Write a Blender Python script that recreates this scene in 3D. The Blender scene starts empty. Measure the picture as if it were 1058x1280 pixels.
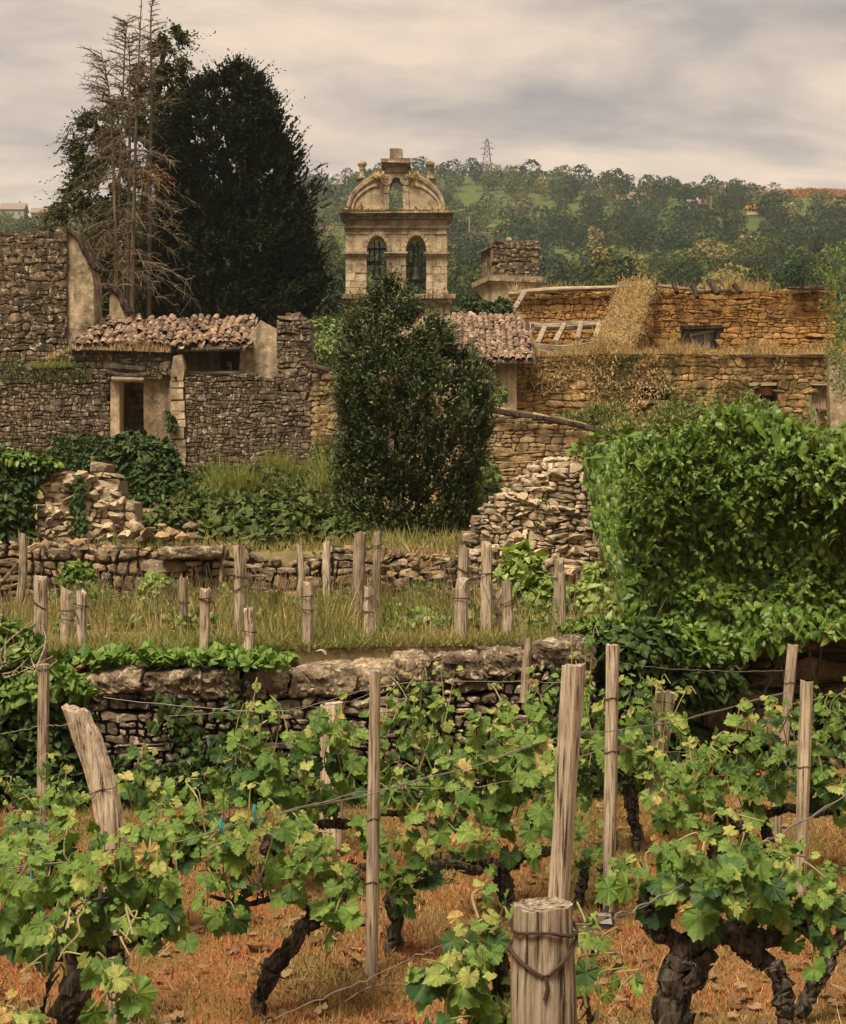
import bpy, bmesh, math, random
import numpy as np
from mathutils import Vector, Matrix

random.seed(11)
RG = np.random.default_rng(11)
SC = bpy.context.scene
COL = SC.collection
PI = math.pi
R = math.radians
F, HX, HY, EYE = 2000.0, 529.0, 618.0, 2.35       # lens in photo pixels, principal column, horizon row, eye height (m)

# ------------------------------------------------------------------ camera
cam_data = bpy.data.cameras.new('camera')
cam = bpy.data.objects.new('camera', cam_data)
COL.objects.link(cam)
cam.location = (0, 0, EYE)
cam.rotation_euler = (R(90), 0, 0)
cam_data.sensor_fit = 'VERTICAL'
cam_data.sensor_height = 24.0
cam_data.lens = 24.0 * F / 1280.0
cam_data.shift_y = -(640 - HY) / 1280.0
cam_data.clip_start = 0.1
cam_data.clip_end = 6000
SC.camera = cam

# ------------------------------------------------------------------ sky
world = bpy.data.worlds.new('World')
SC.world = world
world.use_nodes = True
SUN_EL, SUN_AZ = 60.0, 28.0
SKY_OFF = (3.1, 1.7)
def build_world():
    nt = world.node_tree
    nt.nodes.clear()
    N, L = nt.nodes.new, nt.links.new
    out = N('ShaderNodeOutputWorld'); bg = N('ShaderNodeBackground')
    L(bg.outputs[0], out.inputs[0])
    bg.inputs['Strength'].default_value = 0.1
    sky = N('ShaderNodeTexSky'); sky.sky_type = 'NISHITA'; sky.sun_disc = False
    sky.sun_elevation = R(SUN_EL); sky.sun_rotation = R(180 + SUN_AZ)
    sky.air_density = 1.2; sky.dust_density = 3.0
    tc = N('ShaderNodeTexCoord')
    sep = N('ShaderNodeSeparateXYZ'); L(tc.outputs['Generated'], sep.inputs[0])
    def mth(op, a, b=None, c=None):
        m = N('ShaderNodeMath'); m.operation = op
        for i, v in enumerate((a, b, c)):
            if v is None: continue
            if isinstance(v, (int, float)): m.inputs[i].default_value = v
            else: L(v, m.inputs[i])
        return m.outputs[0]
    # a cloud deck: directions projected on a plane overhead
    zz = mth('ADD', mth('MAXIMUM', sep.outputs[2], 0.0), 0.24)
    cx = mth('DIVIDE', sep.outputs[0], zz); cy = mth('DIVIDE', sep.outputs[1], zz)
    comb = N('ShaderNodeCombineXYZ'); L(cx, comb.inputs[0]); L(cy, comb.inputs[1])
    def noise(scale, detail, off, rough=0.55, sx=1.0, sy=1.0):
        mp = N('ShaderNodeMapping'); mp.inputs['Location'].default_value = off
        mp.inputs['Scale'].default_value = (sx, sy, 1)
        L(comb.outputs[0], mp.inputs[0])
        n = N('ShaderNodeTexNoise'); n.inputs['Scale'].default_value = scale
        n.inputs['Detail'].default_value = detail; n.inputs['Roughness'].default_value = rough
        n.inputs['Distortion'].default_value = 0.35
        L(mp.outputs[0], n.inputs['Vector'])
        return n.outputs['Fac']
    def ramp(fac, stops):
        r = N('ShaderNodeValToRGB'); L(fac, r.inputs[0])
        e = r.color_ramp.elements
        while len(e) > 1: e.remove(e[-1])
        e[0].position = stops[0][0]; e[0].color = (*stops[0][1], 1)
        for p, c in stops[1:]:
            k = e.new(p); k.color = (*c, 1)
        return r.outputs[0]
    def mix(f, a, b):
        m = N('ShaderNodeMix'); m.data_type = 'RGBA'
        if isinstance(f, float): m.inputs[0].default_value = f
        else: L(f, m.inputs[0])
        for i, v in ((6, a), (7, b)):
            if isinstance(v, tuple): m.inputs[i].default_value = (*v, 1)
            else: L(v, m.inputs[i])
        return m.outputs[2]
    n1 = noise(1.9, 7, (SKY_OFF[0], SKY_OFF[1], 0), 0.55, 0.8, 1.3)
    n2 = noise(4.2, 6, (9.1, 4.2, 2), 0.6, 0.8, 1.3)
    lum = ramp(n2, [(0.28, (3.75, 3.0, 2.42)), (0.50, (4.35, 3.45, 2.7)), (0.70, (5.1, 3.95, 2.95))])   # lit, thin cloud
    grey = ramp(n2, [(0.3, (2.0, 1.76, 1.66)), (0.7, (2.5, 2.14, 1.95))])                               # thicker cloud
    thick = ramp(n1, [(0.45, (0, 0, 0)), (0.60, (1, 1, 1))])
    cloud = mix(thick, lum, grey)
    down = mth('MULTIPLY', mth('MAXIMUM', mth('MULTIPLY', sep.outputs[2], -1.0), 0.0), 25.0)
    dn = N('ShaderNodeMath'); dn.operation = 'MINIMUM'; L(down, dn.inputs[0]); dn.inputs[1].default_value = 1.0
    L(mix(dn.outputs[0], mix(0.93, sky.outputs[0], cloud), (0.9, 0.85, 0.55)), bg.inputs['Color'])        # below the horizon: land
build_world()

sun_data = bpy.data.lights.new('sun', 'SUN')
sun_data.energy = 3.9
sun_data.angle = R(24)
sun_data.color = (1.0, 0.88, 0.71)
sun = bpy.data.objects.new('sun', sun_data)
COL.objects.link(sun)
sun.rotation_euler = (R(90 - SUN_EL), 0, R(-SUN_AZ))
sun.location = (-6, -12, 30)

SC.view_settings.view_transform = 'Standard'
SC.view_settings.look = 'None'
SC.view_settings.exposure = 0.92
SC.view_settings.gamma = 1.0
SC.view_settings.use_curve_mapping = False
SC.render.engine = 'CYCLES'
SC.cycles.use_denoising = True
SC.cycles.max_bounces = 6
SC.cycles.diffuse_bounces = 3
SC.cycles.glossy_bounces = 2
SC.cycles.transmission_bounces = 3
SC.cycles.volume_bounces = 1
SC.cycles.caustics_reflective = False
SC.cycles.caustics_refractive = False

# ------------------------------------------------------------------ helpers
def P(px, py, d):
    """the point of the place that a photo pixel shows at depth d"""
    return np.array([(px - HX) / F * d, d, EYE + (HY - py) / F * d])

ORIG = {}      # world origin of every Empty or mesh made here

def tag(o, label=None, cat=None, group=None, kind=None):
    if label: o['label'] = label
    if cat: o['category'] = cat
    if group: o['group'] = group
    if kind: o['kind'] = kind
    return o

def thing(name, label, cat, loc=(0, 0, 0), group=None):
    o = bpy.data.objects.new(name, None)
    COL.objects.link(o)
    o.location = loc
    o.empty_display_size = 0.1
    ORIG[o.name] = np.array(loc, float)
    return tag(o, label, cat, group)

def make_mesh(name, V, faces, mat, smooth=False):
    """V (n,3); faces: list of (m,k) int arrays"""
    me = bpy.data.meshes.new(name)
    V = np.ascontiguousarray(V, dtype=np.float32)
    me.vertices.add(len(V))
    me.vertices.foreach_set('co', V.ravel())
    lv = np.concatenate([f.ravel() for f in faces]).astype(np.int32)
    tot = np.concatenate([np.full(len(f), f.shape[1]) for f in faces]).astype(np.int32)
    start = np.concatenate([[0], np.cumsum(tot)[:-1]]).astype(np.int32)
    me.loops.add(len(lv)); me.loops.foreach_set('vertex_index', lv)
    me.polygons.add(len(tot)); me.polygons.foreach_set('loop_start', start)
    if smooth:
        me.polygons.foreach_set('use_smooth', np.ones(len(tot), dtype=bool))
    else:
        me.polygons.foreach_set('use_smooth', np.zeros(len(tot), dtype=bool))
    me.update(calc_edges=True)
    if mat: me.materials.append(mat)
    return me

def link(name, me, loc=(0, 0, 0), parent=None):
    """loc is in world coordinates"""
    o = bpy.data.objects.new(name, me)
    COL.objects.link(o)
    loc = np.array(loc, float)
    ORIG[o.name] = loc
    if parent is not None:
        o.parent = parent
        o.location = loc - ORIG[parent.name]
    else:
        o.location = loc
    return o

class MB:
    """collects pieces of ONE mesh"""
    def __init__(self): self.V, self.F, self.n = [], [], 0
    def add(self, V, *faces):
        V = np.asarray(V, float)
        self.V.append(V)
        for f in faces:
            f = np.asarray(f, int)
            if len(f): self.F.append(f + self.n)
        self.n += len(V)
        return self
    def build(self, name, mat, parent=None, loc=None, smooth=False):
        V = np.concatenate(self.V)
        if loc is None: loc = ORIG[parent.name] if parent is not None else np.zeros(3)
        return link(name, make_mesh(name, V - np.asarray(loc, float), self.F, mat, smooth), loc, parent)
    def box(self, a, b, jit=0.0, rg=RG):
        a, b = np.asarray(a, float), np.asarray(b, float)
        v = np.array([[x, y, z] for z in (0, 1) for y in (0, 1) for x in (0, 1)], float)
        V = a + v * (b - a)
        if jit: V = V + rg.normal(0, jit, V.shape)
        return self.add(V, [[0, 2, 3, 1], [4, 5, 7, 6], [0, 1, 5, 4], [2, 6, 7, 3], [0, 4, 6, 2], [1, 3, 7, 5]])
    def tube(self, pts, rad, seg=8, rough=0.0, cap=True, rg=RG):
        V, Fq, caps = tube_geo(pts, rad, seg, rough, rg)
        self.add(V, Fq)
        if cap:
            self.F.append(caps + self.n - len(V))
        return self
    def lathe(self, prof, c, seg=16):
        """prof: (r,z) list, c: centre"""
        a = np.linspace(0, 2 * PI, seg, endpoint=False)
        V = np.concatenate([np.stack([c[0] + r * np.cos(a), c[1] + r * np.sin(a), np.full(seg, c[2] + z)], 1) for r, z in prof])
        k = len(prof)
        i = np.arange(seg); j = (i + 1) % seg
        fs = [np.stack([i + s * seg, j + s * seg, j + (s + 1) * seg, i + (s + 1) * seg], 1) for s in range(k - 1)]
        self.add(V, np.concatenate(fs))
        self.F.append(np.stack([np.arange(seg)[::-1], np.arange(seg) + (k - 1) * seg]) + self.n - len(V))
        return self
    def prism(self, pts, y0, y1):
        """polygon in (x, z), extruded in y"""
        pts = np.asarray(pts, float); n = len(pts)
        V = np.concatenate([np.stack([pts[:, 0], np.full(n, y), pts[:, 1]], 1) for y in (y0, y1)])
        i = np.arange(n); j = (i + 1) % n
        self.add(V, np.stack([i, j, j + n, i + n], 1))
        self.F.append(np.stack([i[::-1], i + n]) + self.n - len(V))
        return self

def smooth_path(pts, n):
    """Catmull-Rom resampling"""
    p = np.asarray(pts, float)
    if len(p) < 3:
        t = np.linspace(0, 1, n)[:, None]
        return p[0] * (1 - t) + p[-1] * t
    q = np.vstack([2 * p[0] - p[1], p, 2 * p[-1] - p[-2]])
    out = []
    for t in np.linspace(0, len(p) - 1 - 1e-6, n):
        i = int(t); f = t - i
        a, b, c, d = q[i], q[i + 1], q[i + 2], q[i + 3]
        out.append(0.5 * ((2 * b) + (-a + c) * f + (2 * a - 5 * b + 4 * c - d) * f * f + (-a + 3 * b - 3 * c + d) * f ** 3))
    return np.array(out)

def tube_geo(pts, rad, seg=8, rough=0.0, rg=RG):
    p = np.asarray(pts, float); n = len(p)
    rad = np.broadcast_to(np.asarray(rad, float), (n,)) if np.ndim(rad) else np.full(n, float(rad))
    t = np.gradient(p, axis=0)
    t /= np.linalg.norm(t, axis=1)[:, None] + 1e-9
    ref = np.array([0, 1, 0.0]) if abs(t[0][1]) < 0.8 else np.array([1.0, 0, 0])
    u = np.cross(t, ref); u /= np.linalg.norm(u, axis=1)[:, None] + 1e-9
    v = np.cross(t, u)
    a = np.linspace(0, 2 * PI, seg, endpoint=False)
    rr = rad[:, None] * np.ones(seg)
    if rough: rr = rr * (1 + rg.normal(0, rough, (n, seg)))
    V = p[:, None] + rr[..., None] * (np.cos(a)[None, :, None] * u[:, None] + np.sin(a)[None, :, None] * v[:, None])
    i = np.arange(seg); j = (i + 1) % seg
    fs = np.concatenate([np.stack([i + s * seg, i + (s + 1) * seg, j + (s + 1) * seg, j + s * seg], 1) for s in range(n - 1)])
    caps = np.stack([np.arange(seg), (np.arange(seg) + (n - 1) * seg)[::-1]])
    return V.reshape(-1, 3), fs, caps

def unit(a):
    a = np.asarray(a, float)
    return a / (np.linalg.norm(a, axis=-1, keepdims=True) + 1e-9)

def frames(ydir, zdir):
    y = unit(ydir); z = zdir - (zdir * y).sum(-1, keepdims=True) * y
    z = unit(z); x = np.cross(y, z)
    return x, y, z

def scatter_geo(T, pos, ydir, zdir, scale):
    """T=(V,F): template with its stalk at the origin, tip along +y, face +z"""
    TV, TF = T
    x, y, z = frames(ydir, zdir)
    s = np.broadcast_to(np.asarray(scale, float), (len(pos),))[:, None, None]
    V = pos[:, None] + s * (TV[None, :, 0:1] * x[:, None] + TV[None, :, 1:2] * y[:, None] + TV[None, :, 2:3] * z[:, None])
    Fi = TF[None] + (np.arange(len(pos)) * len(TV))[:, None, None]
    return V.reshape(-1, 3), Fi.reshape(-1, TF.shape[1])

def fbm(x, y, seed=0, octs=4):
    """cheap smooth value noise for shapes (about -1..1)"""
    x = np.asarray(x, float); y = np.asarray(y, float)
    r = np.random.default_rng(seed); out = 0; amp = 1.0
    for o in range(octs):
        for _ in range(3):
            a = r.uniform(0, 2 * PI); k = (2 ** o) * r.uniform(0.7, 1.4)
            out = out + amp * np.sin(k * (np.cos(a) * x + np.sin(a) * y) + r.uniform(0, 6.28)) / 3
        amp *= 0.55
    return out

# ------------------------------------------------------------------ materials
class NT:
    def __init__(self, name):
        self.m = bpy.data.materials.new(name); self.m.use_nodes = True
        self.t = self.m.node_tree; self.t.nodes.clear()
        self.out = self.N('ShaderNodeOutputMaterial')
        self._pos = None
    def N(self, t): return self.t.nodes.new(t)
    def L(self, a, b): self.t.links.new(a, b)
    def setv(self, sock, v):
        if isinstance(v, (int, float)): sock.default_value = v
        elif isinstance(v, tuple): sock.default_value = (*v, 1) if len(v) == 3 and sock.type == 'RGBA' else v
        else: self.L(v, sock)
    def geo(self, k): 
        if self._pos is None: self._pos = self.N('ShaderNodeNewGeometry')
        return self._pos.outputs[k]
    def pos(self, scale=(1, 1, 1)):
        mp = self.N('ShaderNodeMapping'); mp.inputs['Scale'].default_value = scale
        self.L(self.geo('Position'), mp.inputs[0]); return mp.outputs[0]
    def noise(self, vec, scale, detail=5, rough=0.55, dist=0.0):
        n = self.N('ShaderNodeTexNoise'); n.inputs['Scale'].default_value = scale
        n.inputs['Detail'].default_value = detail; n.inputs['Roughness'].default_value = rough
        n.inputs['Distortion'].default_value = dist
        self.L(vec, n.inputs['Vector']); return n.outputs['Fac']
    def ramp(self, fac, stops):
        r = self.N('ShaderNodeValToRGB'); self.L(fac, r.inputs[0]); e = r.color_ramp.elements
        while len(e) > 1: e.remove(e[-1])
        e[0].position = stops[0][0]; c = stops[0][1]; e[0].color = (*c, 1) if isinstance(c, tuple) else (c, c, c, 1)
        for p, c in stops[1:]:
            k = e.new(p); k.color = (*c, 1) if isinstance(c, tuple) else (c, c, c, 1)
        return r.outputs[0]
    def mix(self, f, a, b, blend='MIX'):
        m = self.N('ShaderNodeMix'); m.data_type = 'RGBA'; m.blend_type = blend
        self.setv(m.inputs[0], f); self.setv(m.inputs[6], a); self.setv(m.inputs[7], b)
        return m.outputs[2]
    def math(self, op, a, b=0.0):
        m = self.N('ShaderNodeMath'); m.operation = op
        self.setv(m.inputs[0], a); self.setv(m.inputs[1], b); return m.outputs[0]
    def rnd(self):
        oi = self.N('ShaderNodeObjectInfo')
        return self.math('FRACT', self.math('ADD', oi.outputs['Random'], self.math('MULTIPLY', self.geo('Random Per Island'), 7.31)))
    def bump(self, h, strength, dist):
        b = self.N('ShaderNodeBump'); b.inputs['Strength'].default_value = strength; b.inputs['Distance'].default_value = dist
        self.L(h, b.inputs['Height']); return b.outputs[0]
    def principled(self, col, rough=0.9, spec=0.2, normal=None):
        p = self.N('ShaderNodeBsdfPrincipled'); self.setv(p.inputs['Base Color'], col)
        self.setv(p.inputs['Roughness'], rough); p.inputs['Specular IOR Level'].default_value = spec
        if normal is not None: self.L(normal, p.inputs['Normal'])
        return p.outputs[0]
    def done(self, sh): self.L(sh, self.out.inputs[0]); return self.m

def stone_mat(name, dark, mid, light, s=1.0, lichen=0.35, lcol=(0.50, 0.46, 0.38), crust=0.4, moss=0.25, bump=0.7, streak=0.0, vary=0.45, alt=None):
    n = NT(name); p = n.pos()
    c = n.ramp(n.noise(p, 5 * s, 6, 0.6), [(0.30, dark), (0.5, mid), (0.72, light)])
    r = n.rnd()
    if alt: c = n.mix(n.ramp(r, [(0.62, 0.0), (0.72, 0.8)]), c, n.mix(n.noise(p, 9 * s, 4), alt, mid))
    c = n.mix(1.0, c, n.ramp(r, [(0.0, 1 - vary), (1.0, 1 + vary * 0.55)]), 'MULTIPLY')
    c = n.mix(1.0, c, n.ramp(n.noise(p, 55 * s, 4, 0.7), [(0.3, 0.62), (0.7, 1.28)]), 'MULTIPLY')
    big = n.noise(p, 0.9 * s, 3)
    c = n.mix(1.0, c, n.ramp(n.noise(p, 1.5 * s, 5, 0.65), [(0.34, 0.50), (0.52, 1.0), (0.68, 1.22)]), 'MULTIPLY')          # old damp stains
    if crust:
        f = n.math('MULTIPLY', n.ramp(n.noise(p, 7 * s, 8, 0.7, 0.4), [(0.50, 0.0), (0.60, 1.0)]), n.ramp(big, [(0.38, 0.15), (0.6, 1.0)]))
        c = n.mix(n.math('MULTIPLY', f, crust), c, (0.045, 0.038, 0.028))
    if lichen:
        f = n.ramp(n.noise(p, 10 * s, 7, 0.68, 0.6), [(0.56, 0.0), (0.60, 1.0)])
        c = n.mix(n.math('MULTIPLY', f, lichen), c, lcol)
    if streak:
        f = n.ramp(n.noise(n.pos((5 * s, 5 * s, 0.5 * s)), 1.6, 6, 0.65), [(0.48, 0.0), (0.66, 1.0)])
        c = n.mix(n.math('MULTIPLY', f, streak), c, (0.05, 0.043, 0.03))
    if moss:
        f = n.ramp(n.noise(p, 3.2 * s, 6, 0.65), [(0.54, 0.0), (0.66, 1.0)])
        c = n.mix(n.math('MULTIPLY', f, moss), c, (0.085, 0.085, 0.025))
    h = n.math('ADD', n.noise(p, 24 * s, 8, 0.7), n.math('MULTIPLY', n.noise(p, 7 * s, 4, 0.6), 1.2))
    return n.done(n.principled(c, 0.95, 0.1, n.bump(h, bump, 0.035 / s)))

def leaf_mat(name, a, b, c2=None, trans=0.25, rough=0.5, spec=0.3, young=0.0, ycol=(0.32, 0.30, 0.06), vscale=1.2, veins=False):
    n = NT(name); p = n.pos(); r = n.rnd()
    c = n.mix(n.ramp(r, [(0.05, 0.0), (0.95, 1.0)]), a, b)
    if c2: c = n.mix(n.ramp(n.noise(p, vscale, 3), [(0.40, 0.0), (0.62, 0.75)]), c, c2)
    if young: c = n.mix(n.ramp(n.math('FRACT', n.math('MULTIPLY', r, 13.7)), [(1 - young, 0.0), (1 - young + 0.03, 0.85)]), c, ycol)
    c = n.mix(1.0, c, n.ramp(n.noise(p, 60, 3, 0.6), [(0.3, 0.78), (0.7, 1.18)]), 'MULTIPLY')
    if veins:
        tc = n.N('ShaderNodeTexCoord'); sp = n.N('ShaderNodeSeparateXYZ'); n.L(tc.outputs['Object'], sp.inputs[0])
        a = n.math('ARCTAN2', sp.outputs[0], n.math('SUBTRACT', sp.outputs[1], 0.16))
        f = n.ramp(n.math('ABSOLUTE', n.math('SINE', n.math('MULTIPLY', a, 3.333))), [(0.04, 0.45), (0.16, 0.0)])
        c = n.mix(f, c, n.mix(1.0, c, (1.9, 1.7, 1.8), 'MULTIPLY'))
        c = n.mix(1.0, c, n.ramp(n.noise(p, 22, 3, 0.6), [(0.3, 0.72), (0.7, 1.2)]), 'MULTIPLY')
    c = n.mix(n.math('MULTIPLY', n.geo('Backfacing'), 0.30), c, n.mix(1.0, c, (1.7, 1.6, 1.9), 'MULTIPLY'))
    sh = n.principled(c, rough, spec)
    if trans:
        t = n.N('ShaderNodeBsdfTranslucent'); n.setv(t.inputs[0], n.mix(1.0, c, (1.15, 1.25, 0.5), 'MULTIPLY'))
        m = n.N('ShaderNodeMixShader'); m.inputs[0].default_value = trans
        n.L(sh, m.inputs[1]); n.L(t.outputs[0], m.inputs[2]); sh = m.outputs[0]
    return n.done(sh)

def wood_mat(name, a, b, dark=(0.05, 0.036, 0.024), s=1.0, bump=0.8, along=(1, 1, 0.05), moss=0.0):
    n = NT(name); p = n.pos()
    g = n.noise(n.pos((along[0] * 60 * s, along[1] * 60 * s, along[2] * 60 * s)), 1.0, 7, 0.65, 0.25)
    c = n.ramp(g, [(0.36, dark), (0.45, a), (0.62, b)])
    c = n.mix(1.0, c, n.ramp(n.noise(p, 3.5, 5, 0.6), [(0.3, 0.72), (0.7, 1.18)]), 'MULTIPLY')
    c = n.mix(1.0, c, n.ramp(n.rnd(), [(0.0, 0.75), (1.0, 1.15)]), 'MULTIPLY')
    if moss: c = n.mix(n.math('MULTIPLY', n.ramp(n.noise(p, 9, 6, 0.7), [(0.52, 0.0), (0.62, 1.0)]), moss), c, (0.10, 0.10, 0.05))
    return n.done(n.principled(c, 0.92, 0.12, n.bump(g, bump, 0.012 / s)))

def plain_mat(name, col, rough=0.8, spec=0.2, metal=0.0, nz=0.25, nscale=8, bump=0.2):
    n = NT(name); p = n.pos(); f = n.noise(p, nscale, 6, 0.65)
    c = n.mix(1.0, col, n.ramp(f, [(0.28, 1 - nz), (0.72, 1 + nz)]), 'MULTIPLY')
    sh = n.principled(c, rough, spec, n.bump(f, bump, 0.02))
    if metal: sh.node.inputs['Metallic'].default_value = metal
    return n.done(sh)

M = {}
M['wall_dark'] = stone_mat('dark_lichen_stone', (0.07, 0.053, 0.036), (0.19, 0.145, 0.098), (0.40, 0.315, 0.22), 1.6, 0.75, (0.62, 0.54, 0.42), 0.7, 0.25)
M['wall_left'] = stone_mat('ruin_stone', (0.060, 0.044, 0.029), (0.135, 0.099, 0.065), (0.27, 0.20, 0.135), 1.0, 0.6, (0.52, 0.445, 0.345), 0.7, 0.3, streak=0.35, vary=0.32)
M['wall_block'] = stone_mat('block_stone', (0.055, 0.038, 0.023), (0.13, 0.092, 0.055), (0.28, 0.205, 0.13), 0.9, 0.65, (0.52, 0.44, 0.33), 0.75, 0.25, streak=0.35, vary=0.32)
M['wall_grey'] = stone_mat('dry_stone', (0.11, 0.078, 0.048), (0.235, 0.172, 0.108), (0.40, 0.31, 0.205), 1.2, 0.35, (0.55, 0.47, 0.36), 0.55, 0.2, alt=(0.34, 0.19, 0.08))
M['wall_pale'] = stone_mat('pale_rubble_stone', (0.30, 0.22, 0.135), (0.52, 0.40, 0.26), (0.66, 0.53, 0.37), 1.2, 0.3, (0.70, 0.61, 0.47), 0.3, 0.08)
M['wall_orange'] = stone_mat('orange_stone', (0.19, 0.098, 0.032), (0.42, 0.225, 0.070), (0.60, 0.38, 0.15), 0.7, 0.15, (0.55, 0.42, 0.26), 0.3, 0.08, alt=(0.26, 0.12, 0.05))
M['wall_brown'] = stone_mat('brown_stone', (0.14, 0.095, 0.046), (0.30, 0.205, 0.10), (0.46, 0.33, 0.18), 0.7, 0.25, (0.50, 0.39, 0.25), 0.5, 0.35, streak=0.5)
M['wall_ochre'] = stone_mat('ochre_stone', (0.16, 0.098, 0.040), (0.36, 0.225, 0.088), (0.52, 0.36, 0.165), 0.7, 0.3, (0.52, 0.41, 0.26), 0.5, 0.3, streak=0.5)
M['wall_tan'] = stone_mat('tan_stone', (0.19, 0.125, 0.062), (0.35, 0.24, 0.128), (0.47, 0.345, 0.20), 1.0, 0.25, (0.54, 0.44, 0.30), 0.35, 0.25)
M['mortar_dark'] = plain_mat('dark_joint_earth', (0.042, 0.032, 0.022), nscale=10)
M['mortar_brown'] = plain_mat('brown_joint_earth', (0.19, 0.125, 0.068), nscale=10)
M['mortar_ruin'] = plain_mat('ruin_joint_earth', (0.125, 0.093, 0.062), nscale=10)
M['mortar_pale'] = plain_mat('pale_joint_earth', (0.21, 0.155, 0.10), nscale=10)
M['mortar_orange'] = plain_mat('orange_joint_earth', (0.20, 0.10, 0.035), nscale=8)
M['ashlar'] = stone_mat('bell_gable_ashlar', (0.27, 0.20, 0.12), (0.44, 0.34, 0.215), (0.55, 0.44, 0.295), 0.5, 0.2, (0.48, 0.42, 0.32), 0.4, 0.15, bump=0.45, streak=0.4, vary=0.22)
M['ashlar_dark'] = stone_mat('weathered_ashlar', (0.13, 0.096, 0.058), (0.29, 0.218, 0.135), (0.45, 0.35, 0.23), 0.6, 0.35, (0.46, 0.40, 0.30), 0.75, 0.35, bump=0.6, streak=0.5, vary=0.2)
M['plaster'] = stone_mat('old_lime_plaster', (0.30, 0.21, 0.12), (0.47, 0.35, 0.22), (0.58, 0.46, 0.31), 0.7, 0.1, (0.6, 0.5, 0.38), 0.4, 0.08, bump=0.35, streak=0.35, vary=0.05)
M['plaster_grey'] = stone_mat('grey_lime_plaster', (0.20, 0.145, 0.085), (0.33, 0.25, 0.16), (0.46, 0.36, 0.24), 0.8, 0.25, (0.6, 0.52, 0.4), 0.55, 0.12, bump=0.4, streak=0.5, vary=0.05)
M['tile'] = stone_mat('clay_tile', (0.085, 0.052, 0.033), (0.20, 0.122, 0.078), (0.36, 0.27, 0.185), 1.2, 0.55, (0.50, 0.42, 0.31), 0.6, 0.2, bump=0.35, vary=0.55)
M['coping'] = stone_mat('coping_slab', (0.075, 0.054, 0.035), (0.25, 0.185, 0.118), (0.50, 0.39, 0.265), 1.5, 0.6, (0.58, 0.49, 0.36), 0.95, 0.35, bump=1.0)
M['post'] = wood_mat('weathered_post_wood', (0.27, 0.205, 0.135), (0.44, 0.35, 0.245), (0.07, 0.05, 0.03), 1.5, 1.0)
M['post_pale'] = wood_mat('pale_split_wood', (0.34, 0.26, 0.175), (0.55, 0.445, 0.32), (0.06, 0.042, 0.027), 1.3, 1.2)
M['stump'] = wood_mat('cracked_post_wood', (0.27, 0.205, 0.135), (0.52, 0.42, 0.295), (0.028, 0.020, 0.014), 1.25, 1.4, (1, 1, 0.03))
M['beam'] = wood_mat('grey_beam_wood', (0.20, 0.15, 0.10), (0.37, 0.29, 0.20), s=0.3, along=(0.06, 1, 1))
M['rafter'] = wood_mat('grey_lath_wood', (0.25, 0.20, 0.14), (0.42, 0.34, 0.25), s=0.3, along=(0.3, 1, 0.3))
M['dark_wood'] = wood_mat('charred_wood', (0.035, 0.026, 0.018), (0.085, 0.062, 0.042), (0.015, 0.012, 0.009), s=0.3)
M['plank'] = wood_mat('red_brown_plank', (0.20, 0.088, 0.04), (0.33, 0.16, 0.075), (0.06, 0.03, 0.017), 0.3)
M['vine_bark'] = wood_mat('vine_bark', (0.030, 0.023, 0.017), (0.105, 0.080, 0.059), (0.008, 0.006, 0.005), 0.7, 1.2, (1, 1, 0.12), 0.15)
M['dead_bark'] = wood_mat('dead_conifer_bark', (0.10, 0.072, 0.046), (0.19, 0.14, 0.095), (0.07, 0.045, 0.03), 0.2)
M['twig'] = wood_mat('grey_twig', (0.13, 0.098, 0.062), (0.22, 0.172, 0.115), s=0.2)
M['shoot'] = leaf_mat('green_shoot', (0.16, 0.16, 0.05), (0.24, 0.20, 0.075), trans=0.0)
M['wire'] = plain_mat('galvanised_wire', (0.27, 0.24, 0.20), 0.5, 0.5, 0.5, 0.2, 40)
M['rust'] = plain_mat('rusted_wire', (0.055, 0.033, 0.02), 0.8, 0.2, 0.3, 0.3, 60)
M['bronze'] = plain_mat('dark_bronze', (0.022, 0.022, 0.018), 0.6, 0.3, 0.2, 0.3, 6)
M['iron'] = plain_mat('dark_iron', (0.035, 0.03, 0.026), 0.7, 0.3, 0.3)
M['glass'] = plain_mat('dusty_glass', (0.08, 0.10, 0.09), 0.25, 0.5, 0.0, 0.3, 4)
M['painted_shade'] = plain_mat('painted_interior_shade', (0.045, 0.033, 0.022))  # near-black colour for panels that paint the shade of unlit interiors
M['teal'] = plain_mat('teal_plastic', (0.03, 0.26, 0.24), 0.5, 0.4)
GA = ((0.048, 0.105, 0.018), (0.195, 0.275, 0.058), (0.115, 0.190, 0.034), 0.30, 0.55, 0.18)
M['grape_mass'] = leaf_mat('plant_leaf', *GA, vscale=2.2)
M['grape'] = leaf_mat('grape_leaf', *GA, vscale=2.2, veins=True)
M['grape_dark'] = leaf_mat('grape_leaf_older_shaded', (0.016, 0.042, 0.009), (0.055, 0.105, 0.022), None, 0.18, 0.5, 0.2, veins=True)  # older leaves, darkened further to paint depth shade low inside the vines
M['grape_young'] = leaf_mat('grape_leaf_young', (0.20, 0.26, 0.055), (0.33, 0.34, 0.10), (0.30, 0.29, 0.08), 0.35, 0.55, 0.2, veins=True)
M['grape_rust'] = leaf_mat('grape_leaf_rusty', (0.36, 0.24, 0.08), (0.44, 0.36, 0.15), None, 0.3, 0.6, 0.15, veins=True)
M['ivy'] = leaf_mat('ivy_leaf', (0.034, 0.070, 0.009), (0.130, 0.195, 0.027), (0.072, 0.132, 0.014), 0.20, 0.42, 0.3, young=0.05, ycol=(0.20, 0.20, 0.04), vscale=2.2)
M['ivy_dark'] = leaf_mat('ivy_leaf_dark', (0.014, 0.030, 0.007), (0.045, 0.072, 0.015), None, 0.12, 0.5, 0.18)
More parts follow.
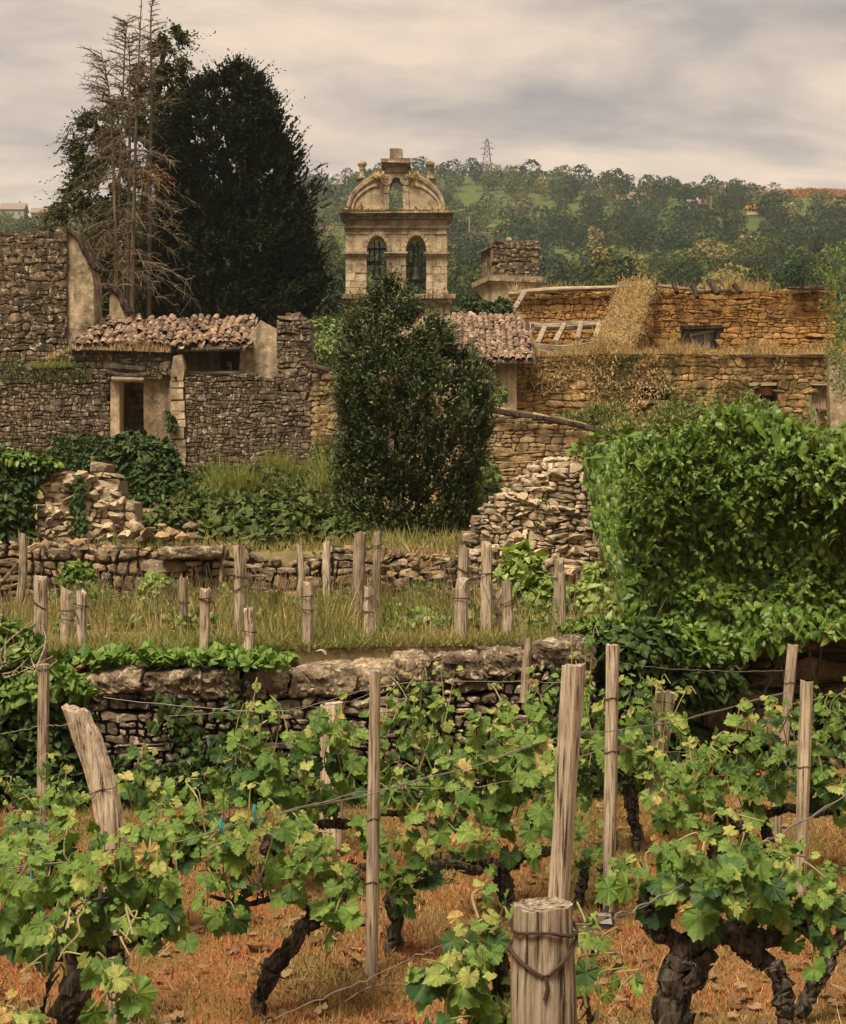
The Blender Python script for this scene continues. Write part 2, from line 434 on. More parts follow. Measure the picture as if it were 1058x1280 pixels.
M['bramble'] = leaf_mat('bramble_leaf', (0.035, 0.055, 0.014), (0.105, 0.130, 0.036), (0.075, 0.085, 0.025), 0.2, 0.6, 0.15)
M['laurel'] = leaf_mat('laurel_leaf', (0.015, 0.026, 0.007), (0.052, 0.068, 0.017), (0.032, 0.046, 0.012), 0.14, 0.42, 0.3, young=0.10, ycol=(0.19, 0.18, 0.04), vscale=1.2)
M['cypress'] = leaf_mat('cypress_spray', (0.006, 0.011, 0.005), (0.024, 0.031, 0.010), (0.012, 0.017, 0.006), 0.04, 0.8, 0.05, vscale=0.7)
M['cypress_green'] = leaf_mat('drooping_spray', (0.022, 0.030, 0.010), (0.055, 0.060, 0.020), (0.07, 0.062, 0.025), 0.1, 0.8, 0.05, vscale=0.7)
M['fresh'] = leaf_mat('fresh_leaf', (0.15, 0.22, 0.045), (0.32, 0.38, 0.11), None, 0.3)
M['weed'] = leaf_mat('weed_leaf', (0.075, 0.115, 0.028), (0.17, 0.21, 0.055), None, 0.25)
M['straw'] = leaf_mat('dry_straw', (0.30, 0.205, 0.095), (0.50, 0.37, 0.195), (0.36, 0.25, 0.11), 0.2, 0.8, 0.1, vscale=1.5)
M['terrace_grass'] = leaf_mat('half_dry_grass', (0.22, 0.195, 0.07), (0.40, 0.32, 0.14), (0.17, 0.20, 0.06), 0.25, 0.8, 0.1, vscale=1.3)
M['green_grass'] = leaf_mat('green_grass', (0.14, 0.17, 0.045), (0.28, 0.28, 0.085), (0.21, 0.21, 0.06), 0.25, 0.7, 0.15)
n = NT('short_dry_grass'); p = n.pos(); r = n.rnd()
c = n.ramp(n.noise(p, 1.5, 5, 0.6), [(0.33, (0.13, 0.125, 0.035)), (0.43, (0.23, 0.165, 0.06)), (0.52, (0.36, 0.17, 0.062)), (0.60, (0.42, 0.14, 0.06)), (0.68, (0.52, 0.13, 0.075))])
c = n.mix(n.ramp(r, [(0.6, 0.0), (1.0, 0.5)]), c, (0.42, 0.31, 0.16)); c = n.mix(n.ramp(r, [(0.0, 0.75), (0.35, 0.0)]), c, (0.13, 0.062, 0.022))
M['tuft'] = n.done(n.principled(c, 0.9, 0.05))
# ------------------------------------------------------------------ leaf templates (stalk at the origin, tip along +y)
def grape_template(seed):
    r = np.random.default_rng(seed)
    ang = np.linspace(-160, 160, 33)
    lob = [(0, 1.0, 26), (54, 0.88, 25), (-54, 0.88, 25), (108, 0.66, 26), (-108, 0.66, 26), (150, 0.5, 20), (-150, 0.5, 20)]
    rad = np.zeros(len(ang)); dp = r.uniform(0.17, 0.34)
    for c, h, w in lob:
        h = h * r.uniform(0.9, 1.1)
        rad = np.maximum(rad, h * (1 - dp * np.minimum(1, np.abs(ang - c) / w) ** 1.3))
    rad = np.maximum(rad, 0.48)
    rad *= np.where(np.arange(len(ang)) % 2 == 0, 1.06, 0.93) * r.uniform(0.94, 1.06, len(ang))
    a = np.radians(ang)
    x, y = np.sin(a) * rad * 0.62, np.cos(a) * rad * 0.62 + 0.16
    cup, droop, tw = r.uniform(-0.55, 0.35), r.uniform(0.05, 0.65), r.uniform(-0.5, 0.5)
    z = r.uniform(0.015, 0.05) * np.cos(a * 360 / 54) + cup * (x ** 2) * 1.6 - droop * np.maximum(y - 0.15, 0) ** 2 + tw * x * y + r.normal(0, 0.018, len(x))
    V = np.vstack([[[0, 0.16, 0.035]], np.stack([x, y, z], 1)])
    i = np.arange(1, len(ang))
    return V, np.stack([np.zeros(len(i), int), i + 1, i], 1)

def ivy_template(seed):
    r = np.random.default_rng(seed)
    c = r.uniform(0.04, 0.16); d = r.uniform(0.02, 0.2)
    V = np.array([(0, 0, 0), (0.30, -0.12, -c * .6), (0.46, 0.16, -c), (0.30, 0.55, -c - d * .3), (0, 1.0, -d), (-0.30, 0.55, -c - d * .3), (-0.46, 0.16, -c), (-0.30, -0.12, -c * .6), (0, 0.42, 0.02)])
    F_ = np.array([(8, 0, 1), (8, 1, 2), (8, 2, 3), (8, 3, 4), (8, 4, 5), (8, 5, 6), (8, 6, 7), (8, 7, 0)])
    return V, F_[:, ::-1]

def lance_template(w=0.34, fold=0.08, droop=0.1):
    V = np.array([(0, 0, 0), (w / 2, 0.42, fold), (0, 1, -droop), (-w / 2, 0.42, fold), (0, 0.45, 0)])
    return V, np.array([(4, 0, 1), (4, 1, 2), (4, 2, 3), (4, 3, 0)])

GRAPE = [grape_template(s) for s in range(12)]
IVY = [ivy_template(s) for s in range(5)]
LANCE = lance_template()
BLADE = (np.array([(-0.5, 0, 0), (0.5, 0, 0), (0.32, 0.55, 0.05), (-0.32, 0.55, 0.05), (0, 1, 0.22)]), np.array([(0, 1, 2), (0, 2, 3), (3, 2, 4)]))
LEAF_ME = {}
def leaf_mesh(kind, i, mat):
    k = (kind, i, mat)
    if k not in LEAF_ME:
        T = GRAPE[i] if kind == 'grape' else IVY[i]
        LEAF_ME[k] = make_mesh('leaf', T[0], [T[1]], M[mat])
    return LEAF_ME[k]

def leaf_objects(root, kind, mats, pos, ydir, zdir, size, rg):
    """each leaf an object of its own, sharing a few meshes; mats: one material key per leaf"""
    x, y, z = frames(ydir, zdir)
    n = len(GRAPE) if kind == 'grape' else len(IVY)
    w = ORIG[root.name]
    for k in range(len(pos)):
        o = bpy.data.objects.new('leaf', leaf_mesh(kind, int(rg.integers(n)), mats[k]))
        COL.objects.link(o); o.parent = root
        m = np.eye(4); s = size[k]
        m[:3, 0], m[:3, 1], m[:3, 2], m[:3, 3] = x[k] * s, y[k] * s, z[k] * s, pos[k] - w
        o.matrix_basis = Matrix(m.tolist())

def leaf_mass(root, name, templ, mat, pos, ydir, zdir, size, rg, kind='stuff'):
    """leaves past counting, joined into one part"""
    mb = MB(); pick = rg.integers(len(templ), size=len(pos)); size = np.broadcast_to(size, (len(pos),))
    for t in range(len(templ)):
        m = pick == t
        if m.any(): mb.add(*scatter_geo(templ[t], pos[m], ydir[m], zdir[m], size[m]))
    o = mb.build(name, M[mat], root)
    if kind: o['kind'] = kind
    return o

# ------------------------------------------------------------------ stone walls
def courses(x0, x1, z0, z1, h, w, rg, wav=0.3, split=0.25):
    """irregular courses of four-cornered cells"""
    zs = [z0]
    while zs[-1] < z1: zs.append(zs[-1] + h * rg.uniform(0.6, 1.5))
    fs = []
    for z in zs:
        ph = rg.uniform(0, 6.28, 3); k = rg.uniform(0.6, 1.5, 3)
        fs.append(lambda x, z=z, ph=ph, k=k: z + wav * h * (0.6 * math.sin(k[0] * x / w * 0.9 + ph[0]) + 0.5 * math.sin(k[1] * x / w * 2.1 + ph[1])))
    out = []
    for b in range(len(zs) - 1):
        x = x0 - rg.uniform(0, w); tl = 0.0
        while x < x1:
            ww = w * rg.lognormal(-0.08, 0.5); tr = rg.normal(0, 0.14) * h
            xb = x + ww
            q = [(x - tl, fs[b](x)), (xb - tr, fs[b](xb)), (xb + tr, fs[b + 1](xb)), (x + tl, fs[b + 1](x))]
            q = np.array(q)
            todo = [q]
            if rg.random() < split and ww > 0.6 * w:
                t, u = rg.uniform(0.35, 0.65, 2)
                L = q[0] * (1 - t) + q[3] * t; Rr = q[1] * (1 - u) + q[2] * u
                todo = [np.array([q[0], q[1], Rr, L]), np.array([L, Rr, q[2], q[3]])]
                if rg.random() < 0.5:
                    k = rg.integers(2); c = todo.pop(k); t = rg.uniform(0.35, 0.65); u = t + rg.normal(0, 0.08)
                    B = c[0] * (1 - t) + c[1] * t; T = c[3] * (1 - u) + c[2] * u
                    todo += [np.array([c[0], B, T, c[3]]), np.array([B, c[1], c[2], T])]
            out += todo
            x = xb; tl = tr
    return out

def stone_geo(q, joint, prot, depth, rg, rich=True):
    """one stone on a wall's face: x along the wall, y into it (front is negative), z up"""
    c = q.mean(0); n = len(q)
    pts = []
    for i in range(n):
        a, b = q[i], q[(i + 1) % n]
        e = b - a; L = np.linalg.norm(e); nr = np.array([e[1], -e[0]]) / (L + 1e-9)
        t0, t1 = rg.uniform(0.10, 0.30), rg.uniform(0.70, 0.90)
        pts.append(a + t0 * e)
        if rich and L > 1.2 * abs(np.linalg.norm(q[(i + 2) % n] - b)): pts.append(a + 0.5 * e + nr * rg.normal(0, 0.05) * L)
        pts.append(a + t1 * e)
    pts = np.array(pts); d = pts - c; L = np.linalg.norm(d, axis=1, keepdims=True)
    pts = c + d * np.maximum(0.4, 1 - joint / (L + 1e-9)) * (1 + rg.normal(0, 0.03, (len(pts), 1)))
    m = len(pts); k = rg.uniform(0.62, 0.82)
    tx, tz = rg.normal(0, 0.22, 2)
    d = pts - c
    yo = -prot * 0.35 + rg.normal(0, prot * 0.12, m)
    yi = -prot * rg.uniform(0.75, 1.1) + (d[:, 0] * tx + d[:, 1] * tz) * 0.35 + rg.normal(0, prot * 0.12, m)
    V = np.concatenate([np.c_[pts[:, 0], np.full(m, depth), pts[:, 1]], np.c_[pts[:, 0], yo, pts[:, 1]],
                        np.c_[c[0] + d[:, 0] * k, yi, c[1] + d[:, 1] * k], [[c[0], yi.mean() - prot * rg.uniform(0, 0.25), c[1]]]])
    i = np.arange(m); j = (i + 1) % m
    quads = np.concatenate([np.stack([i, j, j + m, i + m], 1), np.stack([i + m, j + m, j + 2 * m, i + 2 * m], 1)])
    tris = np.stack([i + 2 * m, j + 2 * m, np.full(m, 3 * m)], 1)
    return V, quads, tris

def poly_area(q):
    x, y = q[:, 0], q[:, 1]
    return 0.5 * abs(np.dot(x, np.roll(y, -1)) - np.dot(y, np.roll(x, -1)))

def stone_face(root, A, B, z0, z1, h, w, mat, core, rg, keep=None, thick=0.4, joint=0.012, prot=0.03, n_ind=300, wav=0.3, split=0.25, name='stone', batter=0.0):
    """stones facing the camera along A-B (plan points); cells where keep(x, z) is false are left out. Local x runs A to B."""
    A, B = np.asarray(A, float), np.asarray(B, float)
    u = B - A; L = np.linalg.norm(u); u /= L
    nb = np.array([-u[1], u[0]])                    # into the wall (away from the camera when A is at its left end)
    cells = [q for q in courses(0, L, z0, z1, h, w, rg, wav, split)]
    ok = []
    for q in cells:
        c = q.mean(0)
        if c[0] < -0.02 or c[0] > L + 0.02: continue
        if keep is not None and not keep(c[0], c[1]): continue
        q[:, 0] = np.clip(q[:, 0], 0, L)
        if q[:, 0].max() - q[:, 0].min() < 0.03: continue
        ok.append(q)
    ok.sort(key=lambda q: -poly_area(q))
    def W(V):
        yy = V[:, 1] + (V[:, 2] - z0) * batter
        return np.c_[A[0] + V[:, 0] * u[0] + yy * nb[0], A[1] + V[:, 0] * u[1] + yy * nb[1], V[:, 2]]
    cm = MB(); sm = MB(); ns = 0
    for k, q in enumerate(ok):
        Q = np.concatenate([np.c_[q[:, 0], np.full(4, 0.035), q[:, 1]], np.c_[q[:, 0], np.full(4, thick), q[:, 1]]])
        Q[:, 1] += rg.normal(0, 0.004)
        cm.add(W(Q), [[0, 1, 2, 3], [7, 6, 5, 4], [0, 4, 5, 1], [1, 5, 6, 2], [2, 6, 7, 3], [3, 7, 4, 0]])
        s = min(1.0, math.sqrt(poly_area(q)) / (0.8 * math.sqrt(h * w)))
        V, qd, tr = stone_geo(q, joint * rg.uniform(0.5, 1.5), prot * rg.uniform(0.3, 1.35) * s, 0.06, rg, k < n_ind)
        V = W(V)
        if k < n_ind:
            c = V.mean(0)
            link(name, make_mesh(name, V - c, [qd, tr], M[mat]), c, root)
        else:
            sm.add(V, qd, tr); ns += 1
    o = cm.build('joint_filling', M[core], root); o['kind'] = 'stuff'
    if ns:
        o = sm.build('small_stones', M[mat], root); o['kind'] = 'stuff'
    return root

def rock_mesh(size, rg, npt=13):
    bm = bmesh.new()
    for _ in range(npt):
        v = unit(rg.normal(0, 1, 3)) * rg.uniform(0.8, 1.0) * np.asarray(size) * 0.5
        bm.verts.new(v)
    bmesh.ops.convex_hull(bm, input=bm.verts)
    for v in [v for v in bm.verts if not v.link_faces]: bm.verts.remove(v)
    bm.normal_update()
    V = np.array([v.co[:] for v in bm.verts]); bm.verts.index_update()
    T = np.array([[v.index for v in f.verts] for f in bm.faces])
    bm.free()
    return V, T

def slab_geo(L, D, H, rg, nx=9, nz=4, rough=0.02):
    """a rough-hewn slab, centred; x length, y depth, z height"""
    bm = bmesh.new()
    bmesh.ops.create_cube(bm, size=1)
    bmesh.ops.scale(bm, vec=(L, D, H), verts=bm.verts)
    le = [e for e in bm.edges if abs((e.verts[0].co - e.verts[1].co).x) > L * 0.5]
    bmesh.ops.subdivide_edges(bm, edges=le, cuts=nx, use_grid_fill=True)
    le = [e for e in bm.edges if abs((e.verts[0].co - e.verts[1].co).y) > D * 0.5]
    bmesh.ops.subdivide_edges(bm, edges=le, cuts=3, use_grid_fill=True)
    le = [e for e in bm.edges if abs((e.verts[0].co - e.verts[1].co).z) > H * 0.5]
    bmesh.ops.subdivide_edges(bm, edges=le, cuts=nz, use_grid_fill=True)
    V = np.array([v.co[:] for v in bm.verts]); bm.verts.index_update()
    Fq = np.array([[v.index for v in f.verts] for f in bm.faces if len(f.verts) == 4])
    bm.free()
    s = int(rg.integers(1e6))
    e = np.minimum(1, np.abs(V[:, 1]) / (D / 2)) ** 6 * np.minimum(1, np.abs(V[:, 2]) / (H / 2)) ** 4
    e2 = np.minimum(1, np.abs(V[:, 0]) / (L / 2)) ** 8
    k = 1 - 0.12 * e
    V = V * np.c_[1 - 0.04 * e * e2, k, 1 - 0.16 * e - 0.08 * e2]
    sc = 9
    V[:, 1] += rough * 1.3 * fbm(V[:, 0] * sc, V[:, 2] * sc * 2.2, s)
    V[:, 2] += rough * fbm(V[:, 0] * sc, V[:, 1] * sc, s + 1)
    V[:, 0] += rough * fbm(V[:, 2] * sc, V[:, 1] * sc, s + 2)
    V += rg.normal(0, rough * 0.18, V.shape)
    return V, Fq

# ------------------------------------------------------------------ roof tiles
def tile_geo(rg, L=0.36, r0=0.075, r1=0.058, th=0.013):
    a = np.linspace(0, PI, 6)
    def ring(y, r, lift): return np.c_[np.cos(a) * r, np.full(6, y), np.sin(a) * r * 0.72 + lift]
    V = np.concatenate([ring(0, r0, 0.012), ring(L, r1, 0.0), ring(0, r0 - th, 0.012 - th * 0.3), ring(L, r1 - th, -th * 0.3)])
    V += rg.normal(0, 0.003, V.shape)
    q = []
    for i in range(5):
        q += [(i, i + 1, 7 + i, 6 + i), (12 + i, 18 + i, 19 + i, 13 + i), (i, 12 + i, 13 + i, i + 1), (6 + i, 7 + i, 19 + i, 18 + i)]
    q += [(0, 6, 18, 12), (5, 17, 23, 11)]
    return V, np.array(q)
TILE_GEO = [tile_geo(np.random.default_rng(50 + k)) for k in range(4)]
TILE_ME = [make_mesh('roof_tile', V, [Q], M['tile']) for V, Q in TILE_GEO]

def tile_roof(root, O, ux, up, width, length, rg, mess=0.06, miss=0.02, col=0.185, row=0.31, n_max=300, keep=None):
    """O: eave corner, ux along the eave, up: up the slope (unit vectors); covers are parts, channels joined"""
    O, ux, up = np.asarray(O, float), unit(ux), unit(up)
    nz = np.cross(ux, up)
    ncol, nrow = int(width / col) + 1, int(length / row) + 1
    ch = MB(); extra = MB(); cnt = 0; nx = 0
    for i in range(ncol):
        for j in range(nrow):
            if keep is not None and not keep((i + .5) / ncol, (j + .5) / nrow): continue
            sag = 0.05 * math.sin(i * 0.55 + 0.7) * math.sin(PI * j / max(1, nrow - 1)) 
            base = O + ux * (i * col) + up * (j * row) + nz * (0.012 * j % 0.02 + sag)
            for kind in (0, 1):
                if rg.random() < miss * (1.6 if kind else 1): continue
                a = rg.normal(0, mess * 1.4); lift = rg.normal(0, mess * 0.6) + 0.05
                y = up * math.cos(lift) + nz * math.sin(lift)
                y = unit(y * math.cos(a) + ux * math.sin(a)); x = unit(np.cross(y, nz)); z = np.cross(x, y)
                p = base + ux * (rg.normal(0, mess * 0.25) + (0 if kind else col / 2)) + up * rg.normal(0, mess * 0.9) + nz * (0.055 if kind else 0.04)
                if not kind: x, z = -x, -z
                rl = rg.normal(0, mess * 2.0); x, z = x * math.cos(rl) + z * math.sin(rl), z * math.cos(rl) - x * math.sin(rl)
                g = int(rg.integers(4))
                if kind and cnt < n_max:
                    o = bpy.data.objects.new('roof_tile', TILE_ME[g]); COL.objects.link(o); o.parent = root
                    m = np.eye(4); m[:3, 0], m[:3, 1], m[:3, 2], m[:3, 3] = x, y, z, p - ORIG[root.name]
                    o.matrix_basis = Matrix(m.tolist()); cnt += 1
                else:
                    V, Q = TILE_GEO[g]
                    (ch if not kind else extra).add(p + V[:, :1] * x + V[:, 1:2] * y + V[:, 2:] * z, Q)
    o = ch.build('channel_tiles', M['tile'], root); o['kind'] = 'stuff'
    deck = MB(); w = width + 0.05
    c = [O - nz * 0.02, O + ux * w - nz * 0.02, O + ux * w + up * length - nz * 0.02, O + up * length - nz * 0.02]
    c = np.array(c + [p - nz * 0.05 for p in c])
    deck.add(c, [[0, 1, 2, 3], [7, 6, 5, 4], [0, 4, 5, 1], [1, 5, 6, 2], [2, 6, 7, 3], [3, 7, 4, 0]])
    deck.build('roof_deck', M['dark_wood'], root)

# ------------------------------------------------------------------ foliage masses
def blob_points(blobs, n, rg, shell=0.75, zmin=None):
    """points and outward normals in a union of ellipsoids ((centre),(radii))"""
    vol = np.array([r[0] * r[1] * r[2] for c, r in blobs]) ** 0.7
    pick = rg.choice(len(blobs), size=n, p=vol / vol.sum())
    C = np.array([c for c, r in blobs], float)[pick]; Rr = np.array([r for c, r in blobs], float)[pick]
    d = unit(rg.normal(0, 1, (n, 3)))
    t = np.where(rg.random(n) < shell, rg.uniform(0.82, 1.06, n), rg.uniform(0.3, 0.9, n))
    lump = 1 + 0.16 * fbm(d[:, 0] * 3 + pick, d[:, 2] * 3 + d[:, 1] * 2, 5)
    p = C + d * Rr * (t * lump)[:, None]
    # drop what is deep inside another blob
    keep = np.ones(n, bool)
    for k, (c, r) in enumerate(blobs):
        q = (((p - np.array(c)) / np.array(r)) ** 2).sum(1)
        keep &= (pick == k) | (q > 0.55)
    if zmin is not None: keep &= p[:, 2] > zmin
    return p[keep], unit(d / Rr)[keep]

def leaf_blob(name, label, cat, blobs, n, size, mat, templ, rg, n_ind=0, ind_kind='ivy', up=0.45, hang=0.6, group=None, kind=None, loc=None, jitter=0.55, zmin=None, part='foliage', stem=None):
    p, nr = blob_points(blobs, n, rg, zmin=zmin)
    if loc is None:
        loc = np.array([p[:, 0].mean(), p[:, 1].mean(), p[:, 2].min()])
    root = thing(name, label, cat, loc, group)
    if kind: root['kind'] = kind
    z = unit(nr + np.array([0, 0, up]) + rg.normal(0, jitter, p.shape))
    y = unit(nr * 0.5 + np.array([0, 0, -hang]) + rg.normal(0, 0.6, p.shape))
    s = size * rg.lognormal(0, 0.25, len(p))
    order = np.argsort(p[:, 1] + rg.normal(0, 0.03, len(p)) - nr[:, 2] * 0.1)
    a, b = order[:n_ind], order[n_ind:]
    if n_ind: leaf_objects(root, ind_kind, [mat] * len(a), p[a], y[a], z[a], s[a], rg)
    leaf_mass(root, part, templ, mat, p[b], y[b], z[b], s[b], rg)
    if stem:
        mb = MB()
        for pts, r in stem: mb.tube(smooth_path(pts, 10), np.linspace(r, r * 0.5, 10), 6, 0.1)
        mb.build('stem', M['twig'], root)
    return root

def sprays(base, direc, length, per, templ, size, rg, spread=0.5, flat=0.3):
    """leaves set along many short twigs; returns pos, ydir, zdir, scale"""
    n = len(base)
    t = np.tile(np.linspace(0.05, 1.0, per), (n, 1))
    pos = base[:, None] + direc[:, None] * (length[:, None] * t)[..., None]
    bend = rg.normal(0, 0.12, (n, 1, 3)) * (t ** 2)[..., None] * length[:, None, None]
    pos = pos + bend + rg.normal(0, 0.012, pos.shape) * length[:, None, None]
    y = direc[:, None] + rg.normal(0, spread, pos.shape)
    z = np.array([0, -0.3, 1.0]) + rg.normal(0, flat, pos.shape) + direc[:, None] * 0.3
    s = size * (1.05 - 0.45 * t) * rg.uniform(0.75, 1.25, t.shape)
    return pos.reshape(-1, 3), unit(y.reshape(-1, 3)), unit(z.reshape(-1, 3)), s.ravel()

def grass(name, label, cat, x, y, zf, hgt, wid, mat, rg, lean=0.35, templ=BLADE):
    n = len(x)
    z = np.array([zf(a, b) for a, b in zip(x, y)]) if not isinstance(zf, np.ndarray) else zf
    p = np.c_[x, y, z - 0.01]
    d = unit(np.c_[rg.normal(0, lean, n), rg.normal(0, lean, n), np.ones(n)])
    zd = np.c_[rg.normal(0, 0.7, n), rg.normal(-0.7, 0.6, n), rg.normal(0, 0.2, n)]
    h = np.maximum(0.01, hgt * rg.lognormal(0, 0.35, n))
    TV, TF = templ
    xx, yy, zz = frames(d, zd)
    V = p[:, None] + TV[None, :, 0:1] * xx[:, None] * (wid * rg.uniform(0.6, 1.4, n))[:, None, None] + (TV[None, :, 1:2] * yy[:, None] + TV[None, :, 2:3] * zz[:, None]) * h[:, None, None]
    Fi = TF[None] + (np.arange(n) * len(TV))[:, None, None]
    o = link(name, make_mesh(name, V.reshape(-1, 3), [Fi.reshape(-1, 3)], M[mat]))
    return tag(o, label, cat, None, 'stuff')
# ================================================================== THE GROUND
def grid_ground(name, xs, ys, zf, mat, label, cat='ground'):
    X, Y = np.meshgrid(xs, ys)
    Z = zf(X, Y)
    nx, ny = len(xs), len(ys)
    V = np.c_[X.ravel(), Y.ravel(), Z.ravel()]
    i, j = np.meshgrid(np.arange(nx - 1), np.arange(ny - 1)); a = (j * nx + i).ravel()
    o = link(name, make_mesh(name, V, [np.stack([a, a + 1, a + nx + 1, a + nx], 1)], mat, True))
    return tag(o, label, cat, None, 'structure')

def zv(x, y): return 0.05 * fbm(np.asarray(x) * 1.1, np.asarray(y) * 1.1, 3, 3)
def zt(x, y): return np.interp(y, [14, 17, 20.3], [1.11, 1.08, 0.96]) + 0.03 * fbm(np.asarray(x) * 0.8, np.asarray(y) * 0.8, 4, 2)
def zr(x, y):
    y = np.asarray(y, float)
    return 1.55 + np.interp(y, [20, 33, 60, 80], [0.0, 1.1, 1.4, 2.6]) + 0.08 * fbm(np.asarray(x) * 0.5, y * 0.5, 6, 3)
HA = 0.00765
def zh(x, y):
    y = np.asarray(y, float); x = np.asarray(x, float)
    ycap = 610 + 40 * np.sin(x / 95 + 1.0) + 26 * np.sin(x / 37 + 2.2)
    ye = np.minimum(y, ycap)
    z = HA * np.maximum(ye, 40) ** 1.5 + np.maximum(0, y - ycap) * 0.04
    return z * (1 + 0.02 * np.sin(x / 60 + y / 90)) + 1.6 * np.sin(x / 21 + y / 33) * np.clip((y - 90) / 100, 0, 1)

n = NT('vineyard_earth'); p = n.pos()
c = n.ramp(n.noise(p, 1.3, 6, 0.6), [(0.30, (0.14, 0.105, 0.04)), (0.47, (0.19, 0.115, 0.042)), (0.60, (0.25, 0.115, 0.046)), (0.72, (0.36, 0.125, 0.06))])
c = n.mix(1.0, c, n.ramp(n.noise(p, 45, 5, 0.7), [(0.3, 0.55), (0.7, 1.3)]), 'MULTIPLY')
M['earth'] = n.done(n.principled(c, 0.97, 0.05, n.bump(n.noise(p, 60, 6, 0.7), 0.8, 0.02)))
n = NT('terrace_earth'); p = n.pos()
c = n.ramp(n.noise(p, 2.0, 6, 0.6), [(0.35, (0.13, 0.10, 0.045)), (0.6, (0.24, 0.185, 0.085))])
M['terrace_earth'] = n.done(n.principled(c, 0.97, 0.05, n.bump(n.noise(p, 40, 6, 0.7), 0.7, 0.02)))
n = NT('hill_meadow'); p = n.pos()
c = n.ramp(n.noise(p, 0.018, 6, 0.62, 0.3), [(0.36, (0.035, 0.052, 0.013)), (0.48, (0.070, 0.090, 0.026)), (0.58, (0.060, 0.076, 0.022)), (0.70, (0.12, 0.10, 0.04))])
c = n.mix(1.0, c, n.ramp(n.noise(p, 0.5, 6, 0.7), [(0.3, 0.7), (0.7, 1.2)]), 'MULTIPLY')
M['hill'] = n.done(n.principled(c, 0.97, 0.05))

grid_ground('vineyard_ground', np.linspace(-30, 30, 121), np.concatenate([np.linspace(-12, 4, 12), np.linspace(4.4, 14.7, 66)]), zv, M['earth'], 'orange brown earth of the vineyard under short dry grass')
def yfront(x): return np.interp(x, [-4.1, 1.35, 1.75, 2.2, 30], [12.42, 13.25, 13.35, 14.4, 14.6])
xs = np.linspace(-30, 30, 241); X, T = np.meshgrid(xs, np.concatenate([[0, 0.0], np.linspace(0, 1, 26)]))
Y = yfront(X) + (20.5 - yfront(X)) * T; Z = zt(X, Y); Z[0] = -0.1; Z[1] -= 0.04; Y[1] -= 0.02; Y[0] -= 0.1
V = np.c_[X.ravel(), Y.ravel(), Z.ravel()]; i, j = np.meshgrid(np.arange(240), np.arange(27)); a = (j * 241 + i).ravel()
tag(link('terrace_ground', make_mesh('terrace_ground', V, [np.stack([a, a + 1, a + 242, a + 241], 1)], M['terrace_earth'])), 'raised terrace of dry earth between the two stone walls', 'ground', None, 'structure')
grid_ground('ruin_ground', np.linspace(-60, 60, 90), np.concatenate([[20.28], np.linspace(20.3, 80, 70)]), lambda x, y: np.where(y < 20.29, 0.5, zr(x, y)), M['terrace_earth'], 'sloping rough ground below the ruined houses')
grid_ground('hillside', np.linspace(-700, 700, 200), np.concatenate([np.linspace(76, 700, 150), np.linspace(720, 1100, 12)]), lambda x, y: np.where(y < 77, 2.0, zh(x, y)), M['hill'], 'green wooded hillside rising behind the ruins', 'hill')

# ================================================================== THE WOODED HILL
def hill_tree_geo(seed, nq, kind):
    r = np.random.default_rng(seed)
    blobs = []
    if kind == 'round':
        for _ in range(7):
            a = r.uniform(0, 6.28); d = r.uniform(0.0, 0.24)
            s = r.uniform(0.20, 0.33)
            blobs.append(((d * math.cos(a), d * math.sin(a), r.uniform(0.34, 0.74)), (s, s, s * r.uniform(0.7, 1.0))))
    elif kind == 'tall':
        for _ in range(9):
            a = r.uniform(0, 6.28); t = r.random(); s = 0.17 * (1.15 - 0.6 * t)
            blobs.append(((0.10 * math.cos(a), 0.10 * math.sin(a), 0.25 + 0.72 * t), (s, s, s * 1.5)))
    else:
        for _ in range(7):
            a = r.uniform(0, 6.28); d = r.uniform(0.05, 0.36); s = r.uniform(0.13, 0.22)
            blobs.append(((d * math.cos(a), d * math.sin(a), r.uniform(0.18, 0.42)), (s, s, s * 0.9)))
    p, nr = blob_points(blobs, nq, r, 0.9)
    T = (np.array([(-0.5, -0.35, 0), (0.1, -0.5, 0.1), (0.55, 0.2, -0.06), (-0.25, 0.5, 0.05)]), np.array([(0, 1, 2), (0, 2, 3)]))
    z = unit(nr + r.normal(0, 0.30, p.shape) + np.array([0, 0, 0.15]))
    y = unit(r.normal(0, 1, p.shape))
    V, Fi = scatter_geo(T, p, y, z, (0.09 if nq < 200 else 0.056 if nq < 1000 else 0.040) * r.lognormal(0, 0.35, len(p)))
    mb = MB(); mb.add(V, Fi)
    mb.tube([(0, 0, -0.1), (0.01, 0, 0.3), (0, 0.01, 0.6)], [0.035, 0.028, 0.015], 5)
    return np.concatenate(mb.V), mb.F

HT_COL = {'dark green': ((0.013, 0.028, 0.009), (0.030, 0.052, 0.015)), 'olive green': ((0.045, 0.056, 0.015), (0.080, 0.090, 0.026)),
          'light green': ((0.058, 0.088, 0.020), (0.105, 0.138, 0.036)), 'yellowish': ((0.16, 0.135, 0.045), (0.24, 0.20, 0.075)),
          'bluish green': ((0.018, 0.036, 0.018), (0.040, 0.064, 0.032)), 'greyish brown': ((0.085, 0.075, 0.04), (0.15, 0.13, 0.07))}
for k, (a, b) in HT_COL.items():
    M['ht ' + k] = leaf_mat('tree_leaves_' + k.replace(' ', '_'), a, b, None, 0.12, 0.8, 0.05)
HT_GEO = {k: [hill_tree_geo(200 + 10 * i + s, 2400, k) for s in range(4)] for i, k in enumerate(('round', 'tall', 'bushy'))}
HT_LOW = [hill_tree_geo(300 + s, 800, 'round') for s in range(4)]
HT_SCRUB = [hill_tree_geo(400 + s, 90, 'bushy') for s in range(4)]
HT_ME = {}
rg = np.random.default_rng(77)

